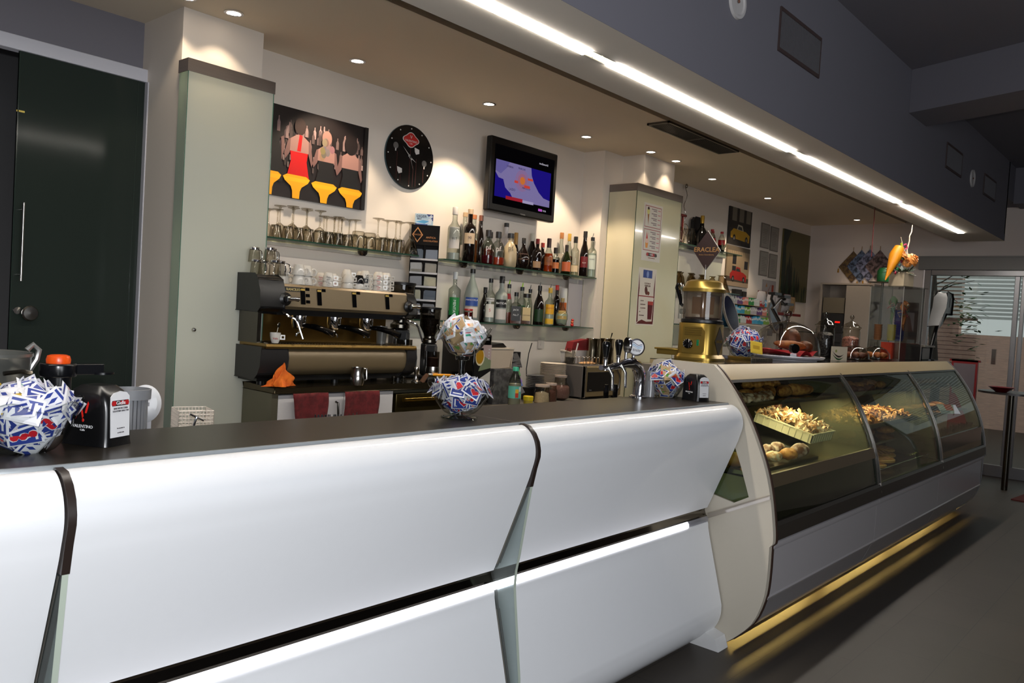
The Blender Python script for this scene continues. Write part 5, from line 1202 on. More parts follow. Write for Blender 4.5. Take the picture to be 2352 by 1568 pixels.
o = MB().tube([(0, 0, 0), (-.03, .0, -.08), (-.06, -.01, -.2), (-.065, -.02, -.26)], .004, 6).build('power_cord', M_BLACK, loc=(4.82, 4.02, 1.27)); tag(o, 'black power cord running down the wall by the microwave', 'cord')
o = MB().box(-.035, .035, 0, .012, -.045, .045).box(-.015, .015, -.004, 0, -.02, .02).build('wall_socket', P('socket_white', (206, 198, 190), .4), loc=(4.97, 4.045, 1.27)); tag(o, 'white wall socket behind the glass jar', 'socket')
t = thing('glass_jar', 'open glass jar with a straw on top of the microwave', 'jar', (4.90, 3.70, ZW))
MB().open_lathe([(.001, 0), (.038, 0), (.042, .01), (.042, .085), (.032, .10), (.03, .118)], 20).build('glass_wall', M_GLASS, t); MB().lathe([(.034, .004), (.036, .05), (0, .055)], 16).build('contents', P('dark_tea', (40, 36, 34), .7), t)
MB().tube([(.0, -.03, .01), (.05, -.03, .16)], .006, 6).build('straw', P('straw_white', (190, 186, 184), .4), t)
t = thing('cup_rack', 'wire toast rack with biscuits on top of the microwave', 'rack', (5.0, 3.62, ZW))
w = MB()
for i in range(5):
    x = -.09 + .045 * i
    for y in (-.05, .03): w.tube([(x - .016, y, 0), (x - .016, y, .05), (x - .010, y, .058), (x + .010, y, .058), (x + .016, y, .05), (x + .016, y, 0)], .0022, 6)
w.tube([(-.115, -.06, .004), (.115, -.06, .004), (.115, .05, .004), (-.115, .05, .004)], .0025, 6, closed=True)
w.build('wire_frame', M_STEEL, t); MB().blob((0, -.01, .012), .095, .04, .012).build('tray_base', P('biscuit', (206, 160, 110), .7), t)
t = thing('napkin_tub', 'white tub holding dark red napkins on top of the microwave', 'napkin holder', (5.07, 3.78, ZW))
MB().prism([(-.09, 0), (.09, 0), (.10, .09), (-.10, .09)], 'y', -.05, .06).build('tub', P('tub_white', (200, 196, 194), .3), t, bevel=.012)
MB().prism([(-.095, .0905), (.10, .10), (.11, .19), (-.07, .165)], 'y', -.03, .035).build('napkins', P('napkin_red', (120, 16, 24), .8), t)
def pitcher(x, y, r, h, label, spoon=False):
    t = thing('steel_pitcher', label, 'pitcher', (x, y, ZW), group='steel jugs on the microwave')
    MB().open_lathe([(.001, 0), (r, 0), (r * 1.02, h * .1), (r * .94, h * .55), (r * .98, h * .95), (r * 1.04, h), (r * .97, h), (r * .9, h * .5), (r * .93, .01), (.001, .01)], 28).build('body', P('worn_steel', (176, 166, 144), .16, metal=1., var=.4, scale=14), t)
    MB().tube([(r * .95, -.0, h * .95), (r * 1.5, 0, h * .9), (r * 1.5, 0, h * .3), (r * .95, 0, h * .2)], .006, 8).build('handle', M_STEEL, t)
    if spoon: MB().tube([(0, 0, h * .3), (.03, -.01, h * 1.0), (.045, -.012, h * 1.22)], [.003, .003, .006], 6).build('spoon', M_DSTEEL, t)
pitcher(5.13, 3.66, .052, .20, 'left steel jug on the microwave, behind the red napkins'); pitcher(5.235, 3.60, .058, .205, 'right steel jug with spoons on the microwave', True)
# ------------------------------------------------------------------ sachets
def pk_mesh(kind):
    W, H, T = .033, .026, .0022
    b = MB()
    white = P('sachet_white', (222, 222, 226), .4); blue = P('sachet_blue', (44, 62, 140), .4); red = P('sachet_red', (200, 34, 46), .4); green = P('sachet_green', (92, 150, 60), .4); brown = P('sachet_brown', (176, 148, 110), .5); yel = P('sachet_yellow', (214, 180, 60), .5); org = P('sachet_orange', (222, 120, 60), .4)
    base = {'blue': white, 'back': white, 'brown': brown, 'yellow': yel, 'sweet': white, 'mixed': white}[kind]
    vs = [(-W, 0, -H), (W, 0, -H), (W, 0, H), (-W, 0, H), (-W * .8, -T, -H * .78), (W * .8, -T, -H * .78), (W * .8, -T, H * .78), (-W * .8, -T, H * .78), (-W * .8, T, -H * .78), (W * .8, T, -H * .78), (W * .8, T, H * .78), (-W * .8, T, H * .78)]
    b.add(vs, [(4, 5, 6, 7), (0, 1, 5, 4), (1, 2, 6, 5), (2, 3, 7, 6), (3, 0, 4, 7), (9, 8, 11, 10), (1, 0, 8, 9), (2, 1, 9, 10), (3, 2, 10, 11), (0, 3, 11, 8)], base)
    def q(x0, z0, x1, z1, m, y, s=-1): b.add([(x0, s * y, z0), (x1, s * y, z0), (x1, s * y, z1), (x0, s * y, z1)], [(0, 1, 2, 3) if s < 0 else (3, 2, 1, 0)], m)
    def heart(cx, cz, r, m, y, s=-1):
        p = [(cx + r * (math.sin(a) ** 3), s * y, cz + r * (0.8125 * math.cos(a) - .3125 * math.cos(2 * a) - .125 * math.cos(3 * a) - .0625 * math.cos(4 * a))) for a in [2 * PI * i / 18 for i in range(18)]]
        b.add([(cx, s * y, cz)] + p, [((0, i + 1, (i + 1) % 18 + 1) if s > 0 else (0, (i + 1) % 18 + 1, i + 1)) for i in range(18)], m)
    if kind == 'blue':
        q(-W * .86, -H * .84, W * .86, H * .84, blue, T * 1.08); heart(.011, .001, .0185, white, T * 1.25); heart(.011, .001, .016, red, T * 1.4)
        q(-W * .7, -H * .6, -W * .55, H * .6, white, T * 1.3); q(-W * .86, -H * .84, W * .86, H * .84, blue, T * 1.08, 1); q(-W * .5, -H * .4, W * .5, H * .4, white, T * 1.2, 1); q(-W * .35, -H * .2, W * .35, H * .2, red, T * 1.3, 1)
    elif kind == 'back':
        for s in (-1, 1):
            for k in range(5): b.add([(W * (-.8 + .4 * k - .13), s * T * 1.1, 0), (W * (-.8 + .4 * k), s * T * 1.1, -H * .5), (W * (-.8 + .4 * k + .13), s * T * 1.1, 0), (W * (-.8 + .4 * k), s * T * 1.1, H * .5)], [(0, 1, 2, 3)], blue)
            q(-W * .86, H * .60, W * .86, H * .82, blue, T * 1.1, s)
    elif kind == 'brown':
        for s in (-1, 1): heart(.010, .0, .012, green, T * 1.3, s); q(-W * .8, -H * .8, -W * .4, H * .8, white, T * 1.1, s); q(-W * .72, -H * .7, -W * .5, H * .7, blue, T * 1.2, s)
    elif kind == 'sweet':
        for s in (-1, 1): q(-W * .2, -H * .1, W * .75, H * .16, P('sachet_teal', (60, 160, 130), .4), T * 1.1, s); q(-W * .7, -H * .6, -W * .2, H * .5, P('sachet_cream', (224, 200, 170), .5), T * 1.1, s); q(-W * .7, -H * .6, -W * .4, -H * .2, org, T * 1.2, s); q(-.2 * W, -.35 * H, W * .75, -.25 * H, red, T * 1.1, s)
    elif kind == 'yellow': q(-W * .6, -H * .3, W * .5, H * .3, P('sachet_ochre', (176, 140, 40), .5), T * 1.1)
    elif kind == 'mixed': q(-W * .6, -H * .6, W * .6, H * .6, org, T * 1.1); heart(0, 0, .016, red, T * 1.3)
    me = b.build('sachet_proto', None, flat=True); m = me.data; bpy.data.objects.remove(me); return m
PKM = {k: pk_mesh(k) for k in ('blue', 'back', 'brown', 'yellow', 'sweet', 'mixed')}
PLAB = {'blue': 'blue sugar sachet with red heart', 'back': 'white sugar sachet with blue diamonds', 'brown': 'brown cane sugar sachet with green clover', 'yellow': 'yellow sachet', 'sweet': 'white sweetener sachet with teal lettering', 'mixed': 'white sachet with orange print'}
def fill(cx, cy, z0, rb, rt, hb, peak, n, kinds, where, grp, seed, s=1.0, n_in=None):
    """sachets on the inner wall of a bowl and heaped above the rim"""
    rr = random.Random(seed)
    for i in range(n):
        outer = i < n * .42
        if outer:   # stood against the wall, seen through the plastic
            v = rr.uniform(.12, .95); a = 2.399 * i + rr.uniform(-.2, .2); rad = (rb + (rt - rb) * v ** .7) - .012 * s - rr.uniform(0, .006)
            z = z0 + .012 + (hb - .008) * v; pitch = rr.uniform(.5, .95) - .5 * v
            no = Vector((math.cos(a) * math.cos(pitch), math.sin(a) * math.cos(pitch), -math.sin(pitch)))
        else:       # the heap
            k = (i - n * .42) / (n * .58); rad = (rt - .006) * (1 - k) ** .6; a = 2.399 * i + rr.uniform(-.3, .3)
            z = z0 + hb - .012 + (peak - hb) * k ** .8 + rr.uniform(-.004, .006)
            el = rr.uniform(.05, .75) + .3 * k
            no = Vector((math.cos(a + rr.uniform(-.5, .5)) * math.cos(el), math.sin(a + rr.uniform(-.5, .5)) * math.cos(el), math.sin(el)))
        kd = rr.choice(kinds)
        o = bpy.data.objects.new('sugar_sachet', PKM[kd]); COL.objects.link(o)
        q = no.to_track_quat('-Y', 'Z').to_matrix().to_4x4() @ Matrix.Rotation(rr.uniform(-PI, PI), 4, 'Y')
        q.translation = Vector((cx + rad * math.cos(a), cy + rad * math.sin(a), z)); o.matrix_world = q; o.scale = (s, s, s)
        tag(o, PLAB[kd] + ' ' + where, 'sugar sachet', grp)
M_BOWL = G('bowl_plastic', (244, 246, 246), (190, 194, 192), 1.2)
def bowl_mesh(rb, rt, h, waves=6, n=60, base=True):
    b = MB(); vs = []; fs = []; rows = 10
    for j in range(rows + 1):
        v = j / rows
        for i in range(n):
            a = 2 * PI * i / n; wv = math.cos(waves * a)
            r = rb + (rt - rb) * (v ** .65) * (1 + .06 * wv * v)
            z = h * (v ** 1.15) + (.010 * wv * v ** 4)
            vs.append((r * math.cos(a), r * math.sin(a), z))
    for j in range(rows):
        for i in range(n): fs.append((j * n + i, j * n + (i + 1) % n, (j + 1) * n + (i + 1) % n, (j + 1) * n + i))
    fs.append(tuple(range(n)))
    b.add(vs, fs)
    b.tube([vs[rows * n + i] for i in range(n)], .0013, 5, closed=True)
    return b
TT = 1.1304
MIX = ['blue'] * 8 + ['back'] * 2
t = thing('sugar_bowl', 'clear scalloped bowl of sugar sachets at near end of bar', 'bowl', (.600, 1.875, TT)); bowl_mesh(.045, .108, .105).build('plastic_bowl', M_BOWL, t)
fill(.600, 1.875, TT, .045, .106, .102, .140, 74, MIX + ['sweet', 'yellow'], 'in the bowl at the near end of bar', 'sachets in the near bowl', 3, 1.0)
t = thing('sugar_bowl', 'clear scalloped bowl of sugar sachets beside display case end', 'bowl', (3.385, 1.975, TT)); bowl_mesh(.04, .100, .105).build('plastic_bowl', M_BOWL, t)
fill(3.385, 1.975, TT, .04, .096, .102, .165, 60, MIX + ['brown'] * 4 + ['mixed'], 'in the bowl next to the display case', 'sachets in the bowl by the display case', 5, .95)
t = thing('sachet_stand', 'two tier clear plastic stand full of sugar sachets', 'stand', (1.885, 1.865, TT))
MB().lathe([(.055, 0), (.056, .004), (.02, .010), (.012, .012)], 32).open_lathe([(.055, .004), (.060, .0), (.062, .004)], 32).build('foot', M_BOWL, t)
MB().lathe([(.012, .012), (.010, .06), (.0095, .17), (.012, .19), (.022, .192), (.024, .198), (.024, .205), (.012, .207)], 24).build('stem', G('stem_plastic', (228, 232, 232), (130, 134, 134), 1.6), t)
b1 = bowl_mesh(.035, .108, .098).build('lower_bowl', M_BOWL, t); b1.location = (0, 0, .012)
b2 = bowl_mesh(.03, .088, .085).build('upper_bowl', M_BOWL, t); b2.location = (0, 0, .207)
fill(1.885, 1.865, TT + .012, .035, .104, .092, .118, 62, MIX, 'in the lower tier of the two tier stand', 'sachets in the lower tier', 8, .92)
fill(1.885, 1.865, TT + .207, .03, .084, .080, .120, 44, ['sweet'] * 5 + ['brown'] * 3 + ['mixed'], 'in the upper tier of the two tier stand', 'sachets in the upper tier', 9, .92)

# ------------------------------------------------------------------ napkin dispensers
def dispenser(x, y, a, label, s=1.0):
    t = thing('napkin_dispenser', label, 'napkin dispenser', (x, y, TT), a, group='black napkin dispensers on the bar')
    w, d, h = .044 * s, .062 * s, .134 * s
    b = MB(); rows = 12; n = 32; vs = []; fs = []
    for j in range(rows + 1):
        v = j / rows; z = h * v
        k = 1.0 if v < .08 else 1.0 - .10 * ((v - .08) / .92) ** 1.2
        if v > .8: k *= math.sqrt(max(0.0, 1 - ((v - .8) / .2) ** 2 * .55))
        kd = k * (1.0 if v < .55 else math.sqrt(max(.12, 1 - ((v - .55) / .50) ** 2 * .55)))
        for i in range(n):
            q = 2 * PI * (i + .5) / n; cx, sy = math.cos(q), math.sin(q)
            vs.append((w * k * (1.04 if v < .06 else 1) * math.copysign(abs(cx) ** .3, cx), (d * kd) * (1.03 if v < .06 else 1) * math.copysign(abs(sy) ** .3, sy), z))
    for j in range(rows):
        for i in range(n): fs.append((j * n + i, j * n + (i + 1) % n, (j + 1) * n + (i + 1) % n, (j + 1) * n + i))
    fs.append(tuple(reversed(range(n)))); fs.append(tuple(rows * n + i for i in range(n)))
    b.add(vs, fs).build('casing', P('dispenser_black', (14, 14, 15), .28, var=.15), t, angle=30)
    # label plate on the short front (-y), leaning with the casing
    la = .038
    o = Print(.058 * s, .104 * s, (214, 214, 216), .0025, .4)
    pw, ph = .058 * s, .104 * s
    o.b = MB(); pts = [(0, 0), (pw, 0), (pw, ph * .88), (pw * .85, ph * .96), (pw * .5, ph), (pw * .15, ph * .96), (0, ph * .88)]
    o.b.prism(pts, 'y', 0, .0025, o.c((216, 216, 218)))
    o.poly([(pw * .06, ph * .68), (pw * .94, ph * .68), (pw * .98, ph * .74), (pw * .94, ph * .80), (pw * .06, ph * .80), (pw * .02, ph * .74)], (30, 26, 26))
    o.ell(pw * .16, ph * .74, pw * .13, ph * .055, (176, 24, 28)); o.ell(pw * .86, ph * .74, pw * .11, ph * .055, (176, 24, 28)); o.rect(pw * .5, ph * .70, pw * .78, ph * .785, (176, 24, 28))
    pr_ = o.b.build('label_plate', None, t, flat=True); pr_.location = (-pw / 2, -d * 1.02, .020 * s); pr_.rotation_euler = (-la * 1.1, 0, 0)
    tw_ = P('label_white', (226, 226, 228), .4); ti = P('label_ink', (60, 56, 60), .5)
    rotl = (PI / 2 - la * 1.1, 0, 0)
    yy = lambda z: -d * 1.02 - .0012 + math.sin(la * 1.1) * (z - .020 * s)
    for s_, sz, zz, mm in (('Gielle', .0125, .097, tw_), ('BAR PASTICCERIA', .0055, .085, ti), ('GELATERIA SALA THE', .0052, .079, ti), ('Via Garibaldi, 30', .0035, .040, ti), ('tel. 0734 1234', .0035, .030, ti)):
        text(s_, sz * s, mm, t, (0, yy(zz * s), zz * s), rot=rotl)
    # emblem and name on the long side (-x)
    rr_ = (PI / 2, 0, -PI / 2); red = P('emblem_red', (200, 34, 24), .4)
    e = MB(); xx = -w * 1.0 - .0005
    pts = [(.010, .095), (.004, .080), (.008, .070), (.0, .058), (.004, .070), (-.004, .082), (-.010, .098), (-.006, .082), (-.001, .074)]
    e.add([(xx + .001, -y_ * .9 * s, z_ * s) for y_, z_ in [(-.011, .092), (-.005, .090), (.001, .066), (-.003, .060)]], [(0, 1, 2, 3)]); e.add([(xx + .0025, -y_ * s, z_ * s) for y_, z_ in [(.004, .082), (.010, .100), (.013, .094), (.006, .068), (.001, .066)]], [(0, 1, 2, 3, 4)])
    e.blob((xx + .0005, 0, .057 * s), .0006, .003, .004)
    e.build('emblem', red, t, flat=True)
    text('VALENTINO', .010 * s, tw_, t, (xx - .0002, 0, .043 * s), rot=rr_); text('Caffe', .006 * s, tw_, t, (xx - .0002, 0, .035 * s), rot=rr_)
    return t
dispenser(.762, 1.915, math.radians(27), 'black napkin dispenser with white label, beside the near sugar bowl')
dispenser(3.425, 1.835, math.radians(-20), 'black napkin dispenser standing against the display case end panel', .92)

# ------------------------------------------------------------------ beer and water tap
t = thing('tap_tower', 'chrome arched drinks tap tower with two black handles', 'tap tower', (0, 0, 0)); t.location = (3.225, 2.025, TT)
MB().lathe([(.042, 0), (.042, .006), (.03, .012)], 24).tube([(0, 0, .0), (.006, 0, .07), (.0, 0, .115), (-.03, 0, .148), (-.075, 0, .163), (-.13, 0, .160), (-.20, 0, .148), (-.27, 0, .140)], [.027, .027, .028, .028, .027, .022, .016, .012], 18).build('arch_pipe', M_CHROME, t)
for x, z in ((-.285, .142), (-.185, .152)):
    tp = MB().cyl((x, 0, z - .012), (x, 0, z + .03), .011, .008).cyl((x - .03, -.0, z), (x + .012, 0, z), .012).tube([(x, -.02, z), (x - .01, -.05, z - .03), (x - .02, -.06, z - .095)], [.008, .007, .006], 10).build('tap', M_CHROME, t)
    MB().lathe([(.008, .03), (.010, .045), (.018, .09), (.0195, .103), (.014, .115), (0, .118)], 16, (x, 0, z)).build('tap_handle', M_BLACKG, tp)
    MB().lathe([(.011, .026), (.009, .04), (.012, .046)], 14, (x, 0, z)).build('handle_collar', M_CHROME, tp)
Mm = rot3(PI / 2, 0, -.62)
MB().lathe([(.036, 0), (.040, .004), (.040, .012), (.036, .014), (0, .014)], 32, (-.062, -.01, .235), M=Mm).cyl((-.062, 0, .16), (-.062, 0, .20), .008).build('brand_medallion', M_CHROME, t)
md = MB(); fc = Vector((-.062, -.01, .235)) + Mm @ Vector((0, 0, .0146))
def dpt(u, v, k=0): return fc + Mm @ Vector((u, v, .0003 * k))
ring = [dpt(.033 * math.cos(a), .033 * math.sin(a)) for a in [2 * PI * i / 28 for i in range(28)]]
md.add(ring, [tuple(range(28))], P('medal_white', (222, 222, 224), .3))
for k, (v0, c) in enumerate(((.016, (30, 50, 100)), (.008, (60, 140, 196)), (.001, (130, 180, 214)))):
    up = [dpt(-.026 + .0052 * i, v0 + .0035 * math.sin(i * .8) - .0012 * i + .006, 1) for i in range(11)]; lo = [dpt(-.026 + .0052 * i, v0 - .003 + .0035 * math.sin(i * .8) - .0012 * i + .006, 1) for i in range(11)]
    md.add(up + lo[::-1], [tuple(range(22))], P('medal_%d' % c[0], c, .3))
md.build('medallion_face', None, t, flat=True)
o = text('frizzy', .018, P('medal_ink', (40, 40, 60), .4), t, dpt(0, -.013, 2)); o.rotation_euler = (Mm @ Matrix.Rotation(0, 3, 'X')).to_euler()
MB().lathe([(.036, 0), (.038, .006), (.036, .012), (0, .012)], 32, (-.125, 0, .243), M=rot3(PI / 2, 0, 1.0)).cyl((-.125, 0, .17), (-.125, 0, .21), .007).build('rear_medallion', M_CHROME, t)
# plastic cups
c0 = thing('plastic_cup', 'clear plastic cup in the nested stack beside the tap tower', 'cup', (3.315, 2.02, TT), group='nested plastic cups by the tap tower')
MB().open_lathe([(.026, 0), (.0185, .068), (.001, .068)], 20).build('cup_wall', G('cup_plastic', (236, 236, 236), (200, 200, 200), 1.4, haze=.28, hazecol=(226, 226, 230)), c0)
for k in range(1, 14): dup(c0, (3.315, 2.02, TT + .0042 * k))

# ------------------------------------------------------------------ kitchen tools on the low work surface behind the bar
ZK = .95
t = thing('steel_bucket', 'galvanised steel bucket behind the near sugar bowl', 'bucket', (.675, 2.46, ZK))
MB().open_lathe([(.001, 0), (.085, 0), (.118, .335), (.122, .34), (.122, .348), (.116, .345), (.083, .005)], 32).build('body', P('galvanised', (134, 136, 132), .4, metal=.7, var=.25, scale=14), t)
MB().tube([(.108, -.03, .30), (.125, -.03, .33), (.130, -.03, .355), (.115, -.03, .37), (.10, -.03, .355)], .008, 8).build('handle_ear', P('zinc', (150, 150, 148), .35, metal=.7), t)
MB().tube([(.02, -.118, .30), (.06, -.116, .305), (.09, -.1, .30)], .006, 8).build('handle', M_DSTEEL, t)
t = thing('citrus_juicer', 'black juicer with orange knob behind the napkin dispenser', 'juicer', (.845, 2.40, ZK))
MB().lathe([(.034, 0), (.034, .30)], 24).build('column', P('juicer_black', (13, 14, 18), .22), t, bevel=.002)
MB().lathe([(.045, .285), (.047, .295), (.047, .318), (.044, .322), (0, .322)], 28).box(.0, .115, -.02, .02, .29, .320).build('collar', P('juicer_black', (13, 14, 18), .22), t, bevel=.002)
MB().lathe([(.030, .322), (.031, .332), (.028, .342), (.02, .345), (0, .346)], 24).build('knob', P('juicer_orange', (232, 84, 20), .3), t)
MB().obox((-.010, -.034, .245), .010, .001, .004, rz(-.2)).build('red_badge', P('badge_red', (190, 30, 24), .4), t)
MB().lathe([(.033, .0), (.033, .006), (0, .006)], 20, (.115, 0, .29)).build('spout', P('juicer_black', (13, 14, 18), .22), t)
t = thing('cutlery_basket', 'grey slotted plastic cutlery basket behind the bar', 'basket', (1.045, 2.40, ZK))
b = MB().open_lathe([(.050, .215), (.056, .216), (.057, .245), (.053, .246), (.050, .22)], 28)
for i in range(26): a = 2 * PI * i / 26; b.obox((.046 * math.cos(a), .046 * math.sin(a), .11), .0022, .0040, .11, rz(a))
b.build('slotted_wall', P('basket_grey', (118, 120, 124), .5), t); MB().lathe([(.044, 0), (.044, .06), (0, .06)], 20).build('base', P('basket_grey', (118, 120, 124), .5), t)
t = thing('plastic_plate', 'white dish propped on edge beside the cutlery basket', 'dish', (1.135, 2.50, 1.135), -.4)
MB().lathe([(.02, .012), (.034, .010), (.045, -.002), (.047, 0), (.034, .014), (.019, .016), (0, .016)], 32, M=rot3(PI / 2 - .12, 0, 0), sy=1.25).build('dish', P('dish_white', (196, 198, 202), .4), t)
MB().box(-.012, .012, -.0175, -.0165, -.006, .006).build('stamp', P('stamp_grey', (120, 120, 126), .5), t)
MB().box(-.02, .02, .01, .05, -.185, -.04).build('prop', P('prop_white', (180, 180, 184), .5), t)
t = thing('wire_basket', 'small cream plastic mesh basket behind the bar top', 'basket', (1.25, 2.42, 1.03), -.25)
b = MB(); w, d, h = .052, .052, .092
for k in range(9):
    z = h * k / 8
    for s in ((-w, -d, w, -d), (w, -d, w, d), (-w, -d, -w, d), (-w, d, w, d)): b.tube([(s[0], s[1], z), (s[2], s[3], z)], .0016, 4)
for k in range(11):
    u = -w + 2 * w * k / 10
    for q in ((u, -d), (u, d), (-w, u), (w, u)): b.tube([(q[0], q[1], 0), (q[0], q[1], h)], .0016, 4)
b.build('mesh_wall', P('cream_plastic', (206, 196, 184), .5), t)
MB().box(-w, w, -d, d, -.082, -.001).build('solid_base', P('cream_plastic', (206, 196, 184), .5), t)
o = MB().tube([(0, 0, 0), (.02, 0, .06), (.032, 0, .10)], .0035, 8).tube([(.01, 0, .11), (.032, 0, .10), (.055, 0, .088)], .003, 8).blob((0, 0, 0), .007, .007, .007).build('whisk_rod', M_CHROME, loc=(1.185, 2.33, 1.01)); tag(o, 'thin chrome stirring rod leaning at the mesh basket', 'rod')
o = MB().cyl((0, 0, -.055), (0, 0, -.0), .0034).build('rod_grip', M_DSTEEL, o)
t = thing('straw_box', 'black ribbed straw holder just behind the bar top', 'holder', (1.70, 2.33, ZK), -.3)
b = MB().box(-.055, .055, -.03, .03, 0, .12)
for i in range(12): x = -.052 + .0095 * i; b.box(x - .003, x + .003, -.033, -.03, 0, .12 + .006 * (i % 2))
b.build('ribbed_box', P('navy_black', (24, 26, 32), .45), t)
b = MB()
for i in range(14): x = -.045 + .007 * i; b.cyl((x, R.uniform(-.015, .015), .1), (x + R.uniform(-.006, .006), 0, .142), .0022, n=6)
b.build('straws', P('straw_black', (24, 24, 28), .4), t)
b = MB()
for i in range(3): b.cyl((.075 + .012 * i, 0, .02), (.08 + .014 * i, 0, .142 + .003 * i), .0016, n=6)
o = b.build('stirrers', M_STEEL, t)
for x, l in ((3.37, 'black handled knife standing behind the tap tower'), (3.29, 'black handled tool standing behind the bar by the taps')):
    o = MB().tube([(0, 0, 0), (.0, 0, .19), (.0, 0, .215)], [.006, .014, .010], 8).build('kitchen_tool', M_BLACKG, loc=(x, 2.25, ZK)); tag(o, l, 'tool')
# ------------------------------------------------------------------ posters on the right pillar
YP = 3.5795
t = thing('price_poster', 'white ice cream price poster on the pale green pillar cladding', 'poster', (5.61, YP, 1.99))
w, h = .29, .47
p = Print(w, h, (208, 202, 190), .001, .4)
rd = (150, 28, 44)
for y0_ in (.085, .275): p.ring(.02, y0_, w - .02, y0_ + .175, .005, rd)
p.poly([(.052, .40), (.085, .40), (.075, .29)], (150, 100, 50)); p.ell(.068, .405, .022, .026, (206, 200, 120)); p.ell(.068, .428, .016, .012, (60, 36, 30))
p.poly([(.048, .15), (.092, .15), (.085, .105), (.055, .105)], (226, 146, 50)); p.ell(.07, .165, .026, .022, (226, 190, 170)); p.poly([(.055, .18), (.062, .245), (.072, .19), (.082, .24), (.08, .18)], (200, 50, 40))
for k in range(4):
    for y0_ in (.085, .275):
        z = y0_ + .15 - .038 * k; p.rect(.115, z, .20, z + .006, (110, 90, 96)); p.rect(.145, z - .013, .20, z - .007, (110, 90, 96)); p.rect(.215, z - .004, .255, z + .002, (190, 100, 110))
p.poly([(.08, .04), (.23, .04), (.24, .05), (.23, .068), (.08, .068), (.07, .05)], (40, 30, 30)); p.ell(.09, .054, .018, .014, (170, 30, 34)); p.rect(.15, .042, .20, .066, (170, 30, 34))
p.b.build('poster_sheet', None, t, flat=True); text('Gielle', .022, P('label_white', (226, 226, 228), .4), t, (.145, -.0045, .055)); text('IL GELATO COME VUOI TU', .0085, P('ink_red', (150, 40, 50), .5), t, (.155, -.003, .026))
t = thing('energy_poster', 'white and brown poster of a drink glass, below the price poster', 'poster', (5.59, YP, 1.46))
w, h = .275, .47
p = Print(w, h, (210, 202, 188), .001, .4)
br = (96, 30, 26)
p.poly([(0.01, .02), (.03, .03), (.022, .2), (.028, .3), (.012, .44), (.008, .2)], br); p.poly([(w - .01, .02), (w - .03, .03), (w - .022, .2), (w - .028, .3), (w - .012, .44), (w - .008, .2)], br)
p.poly([(.01, .01), (w - .01, .01), (w - .02, .035), (.16, .03), (.09, .045), (.04, .03)], br)
p.rect(.07, .39, .21, .455, (34, 64, 130)); p.ell(.14, .42, .018, .028, (120, 140, 190)); p.rect(.02, .235, w - .02, .243, (150, 40, 40))
p.ell(.13, .285, .022, .036, (84, 36, 26), rot=.3); p.ell(.165, .265, .02, .016, (110, 54, 36))
p.poly([(.175, .05), (.235, .05), (.25, .20), (.165, .20)], (90, 16, 22)); p.poly([(.172, .17), (.248, .17), (.25, .20), (.168, .20)], (170, 60, 50)); p.poly([(.235, .2), (.262, .225), (.26, .23), (.228, .2)], (230, 225, 220))
p.b.build('poster_sheet', None, t, flat=True)
ik = P('ink_brown', (90, 50, 44), .5)
for s, sz, x, z in (('COCKTAIL DI', .015, .135, .345), ('ENERGIA', .022, .14, .325), ('LASCIATI', .012, .07, .20), ('SORPRENDERE', .012, .085, .17), ('DAL BENESSERE', .011, .09, .14), ('DEL', .011, .045, .11), ('MELOGRANO', .012, .075, .08)): text(s, sz, ik, t, (x, -.0055, z))

# ------------------------------------------------------------------ pictures on the wall beyond the pillar
YW = 4.06
def pic(x0, x1, z0, z1, base, name, label, cat='picture', th=.02):
    t = thing(name, label, cat, (x0, YW - th - .001, z0)); return t, Print(x1 - x0, z1 - z0, base, th, .5), x1 - x0, z1 - z0
t, p, w, h = pic(8.03, 8.57, 2.39, 2.79, (34, 30, 28), 'wall_picture', 'picture of a yellow vintage car below grey shutters')
for i in range(3): p.rect(.06 + .17 * i, h * .64, .17 + .17 * i, h, (110, 104, 92))
def car(p, cx, cy, s, col, roof):
    p.poly([(cx - .19 * s, cy), (cx + .20 * s, cy - .02 * s), (cx + .21 * s, cy + .05 * s), (cx + .12 * s, cy + .08 * s), (cx - .14 * s, cy + .09 * s), (cx - .20 * s, cy + .05 * s)], col)
    p.poly([(cx - .07 * s, cy + .085 * s), (cx + .07 * s, cy + .08 * s), (cx + .04 * s, cy + .13 * s), (cx - .05 * s, cy + .135 * s)], roof); p.poly([(cx - .055 * s, cy + .088 * s), (cx + .05 * s, cy + .084 * s), (cx + .03 * s, cy + .115 * s), (cx - .04 * s, cy + .12 * s)], (40, 44, 44))
    for dx in (-.12, .14): p.ell(cx + dx * s, cy, .03 * s, .035 * s, (22, 20, 20)); p.ell(cx + dx * s, cy, .014 * s, .016 * s, (120, 116, 110))
car(p, .27, .07, 1.15, (170, 130, 26), (176, 170, 150)); p.rect(0, 0, w, .03, (26, 24, 22)); p.b.build('print', None, t, flat=True)
t, p, w, h = pic(8.035, 8.58, 1.94, 2.375, (140, 122, 96), 'wall_picture', 'picture of a red vintage car in front of a pale house')
p.rect(0, h - .05, w, h, (90, 80, 66)); 
for z, x in ((.24, .13), (.13, .13), (.20, .42)): p.rect(x, z, x + .09, z + .09, (30, 30, 32))
for i in range(12): p.rect(.02 + .045 * i, .33, .025 + .045 * i, .40, (80, 76, 70))
p.rect(0, .05, w, .10, (70, 56, 44)); car(p, .28, .08, 1.0, (150, 30, 24), (140, 30, 26)); p.rect(0, 0, w, .045, (150, 130, 108)); p.b.build('print', None, t, flat=True)
n = 0
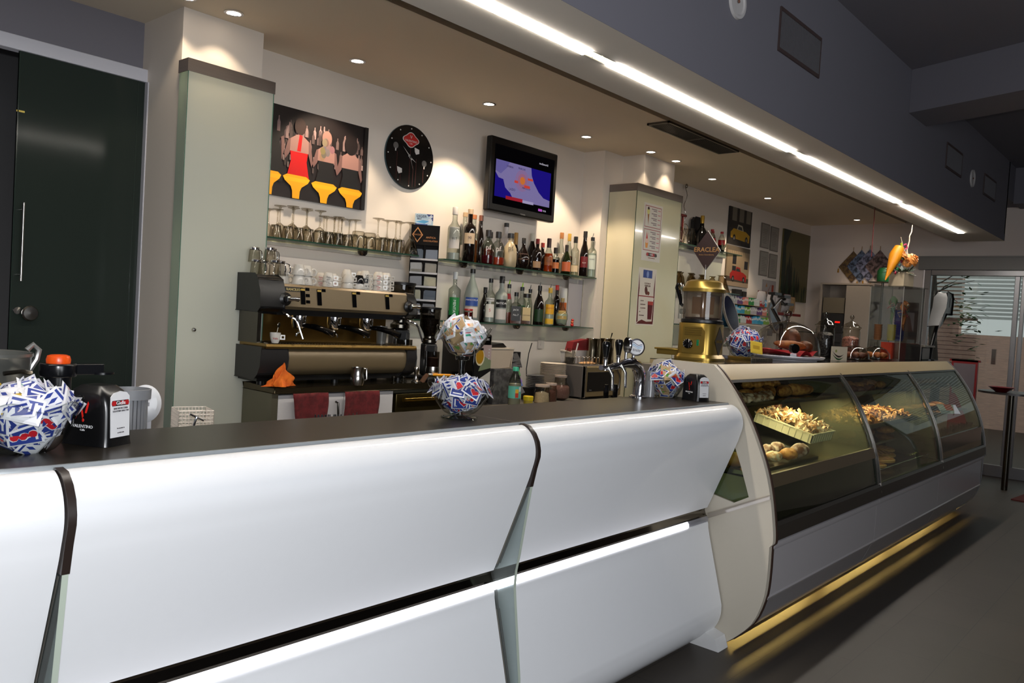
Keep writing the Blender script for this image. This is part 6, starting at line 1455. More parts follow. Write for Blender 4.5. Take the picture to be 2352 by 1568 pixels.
for (x, z, l) in ((8.86, 2.43, 'upper left'), (9.12, 2.42, 'upper right'), (8.87, 2.11, 'lower left'), (9.13, 2.10, 'lower right')):
    t, p, w, h = pic(x, x + .22, z, z + .285, (118, 110, 102), 'framed_certificate', 'small framed certificate, %s of the four between the pictures' % l, th=.012)
    p.rect(.012, .012, w - .012, h - .012, (150, 144, 134)); p.lines(.04, w - .04, .05, h - .06, 9, (116, 110, 104), seed=n, t=.3); p.b.build('frame', None, t, flat=True); n += 1
t, p, w, h = pic(9.47, 10.3, 1.86, 2.72, (96, 88, 52), 'wall_picture', 'large green picture of a misty fir forest')
rr = random.Random(2)
for i in range(46):
    x = rr.random() ** 1.6 * w; b_ = h * (.75 - .8 * x / w) * rr.uniform(.6, 1.1); g = rr.randint(20, 52)
    if b_ < .05: b_ = .1
    hh = rr.uniform(.2, .34); p.poly([(max(0, x - .045), max(0, b_ - hh)), (min(w, x + .045), max(0, b_ - hh)), (min(w, x + .004), b_ + .1), (max(0, x - .004), b_ + .1)], (int(g * .45), g, int(g * .62)))
for i in range(16):
    x = rr.uniform(.25, w - .02); p.poly([(x, 0), (x + .012, 0), (x + .008, rr.uniform(.12, .35)), (x + .002, .1)], (130, 122, 84))
p.poly([(0, h), (.22, h), (.10, h * .8), (0, h * .6)], (14, 36, 28)); p.b.build('print', None, t, flat=True)
t, p, w, h = pic(9.0, 9.37, 1.87, 2.07, (168, 160, 156), 'snack_poster', 'small white snack poster above the bags of crisps', 'poster', .006)
p.poly([(.08, .12), (.13, .12), (.11, .17)], (176, 120, 60)); p.rect(.25, .07, .31, .15, (150, 60, 40)); p.ell(.10, .05, .025, .018, (150, 110, 60)); p.poly([(.15, .07), (.22, .15), (.225, .145), (.16, .065)], (150, 70, 50)); p.b.build('sheet', None, t, flat=True)

# ------------------------------------------------------------------ shelves beyond the pillar
for z, l in ((2.25, 'upper glass shelf beyond the right pillar with cola bottles'), (1.84, 'middle glass shelf beyond the right pillar with dessert glasses'), (1.49, 'low glass shelf carrying the sweets rack')):
    x1 = 7.98 if z > 1.6 else 9.9
    glass_shelf(6.25, x1, z, l, (), rail=(z > 1.6), y0=3.84 if z > 1.6 else 3.72)
gl = thing('tulip_glass', 'upturned tulip glass on upper shelf behind the right pillar', 'glass', (6.87, 3.95, 2.25), group='tulip glasses on the upper shelf')
MB().open_lathe([(.03, 0), (.038, .05), (.022, .10), (.018, .12), (.034, .158), (.001, .158)], 18).build('glass_wall', M_GLASS, gl)
dup(gl, (6.95, 3.93, 2.25)); dup(gl, (6.78, 3.93, 2.25))
o = MB().open_lathe([(.001, 0), (.035, 0), (.055, .05), (.03, .11), (.014, .16), (.02, .18)], 20).build('glass_decanter', M_GLASS, loc=(7.06, 3.93, 2.25)); tag(o, 'round glass decanter before the hanging wire ornament', 'decanter')
t = thing('wall_ornament', 'tall hanging twisted wire ornament reaching towards the ceiling', 'ornament', (7.0, 4.0, 2.25))
b = MB(); b.tube([(.012 * math.sin(i * .9), .012 * math.cos(i * .9), .02 + .028 * i) for i in range(21)], .004, 6); b.blob((0, 0, .585), .014, .014, .022); b.build('twisted_wire', P('worn_chrome', (150, 140, 130), .25, metal=.8), t)
MB().tube([(.05 * math.cos(a) + .03, 0, .17 + .05 * math.sin(a)) for a in [i * PI / 8 for i in range(16)]], .005, 6, closed=True).build('ring', P('worn_chrome', (150, 140, 130), .25, metal=.8), t)
t = thing('corkscrew_stand', 'dark red T shaped stand rising from the glasses shelf', 'stand', (6.93, 3.98, 2.25)); MB().box(-.008, .008, -.008, .008, 0, .28).box(-.06, .06, -.012, .012, .28, .30).build('stand', P('dark_red', (70, 16, 16), .4), t)
t = thing('champagne_magnum', 'large black champagne bottle with gold foil on dark board', 'bottle', (7.235, 3.93, 2.25))
MB().prism([(-.09, 0), (.10, 0), (.10, .27), (.06, .305), (-.05, .305), (-.09, .27)], 'y', .05, .07).build('board', P('black_board', (18, 18, 20), .3), t, bevel=.01)
MB().lathe([(.05, 0), (.062, .01), (.064, .12), (.055, .16), (.022, .21), (.018, .26)], 24).build('glass_body', M_BLACKG, t); MB().lathe([(.019, .245), (.021, .30), (.018, .325), (0, .327)], 18).build('gold_foil', P('gold_foil', (190, 150, 60), .3, metal=.6), t)
ck = thing('cola_bottle', 'small cola bottle with red cap, leftmost of the three', 'bottle', (7.455, 3.93, 2.25), group='cola bottles on the upper shelf')
MB().lathe([(.028, 0), (.034, .01), (.034, .06), (.032, .075), (.034, .13), (.001, .13)], 20).build('cola', P('cola', (22, 8, 8), .1, coat=.3), ck)
MB().open_lathe([(.0345, .125), (.030, .15), (.014, .185), (.013, .20)], 20).build('bottle_neck', M_GLASS, ck); MB().open_lathe([(.0355, .075), (.0355, .125)], 20).build('red_label', P('cola_label', (176, 22, 28), .4), ck); MB().lathe([(.016, .195), (.016, .215), (0, .216)], 16).build('cap', P('cola_cap', (176, 22, 28), .4), ck)
dup(ck, (7.60, 4.0, 2.25), label='cola bottle behind the white starfish ornament, middle one'); dup(ck, (7.665, 3.93, 2.25), label='cola bottle at the right end of the upper shelf')
b = MB(); rr = random.Random(4)
for i in range(22): 
    a = rr.uniform(0, 6.28); q = [Vector((0, 0, .02))]
    for k in range(3): q.append(q[-1] + Vector((.02 * math.cos(a), -.006, rr.uniform(.0, .03))))
    b.tube(q, [.004, .004, .003, .001], 5)
o = b.build('coral_ornament', P('coral_white', (170, 166, 130), .7), loc=(7.56, 3.86, 2.25)); tag(o, 'pale spiky coral ornament in front of the cola bottles', 'ornament')
ds = thing('dessert_glass', 'upturned ridged dessert glass on the middle shelf', 'glass', (6.85, 3.94, 1.84), group='dessert glasses on the middle shelf')
MB().open_lathe([(.055, 0), (.045, .06), (.035, .11), (.02, .135), (.035, .152), (.001, .152)], 20).build('glass_wall', G('ridged_glass', (214, 200, 176), (90, 80, 60), 1.5), ds)
for x, y in ((6.96, 3.98), (7.06, 3.92), (7.17, 3.97), (7.28, 3.92), (7.39, 3.97), (7.5, 3.92)): dup(ds, (x, y, 1.84), label=None)
o = MB().open_lathe([(.09, 0), (.07, .05), (.045, .12), (.04, .17), (.055, .18)], 24).build('fluted_vase', G('ridged_glass', (214, 200, 176), (90, 80, 60), 1.5), loc=(7.74, 3.93, 1.84)); tag(o, 'large flared glass vase at the right end of middle shelf', 'vase')

# sweets rack: three tiers of small packets
t = thing('sweets_rack', 'three tier rack with coloured gum and sweet packets', 'rack', (7.85, 3.80, 1.49))
rk = P('rack_cream', (150, 120, 84), .5)
for k in range(3): MB().box(0, .92, .03 * k, .03 * k + .10, .10 * k + .045, .10 * k + .05).build('tier', rk, t)
MB().box(0, .92, .16, .17, 0, .34).box(0, .92, -.01, .0, 0, .045).build('rack_back', P('rack_blue', (26, 70, 100), .5), t)
rr = random.Random(6); SC_ = [(40, 120, 60), (180, 190, 190), (150, 30, 36), (60, 150, 190), (40, 140, 170), (110, 150, 60), (160, 160, 166), (90, 60, 110), (190, 120, 110)]
n = 0
for k in range(3):
    x = .012
    while x < .90:
        wd = rr.uniform(.018, .03); col = SC_[(int(x * 7) + 3 * k) % 9]; hh = rr.uniform(.055, .085)
        o = MB().box(0, wd, 0, .03, 0, hh).box(.003, wd - .003, -.001, 0, hh * .55, hh * .85, P('pk_pale', (200, 200, 196), .4)).build('gum_packet', P('pk_%d_%d' % col[:2], col, .35), loc=(7.85 + x, 3.80 + .03 * k + .02, 1.49 + .10 * k + .0505)) if False else None
        b = MB().box(0, wd, 0, .03, 0, hh, P('pk_%d_%d' % col[:2], col, .35)); b.box(.003, wd - .003, -.001, 0, hh * .55, hh * .85, P('pk_pale', (200, 200, 196), .4))
        o = b.build('gum_packet', None, loc=(7.85 + x, 3.82 + .03 * k, 1.5405 + .10 * k)); tag(o, 'upright sweet packet on the %s tier of the sweets rack' % ('lower', 'middle', 'top')[k], 'sweets', group='packets on the %s tier of the sweets rack' % ('lower', 'middle', 'top')[k]); x += wd + .004
for x, l in ((8.15, 'black carton standing on top of the sweets rack'), (8.32, 'smaller black carton beside it, on top of the sweets rack')):
    o = MB().box(0, .15 if x < 8.2 else .10, 0, .05, 0, .075 if x < 8.2 else .06).build('carton', P('carton_black', (26, 22, 20), .5), loc=(x, 3.97, 1.83)); tag(o, l, 'carton')
def bag(x, y, z, w, h, col, label, col2=None):
    def f(u, v): 
        k = math.sin(PI * u) * math.sin(PI * v); return (-w / 2 + w * u, -.045 * k ** .5 - .006 * math.sin(12 * u + 5 * v) * k, h * v)
    b = MB().sheet(f, 10, 10, P('bag_%d' % col[0], col, .3)); b.sheet(lambda u, v: (w / 2 - w * u, .03 * (math.sin(PI * u) * math.sin(PI * v)) ** .5, h * v), 8, 8, P('bag_%d' % col[0], col, .3))
    b.box(-w / 2, w / 2, -.003, .001, h * .93, h, P('bag_red', (110, 24, 26), .4)); 
    if col2: b.add([(w * .1, -.047, h * .2), (w * .45, -.03, h * .1), (w * .4, -.035, h * .6)], [(0, 1, 2)], P('bag_o', col2, .4))
    o = b.build('crisp_bag', None, loc=(x, y, z), rot=(.12, 0, 0)); tag(o, label, 'snack bag')
for i, (x, z, l) in enumerate(((8.66, 1.70, 'pale crisp bag with red top edge, leftmost of upper row'), (8.86, 1.69, 'pale crisp bag second from left in upper row'), (9.06, 1.69, 'pale crisp bag in the middle of upper row'), (9.30, 1.70, 'pale crisp bag below the forest picture'), (9.50, 1.68, 'orange and white crisp bag at the right end'), (9.12, 1.50, 'pale crisp bag on the lower row, left'), (9.34, 1.50, 'pale crisp bag on the lower row, right'))):
    bag(x, 3.93 - .03 * (i % 2), z, .20, .22 if i < 5 else .18, (170, 166, 168) if i != 4 else (160, 130, 90), l, (170, 90, 40) if i in (4, 6) else None)
t = thing('bag_rack', 'wall rack with red edge below the crisp bags', 'rack', (8.60, 3.86, 1.675)); MB().box(0, 1.1, 0, .16, 0, .012).box(0, 1.1, -.004, 0, -.01, .02).build('rack', P('rack_red', (110, 30, 30), .5), t)

# ------------------------------------------------------------------ staff side behind the display case
t = thing('service_counter', 'grey service counter behind the display case, holding the till', 'counter', (5.6, 2.75, 0)); MB().box(0, 3.6, 0, .8, 0, 1.15).build('body', P('service_grey', (120, 116, 112), .5), t)
ZSV = 1.15
def ov(cx, w, h, x, y, z, tilt, label, full=True):
    t = thing('oval_screen', label, 'display', (x, y, z), tilt[1])
    b = MB(); n = 32; M = rot3(0, tilt[0], 0)
    def P3(a, k, yy): return M @ Vector((k * w * math.cos(a), yy, k * h * math.sin(a)))
    ring = [2 * PI * i / n for i in range(n)]
    b.add([P3(a, 1.0, -.008) for a in ring] + [P3(a, 1.0, .008) for a in ring], [tuple(range(n))[::-1], tuple(range(n, 2 * n))] + [(i, (i + 1) % n, n + (i + 1) % n, n + i) for i in range(n)])
    b.build('frame', P('frame_greybeige', (128, 122, 114), .4), t)
    MB().add([P3(a, .88, -.0085) for a in ring], [tuple(range(n))]).build('dark_face', P('navy_face', (14, 14, 34), .12), t, flat=True)
    MB().lathe([(.05, 0), (.05, .02), (.02, .03), (.015, -z + ZSV + .3 if False else .05)], 16, (.12, 0, -h * .8)).build('stand_foot', P('frame_greybeige', (128, 122, 114), .4), t)
    MB().cyl((.12, 0, ZSV - z), (.12, 0, -h * .75), .012).build('stand_post', P('frame_greybeige', (128, 122, 114), .4), t)
    return t
ov(0, .085, .20, 5.93, 2.92, 1.595, (-.78, 0), 'tilted oval dark blue screen with grey rim by chocolate machine')
ov(0, .075, .18, 6.98, 3.02, 1.60, (-.72, 0), 'second tilted oval dark blue screen behind the cake dome')
t = thing('cup_holder_stand', 'black branching stand with three small black trays', 'stand', (6.90, 2.9, ZSV))
b = MB(); b.tube([(.0, 0, 0), (-.02, 0, .38), (-.24, 0, .52), (-.08, 0, .60), (.02, 0, .61)], [.018, .018, .014, .012, .01], 8); b.tube([(-.2, 0, .545), (-.27, 0, .60), (-.25, 0, .64)], .012, 8); b.tube([(-.08, 0, .60), (.03, 0, .56)], .012, 8); b.build('branches', M_BLACK, t)
for x, z in ((-.20, .635), (.0, .62), (.08, .558)): MB().box(x - .07, x + .07, -.03, .03, z, z + .022).build('tray', M_BLACK, t)
t = thing('cash_register', 'white till housing with small dark screen behind the cake dome', 'till', (7.05, 3.15, ZSV)); MB().prism([(0, 0), (.36, 0), (.36, .30), (.10, .37), (0, .37)], 'y', 0, .3).build('housing', P('till_white', (150, 146, 140), .5), t, bevel=.01); MB().box(.12, .22, -.004, 0, .28, .345).build('screen', M_BLACKG, t)

# ------------------------------------------------------------------ on top of the display case
ZD = 1.304
t = thing('hot_chocolate_dispenser', 'gold hot chocolate dispenser with clear tank and diamond sign', 'drinks dispenser', (3.86, 2.06, ZD), -1.45)
M_GOLD = P('gold_body', (160, 132, 62), .3, metal=.75, var=.06)
def rr_loop(w, d, z, e=.5, n=32): return [(w * math.copysign(abs(math.cos(q)) ** e, math.cos(q)), d * math.copysign(abs(math.sin(q)) ** e, math.sin(q)), z) for q in [2 * PI * (i + .5) / n for i in range(n)]]
def loft(levels, n=32):
    vs = []; fs = []
    for l in levels: vs += l
    for j in range(len(levels) - 1):
        for i in range(n): fs.append((j * n + i, j * n + (i + 1) % n, (j + 1) * n + (i + 1) % n, (j + 1) * n + i))
    fs.append(tuple(reversed(range(n)))); fs.append(tuple((len(levels) - 1) * n + i for i in range(n))); return MB().add(vs, fs)
loft([rr_loop(.115, .125, 0), rr_loop(.115, .125, .012), rr_loop(.100, .112, .03), rr_loop(.100, .112, .185), rr_loop(.098, .11, .19)]).build('body', M_GOLD, t, angle=30)
MB().box(-.215, -.09, -.075, .075, .015, .045).box(-.225, -.09, -.085, .085, .04, .05).build('drip_tray', M_GOLD, t, bevel=.004)
MB().lathe([(.104, .19), (.110, .195), (.110, .208), (.104, .212)], 32).build('seal_ring', M_BLACK, t)
MB().open_lathe([(.102, .212), (.104, .36)], 36).build('clear_tank', G('tank_clear', (222, 216, 208), (110, 100, 96), 1.2, haze=.12, hazecol=(150, 130, 120)), t)
MB().lathe([(.012, .21), (.012, .35)], 12).box(-.06, .06, -.003, .003, .24, .33).build('stirrer', P('stirrer_brown', (150, 120, 90), .4), t); MB().lathe([(.09, .213), (.094, .222), (0, .224)], 28).build('chocolate', P('choc', (40, 22, 16), .2), t)
MB().lathe([(.112, .355), (.114, .372), (.100, .385), (.092, .408), (.070, .418), (.02, .420), (0, .424)], 36).build('lid', M_GOLD, t)
dsg = MB(); S_ = .094; c_ = (0, 0, .575)
dsg.prism([(-S_ * .78, c_[2]), (0, c_[2] - S_ * 1.1), (S_ * .78, c_[2]), (0, c_[2] + S_ * 1.1)], 'y', -.003, .003); dsg.build('diamond_sign', P('sign_dark', (44, 26, 24), .35), t); 
MB().prism([(-S_ * .80, c_[2]), (0, c_[2] - S_ * 1.13), (S_ * .80, c_[2]), (0, c_[2] + S_ * 1.13)], 'y', .0031, .005).build('sign_rim', P('sign_cream', (206, 200, 186), .4), t); MB().cyl((0, 0, .42), (0, 0, .50), .0035).build('sign_post', M_STEEL, t)
text('ERACLEA', .034, P('sign_gold', (150, 110, 60), .4), t, (0, -.0036, c_[2] + .004), bold=.01); text('Antica Cioccolateria', .010, P('sign_gold', (150, 110, 60), .4), t, (0, -.0036, c_[2] - .022))
MB().tube([(-.112, 0, .28), (-.125, 0, .29), (-.128, 0, .31), (-.140, 0, .35), (-.150, 0, .375), (-.146, 0, .40)], [.008, .009, .010, .013, .014, .011], 10).build('tap_lever', M_BLACKG, t)
MB().tube([(-.10, 0, .25), (-.125, 0, .25)], .014, 10).cyl((-.125, 0, .21), (-.125, 0, .29), .011).build('clear_tap', M_ACRYL, t)
M_ = rot3(PI / 2, 0, 0)
pan = MB(); pan.prism([(-.055, .035), (.05, .035), (.062, .05), (.062, .15), (.045, .172), (-.055, .172)], 'y', -.114, -.108); pan.build('control_panel', M_GOLD, t, bevel=.003)
sl = MB(); 
for k in range(4): sl.box(-.045, .048, -.1165, -.1142, .128 + .011 * k, .133 + .011 * k)
sl.build('vent_slots', P('gold_dark', (120, 96, 40), .3, metal=.6), t)
MB().lathe([(.026, 0), (.024, .012), (.018, .016), (0, .016)], 24, (-.022, -.1145, .082), M=M_).build('dial', M_BLACKG, t); tk = MB()
for i in range(10): a = -2.2 + i * .49; tk.obox((-.022 + .021 * math.sin(a), -.128, .082 + .021 * math.cos(a)), .001, .0003, .0035, rot3(0, a, 0))
tk.build('dial_ticks', P('tick_white', (220, 220, 220), .4), t); MB().box(.024, .036, -.118, -.1143, .075, .105).build('green_switch', P('green_switch', (20, 110, 70), .25), t)
dd = MB().prism([(-.062, .10), (0, .022), (.062, .10), (0, .178)], 'x', .100, .1015); dd.build('side_diamond', P('diamond_black', (24, 18, 16), .3), t)
text('ERACLEA', .021, M_GOLD, t, (.1022, 0, .10), rot=(PI / 2, 0, PI / 2))
# the other side diamond faces the room too

t = thing('napkin_tray', 'crocheted metal edged tray under the far bowl of sachets', 'tray', (4.34, 2.05, ZD)); MB().box(-.15, .15, -.12, .12, .0, .014).build('tray', P('lace_metal', (120, 110, 90), .4, metal=.5, col2=(60, 54, 44), scale=120), t); MB().box(-.16, -.15, -.13, .13, .0, .022).build('chrome_edge', M_CHROME, t)
t = thing('sugar_bowl', 'clear bowl of sachets with one yellow packet, on display case', 'bowl', (4.36, 2.05, ZD + .0145)); bowl_mesh(.045, .112, .095).build('plastic_bowl', M_BOWL, t)
fill(4.36, 2.05, ZD + .0145, .045, .108, .092, .165, 56, MIX, 'in the bowl on the display case', 'sachets in the bowl on the case', 21, 1.0)
o = bpy.data.objects.new('sugar_sachet', PKM['yellow']); COL.objects.link(o); o.location = (4.295, 1.945, ZD + .075); o.rotation_euler = (-.3, .12, -.5); o.scale = (1.25, 1, 1.35); tag(o, 'large yellow sachet at the front of the bowl on display case', 'sugar sachet')

# cake dome
CXD, CYD = 4.93, 2.04
t = thing('cake_dome', 'big clear cake dome on white round tray with red cloth', 'cake stand', (CXD, CYD, ZD))
MB().lathe([(.17, 0), (.225, .012), (.235, .022), (.235, .028), (.22, .026), (0, .026)], 48).build('white_tray', P('tray_white', (206, 202, 206), .3), t); MB().lathe([(.18, -.001), (.19, .0005), (.19, .003), (.1, .003)], 40).build('lower_rim', P('tray_white', (206, 202, 206), .3), t)
MB().open_lathe([(.207, .028), (.205, .07), (.190, .13), (.155, .185), (.10, .222), (.04, .238), (.001, .240)], 48).build('clear_cover', G('dome_clear', (238, 236, 232), (170, 160, 148), 1.2), t)
MB().lathe([(.02, .238), (.010, .25), (.012, .262), (.024, .276), (.026, .290), (.018, .304), (0, .31)], 20).build('cover_knob', G('knob_clear', (226, 224, 220), (90, 84, 78), 2.2), t)
MB().sheet(lambda u, v: ((u - .5) * .31 + .01 * math.sin(9 * v), (v - .5) * .31, .0275 + .022 * abs(math.sin(5 * u + 2 * v)) * (1 if .15 < u < .85 and .15 < v < .85 else 1.6)), 18, 18).build('red_cloth', P('cloth_red', (176, 12, 30), .8), t)
rr = random.Random(12)
PASTRY = P('pastry_gold', (176, 106, 44), .55, col2=(140, 74, 26), scale=26, bump=.5); PASTRYD = P('pastry_brown', (110, 58, 26), .5, col2=(80, 38, 16), scale=20, bump=.4)
def pastry(name, label, loc, rx, ry, rz_, mat, rot=(0, 0, 0), wob=.12, seed=0, group=None, cat='pastry', n=16, m=10):
    o = MB().blob((0, 0, 0), rx, ry, rz_, n, m, wob=wob, seed=seed).build(name, mat, loc=loc, rot=rot); tag(o, label, cat, group); return o
pastry('pastry_roll', 'long brown pastry roll lying on the red cloth under dome', (CXD - .05, CYD - .05, ZD + .092), .12, .04, .028, PASTRY, (0, .05, -.5), .08, 1)
pastry('brioche', 'round dark brown brioche at the back under the dome', (CXD + .10, CYD + .01, ZD + .125), .065, .06, .07, PASTRYD, wob=.06, seed=2)
pastry('brioche', 'dark glazed cake at the right under the dome', (CXD + .10, CYD - .08, ZD + .085), .05, .05, .038, PASTRYD, wob=.05, seed=3)
o = MB().lathe([(0, 0), (.028, .004), (.030, .02), (.028, .036), (0, .04)], 24, M=rot3(PI / 2, 0, -.6)).build('dome_clip', M_BLACKG, loc=(CXD - .145, CYD - .10, ZD + .075)); tag(o, 'black round cap lying under the dome at its left', 'cap')
# candy jars
def candy_jar(x, y, col, label, fillh, col2):
    t = thing('candy_jar', label, 'jar', (x, y, ZD), group='glass apothecary jars on the display case')
    MB().open_lathe([(.001, 0), (.062, 0), (.066, .012), (.066, .20), (.060, .215), (.064, .225), (.068, .23)], 28).build('glass_wall', M_GLASS, t)
    MB().lathe([(.058, .006), (.061, .015), (.061, fillh * .9), (.04, fillh), (0, fillh * 1.03)], 24).build('sweets', P('candy_%d' % col[0], col, .3, col2=col2, scale=70, bump=1.0), t)['kind'] = 'stuff'
    MB().open_lathe([(.074, .232), (.072, .238), (.060, .243), (.045, .262), (.02, .275), (.008, .285)], 28).build('lid', M_GLASS, t); MB().lathe([(.008, .283), (.006, .295), (.015, .305), (.017, .316), (.010, .328), (0, .332)], 18).build('lid_knob', G('knob_clear', (226, 224, 220), (90, 84, 78), 2.2), t)
candy_jar(5.80, 2.12, (28, 20, 22), 'glass apothecary jar of dark liquorice sweets', .185, (14, 10, 12)); candy_jar(6.34, 2.12, (170, 110, 96), 'glass apothecary jar of pinkish brown sweets', .165, (130, 80, 70))
t = thing('logo_card', 'cream card with green and black swoosh beside the dome', 'card', (5.42, 1.93, ZD), -.35); p = Print(.155, .095, (206, 192, 168), .003, .5)
for k, (c, dz) in enumerate((((40, 76, 40), 0), ((44, 30, 26), .018))):
    a = [( .01 + .14 * i / 10, .045 + dz - .03 * math.sin(PI * i / 10)) for i in range(11)]; b_ = [(x, z - .012 * math.sin(PI * min(1, i / 8))) for i, (x, z) in enumerate(a)][::-1]; p.poly(a + b_, c)
p.ell(.045, .065, .010, .010, (150, 150, 90)); p.b.build('card', None, t, flat=True)
for x, y, l, c in ((6.06, 2.0, 'low glass dome over dark pastries, nearer one', PASTRYD), (6.62, 2.02, 'low glass dome over golden pastries, farther one', PASTRY)):
    t = thing('glass_dome', l, 'cake dome', (x, y, ZD)); MB().lathe([(.12, 0), (.13, .006), (.13, .010), (0, .010)], 32).build('plate', M_GLASS, t)
    MB().open_lathe([(.112, .010), (.108, .045), (.08, .08), (.04, .098), (.001, .103)], 32).build('cover', G('dome_clear', (238, 236, 232), (170, 160, 148), 1.2), t); MB().lathe([(.01, .102), (.009, .112), (.014, .122), (.010, .132), (0, .133)], 14).build('knob', M_GLASS, t)
    for k in range(5):
        a = 1.25 * k; pastry('small_pastry', 'small pastry under the %s glass dome' % ('nearer' if x < 6.3 else 'farther'), (x + .055 * math.cos(a), y + .055 * math.sin(a), ZD + .034), .036, .026, .022, c, (0, 0, a), .15, k, group='pastries under the %s dome' % ('nearer' if x < 6.3 else 'farther'))
# acrylic tower with paper cups
TX, TY = 7.30, 2.08
t = thing('acrylic_tower', 'tall clear acrylic display tower with stacks of coloured tubs', 'display tower', (TX, TY, ZD), -.30)
b = MB(); q = .15; HT = .60
for x0, x1, y0_, y1_ in ((-q, q, -q, -q + .004), (-q, -q + .004, -q, q), (q - .004, q, -q, q), (-q, q, q - .004, q)): b.box(x0, x1, y0_, y1_, 0, HT)
b.build('acrylic_walls', M_ACRYL, t); MB().box(-q - .01, q + .03, -q - .01, q + .01, HT, HT + .008).build('acrylic_lid', M_ACRYL, t); MB().box(-q + .004, q - .004, -q + .004, q - .004, .145, .150).build('acrylic_floor', M_ACRYL, t)
ed = MB()
for x in (-q, q):
    for y in (-q, q): ed.box(x - .002, x + .002, y - .002, y + .002, 0, HT)
ed.build('polished_edge', P('acryl_edge', (150, 146, 140), .15, coat=.5), t)
def tubs(x, y, r, h, n, col, label, grp):
    for k in range(n):
        o = MB().lathe([(r * .8, 0), (r, h / n * 1.5 if k < n - 1 else h / n * 1.5), (r * 1.05, h / n * 1.6), (r * .8, h / n * 1.62), (0, h / n * 1.62)], 16).build('paper_tub', P('tub_%d_%d' % col[:2], col, .35), loc=(x, y, ZD + .1505 + k * h / n)); tag(o, label, 'tub', grp)
tubs(7.20, 2.08, .036, .125, 7, (196, 180, 20), 'yellow ice cream tub in the acrylic tower', 'stack of yellow tubs'); tubs(7.335, 2.06, .044, .25, 12, (20, 50, 130), 'blue ice cream tub in the acrylic tower', 'stack of blue tubs'); tubs(7.18, 2.18, .034, .12, 6, (120, 80, 50), 'brown tub at the back of the acrylic tower', 'stack of brown tubs')
for x, y, l, a in ((7.10, 2.06, 'orange box of wafers inside the base of the tower', -.30), (7.62, 2.08, 'orange box standing right of the acrylic tower', -.3)):
    o = MB().box(-.10 if x < 7.3 else -.09, .10 if x < 7.3 else .13, -.05, .05, 0, .135).build('orange_box', P('box_orange', (150, 44, 20), .5, col2=(130, 30, 16), scale=8), loc=(x + .12 if x < 7.3 else x, y, ZD + .001), rot=(0, 0, a)); tag(o, l, 'box')
for (x, y, z, c, l) in ((7.24, 2.0, .44, (190, 110, 30), 'orange party toy with eyes hanging inside the tower'), (7.33, 2.12, .48, (70, 110, 50), 'green curly ribbon bunch inside the tower')):
    b = MB(); rr = random.Random(int(z * 100))
    b.blob((0, 0, 0), .035, .03, .05, 12, 8, P('toy_%d' % c[0], c, .5), .2, seed=3); b.tube([(0, 0, -.04), (.02, 0, -.09), (-.02, 0, -.15), (.01, 0, -.20)], [.02, .016, .012, .004], 8, P('toy_%d' % c[0], c, .5))
    for k in range(10): b.tube([(0, 0, 0)] + [(rr.uniform(-.07, .07), rr.uniform(-.04, .04), -.03 * j + rr.uniform(0, .05)) for j in range(1, 4)], .003, 4, P('ribbon_%d' % (k % 3), [(160, 30, 60), (60, 130, 110), (200, 170, 130)][k % 3], .4))
    if c[0] > 100:
        for dx in (-.016, .016): b.blob((dx, -.028, .012), .010, .006, .010, 10, 6, P('eye_white', (220, 214, 190), .4)); b.blob((dx, -.034, .012), .004, .003, .004, 8, 5, M_BLACK)
    o = b.build('party_toy', None, loc=(x, y, ZD + z)); tag(o, l, 'decoration')
# planter with roses on the tower
ZP = ZD + HT + .0085
t = thing('flower_planter', 'square cream planter with orange roses on the acrylic tower', 'planter', (TX + .03, TY - .01, ZP), -.30)
MB().box(-.07, .07, -.07, .07, 0, .125).build('planter', P('planter_cream', (204, 186, 156), .5), t, bevel=.003)
lf = MB(); rr = random.Random(8)
for i in range(44):
    a = rr.uniform(0, 6.28); r0 = rr.uniform(.0, .06); L_ = rr.uniform(.05, .12); tl = rr.uniform(-.2, .9); c = Vector((r0 * math.cos(a), r0 * math.sin(a), .12)); d = Vector((math.cos(a) * math.cos(tl), math.sin(a) * math.cos(tl), math.sin(tl))); s = Vector((-math.sin(a), math.cos(a), 0)) * .018
    lf.add([c, c + d * L_ * .5 + s + Vector((0, 0, .006)), c + d * L_, c + d * L_ * .5 - s], [(0, 1, 2, 3)])
lf.build('leaves', P('leaf_dark', (34, 58, 28), .5), t)
def rose(c, s, tilt):
    b = MB(); c = Vector(c); M = rot3(*tilt)
    for ring, (n_, r, zz, h) in enumerate(((3, .006, .0, .028), (4, .013, -.002, .030), (5, .022, -.006, .032), (6, .031, -.012, .032), (6, .036, -.02, .028))):
        for k in range(n_):
            a0 = 2 * PI * k / n_ + ring * .5; w_ = 2 * PI / n_ * 1.15
            vs = []
            for j in range(4):
                for i in range(6):
                    a = a0 + w_ * (i / 5 - .5); rad = r * (1 + .35 * (j / 3) ** 2 * (ring > 0)) * (1 - .5 * (1 - j / 3)); z = zz + h * (j / 3) * (1 - .25 * abs(i / 5 - .5) * 2) - (.006 * ring if j == 3 else 0)
                    vs.append(c + M @ (Vector((rad * math.cos(a), rad * math.sin(a), z)) * s))
            b.add(vs, [(j * 6 + i, j * 6 + i + 1, (j + 1) * 6 + i + 1, (j + 1) * 6 + i) for j in range(3) for i in range(5)])
    return b
rm = P('rose_orange', (232, 146, 64), .6, var=.25, scale=40)
rose((.055, -.07, .245), 1.25, (1.1, 0, .2)).build('rose_flower', rm, t); rose((-.05, -.03, .275), 1.15, (.5, .3, 0)).build('rose_flower', rm, t); rose((.0, -.05, .215), .9, (1.3, 0, -.5)).build('rose_flower', rm, t)
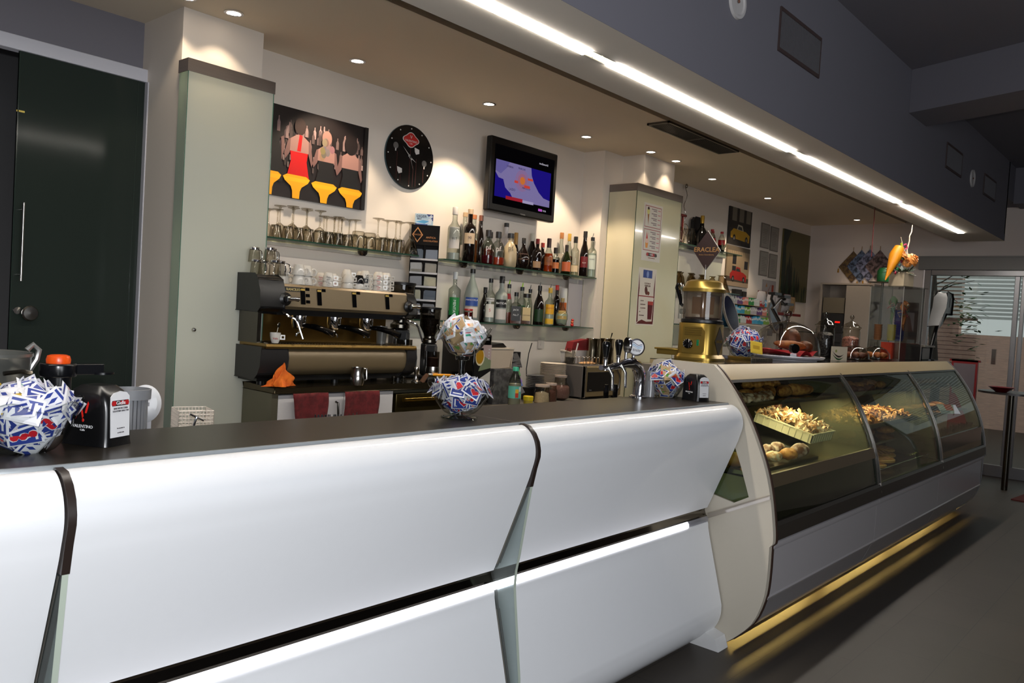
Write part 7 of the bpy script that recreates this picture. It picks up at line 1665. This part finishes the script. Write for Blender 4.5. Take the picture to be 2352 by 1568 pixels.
tw = MB(); tw.tube([(.05, 0, .05), (.07, 0, .17), (.03, -.02, .25), (.05, 0, .33), (.075, 0, .40), (.07, 0, .44), (.095, 0, .48), (.10, 0, .54)], [.007, .007, .006, .006, .0055, .005, .005, .003], 8); tw.tube([(.03, -.02, .26), (-.01, 0, .34), (-.05, 0, .42)], [.007, .006, .003], 8); tw.build('white_twig', P('twig_white', (196, 180, 160), .6), t)
b = MB(); b.tube([(-.22, 0, .045), (-.16, 0, .15), (-.10, 0, .26), (-.06, 0, .33)], [.004, .03, .055, .04], 14); b.build('yellow_cone', P('cone_yellow', (220, 140, 10), .5), t)
b = MB()
for k in range(6): b.blob((-.15 + .03 * k, -.04 + .004 * k, .11 + .035 * k), .012, .008, .014, 8, 6, P('bead_%d' % (k % 3), [(150, 30, 50), (30, 130, 70), (40, 120, 130)][k % 3], .3))
b.tube([(-.09, -.02, .26), (-.06, -.02, .32), (-.065, -.02, .37)], .010, 6, P('lime', (150, 180, 30), .5)); b.tube([(.0, 0, .36), (.03, 0, .37), (.05, 0, .34), (.02, 0, .32)], .006, 6, P('ribbon_pink', (190, 60, 100), .3)); b.build('decorations', None, t)
o = MB().cyl((0, 0, 0), (0, 0, .66), .0035, n=6).build('hanging_ribbon', P('ribbon_red', (110, 20, 24), .6), loc=(7.62, 2.42, 2.2)); tag(o, 'thin dark red ribbon hanging from the ceiling behind roses', 'ribbon')
o = MB().lathe([(.05, 0), (.055, .02), (.055, .10), (.035, .13), (0, .135)], 20).build('green_tin', P('green_tin', (10, 90, 40), .5), loc=(7.33, 2.3, 0)); o.location = (8.0, 2.42, 2.0); tag(o, 'green rounded tin standing behind the cream planter', 'tin')
o2 = MB().box(-.05, .05, -.12, .12, 0, .012).build('small_shelf', M_DSTEEL, loc=(8.0, 2.42, 1.987)); tag(o2, 'small bracket under the green tin', 'bracket'); MB().cyl((0, 0, -1.987 + 1.15), (0, 0, 0), .012).build('post', M_DSTEEL, o2)
# till display on a pole, black tablet
t = thing('customer_display', 'black customer display on a slanted pole at case end', 'display', (7.70, 1.87, ZD))
MB().box(-.26, -.02, .02, .16, .0, .11).build('terminal_box', M_BLACK, t, bevel=.006); MB().box(-.26, .06, .0, .17, .112, .128).build('terminal_top', P('terminal_grey', (110, 104, 92), .4), t)
MB().tube([(.0, .03, .0), (.05, .03, .12), (.26, .03, .42)], [.02, .018, .018], 10).build('pole', M_BLACK, t); MB().lathe([(.05, 0), (.05, .008), (0, .01)], 20, (0, .03, 0)).build('pole_base', M_BLACK, t)
MB().prism([(.08, .30), (.16, .33), (.26, .41), (.44, .42), (.46, .56), (.42, .60), (.26, .61), (.22, .56), (.20, .47)], 'y', -.02, .07).build('display_head', M_BLACK, t, bevel=.012); MB().box(.36, .40, -.024, -.0205, .48, .56).build('display_window', P('display_grey', (90, 90, 92), .3), t)

# ------------------------------------------------------------------ end wall: cabinet with amplifier, hanging leaflets
XF = 10.348
t = thing('wall_cabinet', 'white wall cabinet with sliding door and stacked audio units', 'cabinet', (XF, 3.15, 1.0))
fr = MB(); fr.box(-.30, -.02, .60, .62, 0, 1.11).box(-.30, -.02, -.02, 0, 0, 1.11).box(-.30, -.02, 0, .60, 1.09, 1.11).box(-.30, -.02, 0, .60, 0, .02).box(-.02, 0, 0, .60, 0, 1.1); fr.build('carcass', P('cab_beige', (170, 158, 146), .5), t)
MB().box(-.31, -.295, 0, .30, .02, 1.08).build('sliding_door', P('cab_door', (176, 164, 150), .5), t)
for k, (z0, z1, c) in enumerate(((.74, .93, (120, 110, 92)), (.50, .73, (40, 38, 38)), (.34, .49, (52, 50, 52)), (.18, .33, (46, 44, 46)), (.03, .17, (60, 58, 58)))):
    u = MB().box(-.28, -.05, .32, .58, z0, z1).build('audio_unit', P('unit_%d' % c[0], c, .5), t)
    if k == 1: MB().box(-.2825, -.28, .36, .42, .62, .64).build('red_display', EM('led_red', (255, 30, 20), 1.2), u)
    if k > 1: MB().box(-.2825, -.28, .34, .56, z0 + .03, z0 + .045).build('unit_slot', M_BLACK, u)
LX = [(3.50, 2.33, (74, 58, 48)), (3.40, 2.34, (40, 48, 62)), (3.30, 2.35, (54, 56, 70)), (3.18, 2.34, (50, 40, 40))]
for i, (y, z, c) in enumerate(LX):
    t = thing('hanging_leaflet', ['brown leaflet hung by its corner, leftmost of four', 'blue topped leaflet hung by its corner, second from left', 'grey blue leaflet hung by its corner, third from left', 'dark speckled leaflet hung by its corner, rightmost of four'][i], 'leaflet', (XF - .008 - .004 * i, y, z))
    S = .20; mt = P('leaflet_%d' % i, c, .4, col2=tuple(min(255, int(v * 2.2) + 20) for v in c) if i else (120, 96, 60), scale=26)
    MB().prism([(0, .20), (-.17, 0), (0, -.20), (.17, 0)], 'x', -.001, .001).build('sheet', mt, t); MB().cyl((0, 0, .20), (0, 0, .245), .003).build('cord', P('tassel', (150, 110, 50), .7), t)
    MB().cyl((0, .17 if i == 0 else .03 * i, -.02 if i == 0 else -.19), (0, .172 if i == 0 else .03 * i, -.07 if i == 0 else -.25), .006, .010).build('tassel', P('tassel_yellow', (170, 120, 20), .7), t)
t = thing('product_poster', 'brown poster of a cup dessert on the end wall', 'poster', (XF - .004, 2.70, 1.35)); p = Print(.24, .56, (90, 62, 48), .003, .5); p.rect(.02, .22, .20, .44, (170, 156, 160)); p.poly([(.05, .22), (.19, .22), (.15, .40), (.12, .43), (.09, .40)], (110, 60, 40)); p.rect(0, .44, .24, .47, (50, 20, 18)); p.rect(0, .15, .24, .21, (44, 30, 26)); p.poly([(.04, .02), (.12, .02), (.13, .13), (.03, .13)], (100, 70, 50)); p.rect(.14, .0, .22, .12, (150, 150, 150))
o = p.b.build('sheet', None, t, flat=True); o.rotation_euler = (0, 0, -PI / 2); o.location = (-.01, .24, 0)
t = thing('magazine_stand', 'red framed stand by the glass door, partly behind case end', 'stand', (9.3, 1.95, 0)); MB().box(-.02, .02, -.12, .12, 0, 1.30).box(-.02, .02, -.14, .14, 1.28, 1.30).build('red_frame', P('stand_red', (130, 20, 24), .4), t); MB().box(-.024, -.02, -.10, .10, .95, 1.26).build('notice', P('notice_grey', (110, 100, 104), .5), t)
t = thing('cafe_table', 'small dark table with red bowl beyond the end of case', 'table', (9.5, 1.55, 0)); MB().lathe([(.30, .98), (.30, 1.0), (0, 1.0)], 32).build('table_top', P('table_dark', (44, 40, 40), .3), t); MB().cyl((0, 0, 0), (0, 0, .98), .03).build('leg', M_DSTEEL, t)
o = MB().open_lathe([(.001, 0), (.05, 0), (.12, .05), (.125, .05)], 24).build('red_dish', P('dish_red', (150, 16, 26), .3), loc=(9.35, 1.62, 1.001)); tag(o, 'shallow red dish on the dark table by the door', 'dish')
# ------------------------------------------------------------------ inside the display case
M_CSH = G('case_shelf_glass', (214, 220, 190), (90, 100, 70), 1.0)
M_CTUBE = EM('case_tube_glow', (255, 232, 170), 7.0)
for i in range(3):
    a, b = xs3[i] + .03, xs3[i + 1] - .03
    MB().box(a, b, 1.72, 2.09, 1.092, 1.100).build('glass_shelf_upper', M_CSH, CASE)
    if i: MB().box(a, b, 1.60, 2.09, .902, .910).build('glass_shelf_middle', M_CSH, CASE)
    MB().cyl((a + .05, 1.76, 1.262), (b - .05, 1.76, 1.262), .007, n=8).build('light_tube', M_CTUBE, CASE)
    lamp('case_light', 'AREA', ((a + b) / 2, 1.78, 1.255), (13, 10, 3)[i], (1.0, .86, .56), (0, -.15, -1), shape='RECTANGLE', size=b - a - .1, size_y=.03)
    lamp('case_light', 'AREA', ((a + b) / 2, 1.75, 1.088), (7.5, 6, 1.5)[i], (1.0, .86, .56), (0, -.1, -1), shape='RECTANGLE', size=b - a - .1, size_y=.02)
M_BUN = P('bun', (206, 160, 92), .6, col2=(180, 120, 60), scale=14, bump=.3); M_PUFF = P('puff', (196, 142, 76), .6, col2=(150, 90, 40), scale=30, bump=.8); M_SUG = P('sugared', (222, 204, 176), .7, col2=(200, 150, 100), scale=50, bump=.8); M_CHOC = P('sugared_choc', (110, 72, 46), .6, col2=(206, 186, 170), scale=22, bump=.4)
M_TRAYS = P('tray_steel', (110, 104, 84), .2, metal=.9)
def tray(x0, x1, y0_, y1_, z, label, mat=M_TRAYS, name='baking_tray'):
    t = thing(name, label, 'tray', ((x0 + x1) / 2, (y0_ + y1_) / 2, z)); w = (x1 - x0) / 2; d = (y1_ - y0_) / 2
    MB().box(-w, w, -d, d, 0, .003).box(-w, w, -d, -d + .003, .003, .014).box(-w, w, d - .003, d, .003, .014).box(-w, -w + .003, -d, d, .003, .014).box(w - .003, w, -d, d, .003, .014).build('tray', mat, t)
rr = random.Random(31)
def row(x0, x1, y, z, n, sz, mat, label, grp, wob=.12, name='pastry'):
    for i in range(n):
        s = rr.uniform(.85, 1.15)
        pastry(name, label, (x0 + (x1 - x0) * (i + .5) / n, y + rr.uniform(-.015, .015), z + sz[2] * s), sz[0] * s, sz[1] * s, sz[2] * s, mat, (rr.uniform(-.15, .15), 0, rr.uniform(-.5, .5)), wob, rr.randint(0, 99), grp, n=14, m=8)
tray(3.60, 4.98, 1.73, 1.99, 1.1005, 'steel tray on the top shelf of the first case section')
row(3.66, 4.10, 1.78, 1.105, 7, (.035, .045, .025), M_CHOC, 'small dark sugared pastry on the top shelf, near left end', 'dark pastries on the first top shelf', .2)
row(3.75, 4.92, 1.86, 1.105, 7, (.10, .035, .032), M_PUFF, 'long golden filled roll on the first top shelf', 'long rolls on the first top shelf', .1, 'filled_roll')
row(4.15, 4.60, 1.93, 1.150, 4, (.05, .035, .025), M_PUFF, 'small golden pastry stacked on the long rolls', 'stacked small pastries', .15)
# white crate of fried ribbons, tipped forward
t = thing('white_crate', 'white plastic crate full of sugared fried pastry ribbons', 'crate', (4.44, 1.76, .955)); t.rotation_euler = (.235, 0, 0)
CW, CD, CH = .155, .17, .055; mcr = P('crate_white', (214, 206, 176), .4)
b = MB().box(-CW, CW, -CD, CD, -.028, -.024)
for q_ in ((-CW, CW, -CD, -CD + .004), (-CW, CW, CD - .004, CD), (-CW, -CW + .004, -CD, CD), (CW - .004, CW, -CD, CD)): b.box(*q_, -.024, CH - .028)
for i in range(9): x = -CW + .02 + i * (2 * CW - .04) / 8; b.box(x - .002, x + .002, -CD - .004, -CD, -.024, CH - .032)
for i in range(9): y = -CD + .02 + i * (2 * CD - .04) / 8; b.box(-CW - .004, -CW, y - .002, y + .002, -.024, CH - .032)
b.box(-CW - .006, CW + .006, -CD - .006, -CD, CH - .034, CH - .028).box(-CW - .006, -CW, -CD, CD, CH - .034, CH - .028).build('crate', mcr, t)
def ribbons(cx, cy, z, w, d, n, mat, label, sd, M=None, s=1.0, hump=.03):
    r2 = random.Random(sd); b = MB()
    for i in range(n):
        u, v = r2.uniform(-1, 1), r2.uniform(-1, 1); c = Vector((u * w, v * d, hump * (1 - u * u * .7) * (1 - v * v * .7) + r2.uniform(0, .012))); a = r2.uniform(0, 6.28); L_ = r2.uniform(.025, .045) * s; ww = r2.uniform(.008, .014) * s; ph = r2.uniform(0, 6); el = r2.uniform(-.5, .7)
        dx = Vector((math.cos(a) * math.cos(el), math.sin(a) * math.cos(el), math.sin(el))); sd_ = Vector((-math.sin(a), math.cos(a), 0)); up = dx.cross(sd_)
        vs = []
        for k in range(6):
            p_ = c + dx * L_ * (k / 5 - .5) * 2 + up * .012 * s * math.sin(k * 1.3 + ph); tw = math.sin(k * .8 + ph) * .8; s2 = sd_ * math.cos(tw) + up * math.sin(tw); vs += [p_ - s2 * ww, p_ + s2 * ww, p_ + s2 * ww + Vector((0, 0, -.003)), p_ - s2 * ww + Vector((0, 0, -.003))]
        b.add(vs, [(k * 4 + j, k * 4 + (j + 1) % 4, k * 4 + 4 + (j + 1) % 4, k * 4 + 4 + j) for k in range(5) for j in range(4)] + [(3, 2, 1, 0), (20, 21, 22, 23)])
    o = b.build('pastry_ribbons', mat, loc=(cx, cy, z)); 
    if M: o.rotation_euler = M
    tag(o, label, 'pastries', kind='stuff'); return o
ribbons(4.44, 1.76, .975, .14, .155, 150, M_SUG, 'heap of sugared fried pastry ribbons in the white crate', 3, (.235, 0, 0), 1.05)
tray(3.66, 4.30, 1.56, 1.78, .8155, 'dark tray of sugared pastries at the front of the deck')
PL_ = [(3.74, 1.66, 'sugared square pastry, leftmost on the front tray', M_PUFF, (.05, .045, .028)), (3.86, 1.62, 'sugared puff pastry second from left on the front tray', M_SUG, (.052, .04, .026)), (4.0, 1.60, 'flaky pastry in the middle of the front tray', M_PUFF, (.05, .045, .03)), (4.14, 1.60, 'large striped chocolate croissant at the front corner of tray', M_CHOC, (.075, .045, .036)), (3.98, 1.70, 'dark sugared croissant at the back of the front tray', M_CHOC, (.05, .038, .032)), (4.12, 1.71, 'dark sugared croissant behind the striped one', M_CHOC, (.05, .038, .032)), (3.84, 1.73, 'golden bun at the back left of the front tray', M_BUN, (.045, .045, .032))]
for i, (x, y, l, m_, s) in enumerate(PL_): pastry('croissant' if 'croissant' in l else 'pastry', l, (x, y, .832 + s[2]), *s, m_, (0, 0, -.5 + .2 * i), .1, i)
tray(4.55, 4.97, 1.78, 2.05, .93, 'tray of fried noodles pastry at the back of first section'); 
ribbons(4.76, 1.92, .94, .18, .11, 90, M_PUFF, 'heap of golden fried strips at the back of first section', 7, s=.8)
pastry('rum_baba', 'round reddish cake behind the golden fried strips', (4.80, 2.02, 1.02), .035, .035, .04, P('baba', (170, 90, 50), .3), seed=4)
# buns seen through the end window
for i, (x, y, z) in enumerate(((3.60, 1.70, .855), (3.66, 1.80, .86), (3.585, 1.80, .855), (3.62, 1.90, .87))): pastry('bread_bun', 'smooth golden bun seen through the end window of the case', (x, y, z), .048, .045, .036, M_BUN, seed=i, wob=.04, group='golden buns at the case end')
for i, (x, y, z) in enumerate(((3.60, 1.74, .955), (3.62, 1.83, .96))): pastry('bread_bun', 'flat golden pastry on the ledge above the end window buns', (x, y, z), .05, .045, .016, M_PUFF, seed=i, wob=.1, group='flat pastries above the end buns')
t = thing('end_ledge', 'small glass ledge holding flat pastries at the case end', 'ledge', (3.64, 1.82, .936)); MB().box(-.10, .10, -.12, .14, 0, .004).build('glass_plate', M_CSH, t)
MB().prism([(1.54, .66), (1.62, .63), (1.95, .70), (1.95, .80), (1.58, .79)], 'x', 3.532, 3.537).build('end_backing', P('worn_bluegrey', (150, 160, 160), .5, col2=(140, 134, 108), scale=5), CASE)
# second section
tray(5.10, 6.35, 1.75, 2.0, 1.1005, 'steel tray on the top shelf of the middle case section')
row(5.16, 6.3, 1.85, 1.105, 7, (.09, .04, .030), M_PUFF, 'long golden sandwich roll on the middle top shelf', 'sandwich rolls on the middle top shelf', .1, 'filled_roll')
row(5.16, 5.9, 1.78, 1.105, 6, (.04, .03, .022), PASTRYD, 'small dark roll in front of the sandwich rolls', 'small dark rolls on the middle top shelf', .15)
tray(5.10, 6.38, 1.62, 2.0, .9105, 'tray under the heap of fried strips in the middle section')
ribbons(5.74, 1.80, .922, .60, .15, 260, M_PUFF, 'long heap of golden fried strips on the middle shelf', 13, s=.95, hump=.05)
t = thing('wire_rack', 'chrome wire cooling rack on the low deck of the middle section', 'rack', (5.75, 1.78, .66)); b = MB()
for i in range(22): x = -.62 + i * .059; b.cyl((x, -.26, 0), (x, .24, 0), .002, n=5)
for y in (-.26, 0, .24): b.cyl((-.63, y, .003), (.63, y, .003), .003, n=5)
for x in (-.6, .6):
    for y in (-.26, .24): b.cyl((x, y, -.038), (x, y, 0), .003, n=5)
b.build('wires', M_CHROME, t)
def wafer(x, y, z, a, label, lattice=True, group=None):
    t = thing('lattice_tart', label, 'tart', (x, y, z), a, group=group); MB().lathe([(.10, 0), (.112, .006), (.112, .018), (.105, .022), (0, .020)], 32).build('crust', M_BUN, t)
    if lattice:
        b = MB()
        for k in range(-3, 4):
            l = math.sqrt(.10 ** 2 - (.03 * k) ** 2) if abs(.03 * k) < .1 else 0
            b.box(-l, l, .03 * k - .006, .03 * k + .006, .020, .026); b.box(.03 * k - .006, .03 * k + .006, -l, l, .0205, .0265)
        b.build('lattice', M_PUFF, t)
wafer(5.32, 1.62, .664, .3, 'golden lattice tart nearest the front of wire rack'); wafer(5.42, 1.60, .690, .9, 'lattice tart resting on top of the front one'); wafer(5.60, 1.74, .664, .2, 'lattice tart in the middle of the wire rack'); wafer(5.86, 1.72, .664, .5, 'lattice tart at the right on the wire rack'); wafer(6.12, 1.80, .664, .1, 'lattice tart farthest along the wire rack')
t = thing('glass_ledge', 'sloping glass ledge with steel edge above the wire rack', 'ledge', (5.74, 1.80, .78)); MB().box(-.62, .62, -.16, .25, 0, .005).build('glass_plate', M_CSH, t); MB().box(-.62, .62, -.165, -.16, -.004, .009).box(-.63, -.62, -.165, .25, -.004, .009).build('steel_edge', M_STEEL, t)
for i, (x, y, l) in enumerate(((5.6, 1.85, 'orange glazed cake on the glass ledge'), (5.95, 1.84, 'brown cake beside the orange one on the ledge'), (6.2, 1.78, 'pale cake at the right end of the glass ledge'))): pastry('small_cake', l, (x, y, .81), .07, .06, .026, [P('glaze', (206, 120, 60), .25), PASTRYD, M_PUFF][i], seed=i)
# third section
tray(6.55, 7.75, 1.75, 2.0, 1.1005, 'tray on the top shelf of the last case section'); row(6.6, 7.7, 1.86, 1.105, 6, (.09, .045, .024), M_PUFF, 'pale flat pastry on the top shelf of the last section', 'pastries on the last top shelf')
row(6.6, 7.7, 1.80, .912, 7, (.07, .05, .02), PASTRY, 'golden pastry on the middle shelf of the last section', 'pastries on the last middle shelf')
t = thing('price_card', 'white and orange folded card in the last case section', 'card', (6.98, 1.60, .9105), -.5); p = Print(.20, .085, (190, 196, 206), .002, .4); p.rect(.07, .03, .15, .085, (210, 90, 50)); p.rect(0, 0, .10, .03, (150, 160, 180)); o = p.b.build('card', None, t, flat=True); o.rotation_euler = (-.7, 0, 0)
for i in range(9): 
    t = thing('glass_cup_small', 'tiny glass cup in the front row of the last section', 'cup', (6.60 + .135 * i, 1.545 + .012 * (i % 2), .776), group='tiny cups in the last section'); MB().open_lathe([(.001, 0), (.022, 0), (.028, .03)], 14).build('glass_wall', G('knob_clear', (226, 224, 220), (90, 84, 78), 2.2), t)
# maker's letters on the end panel
text('SI', .026, P('letter_red', (150, 24, 28), .4), CASE, (3.4965, 2.045, 1.288), rot=(PI / 2, 0, -PI / 2), bold=.03)
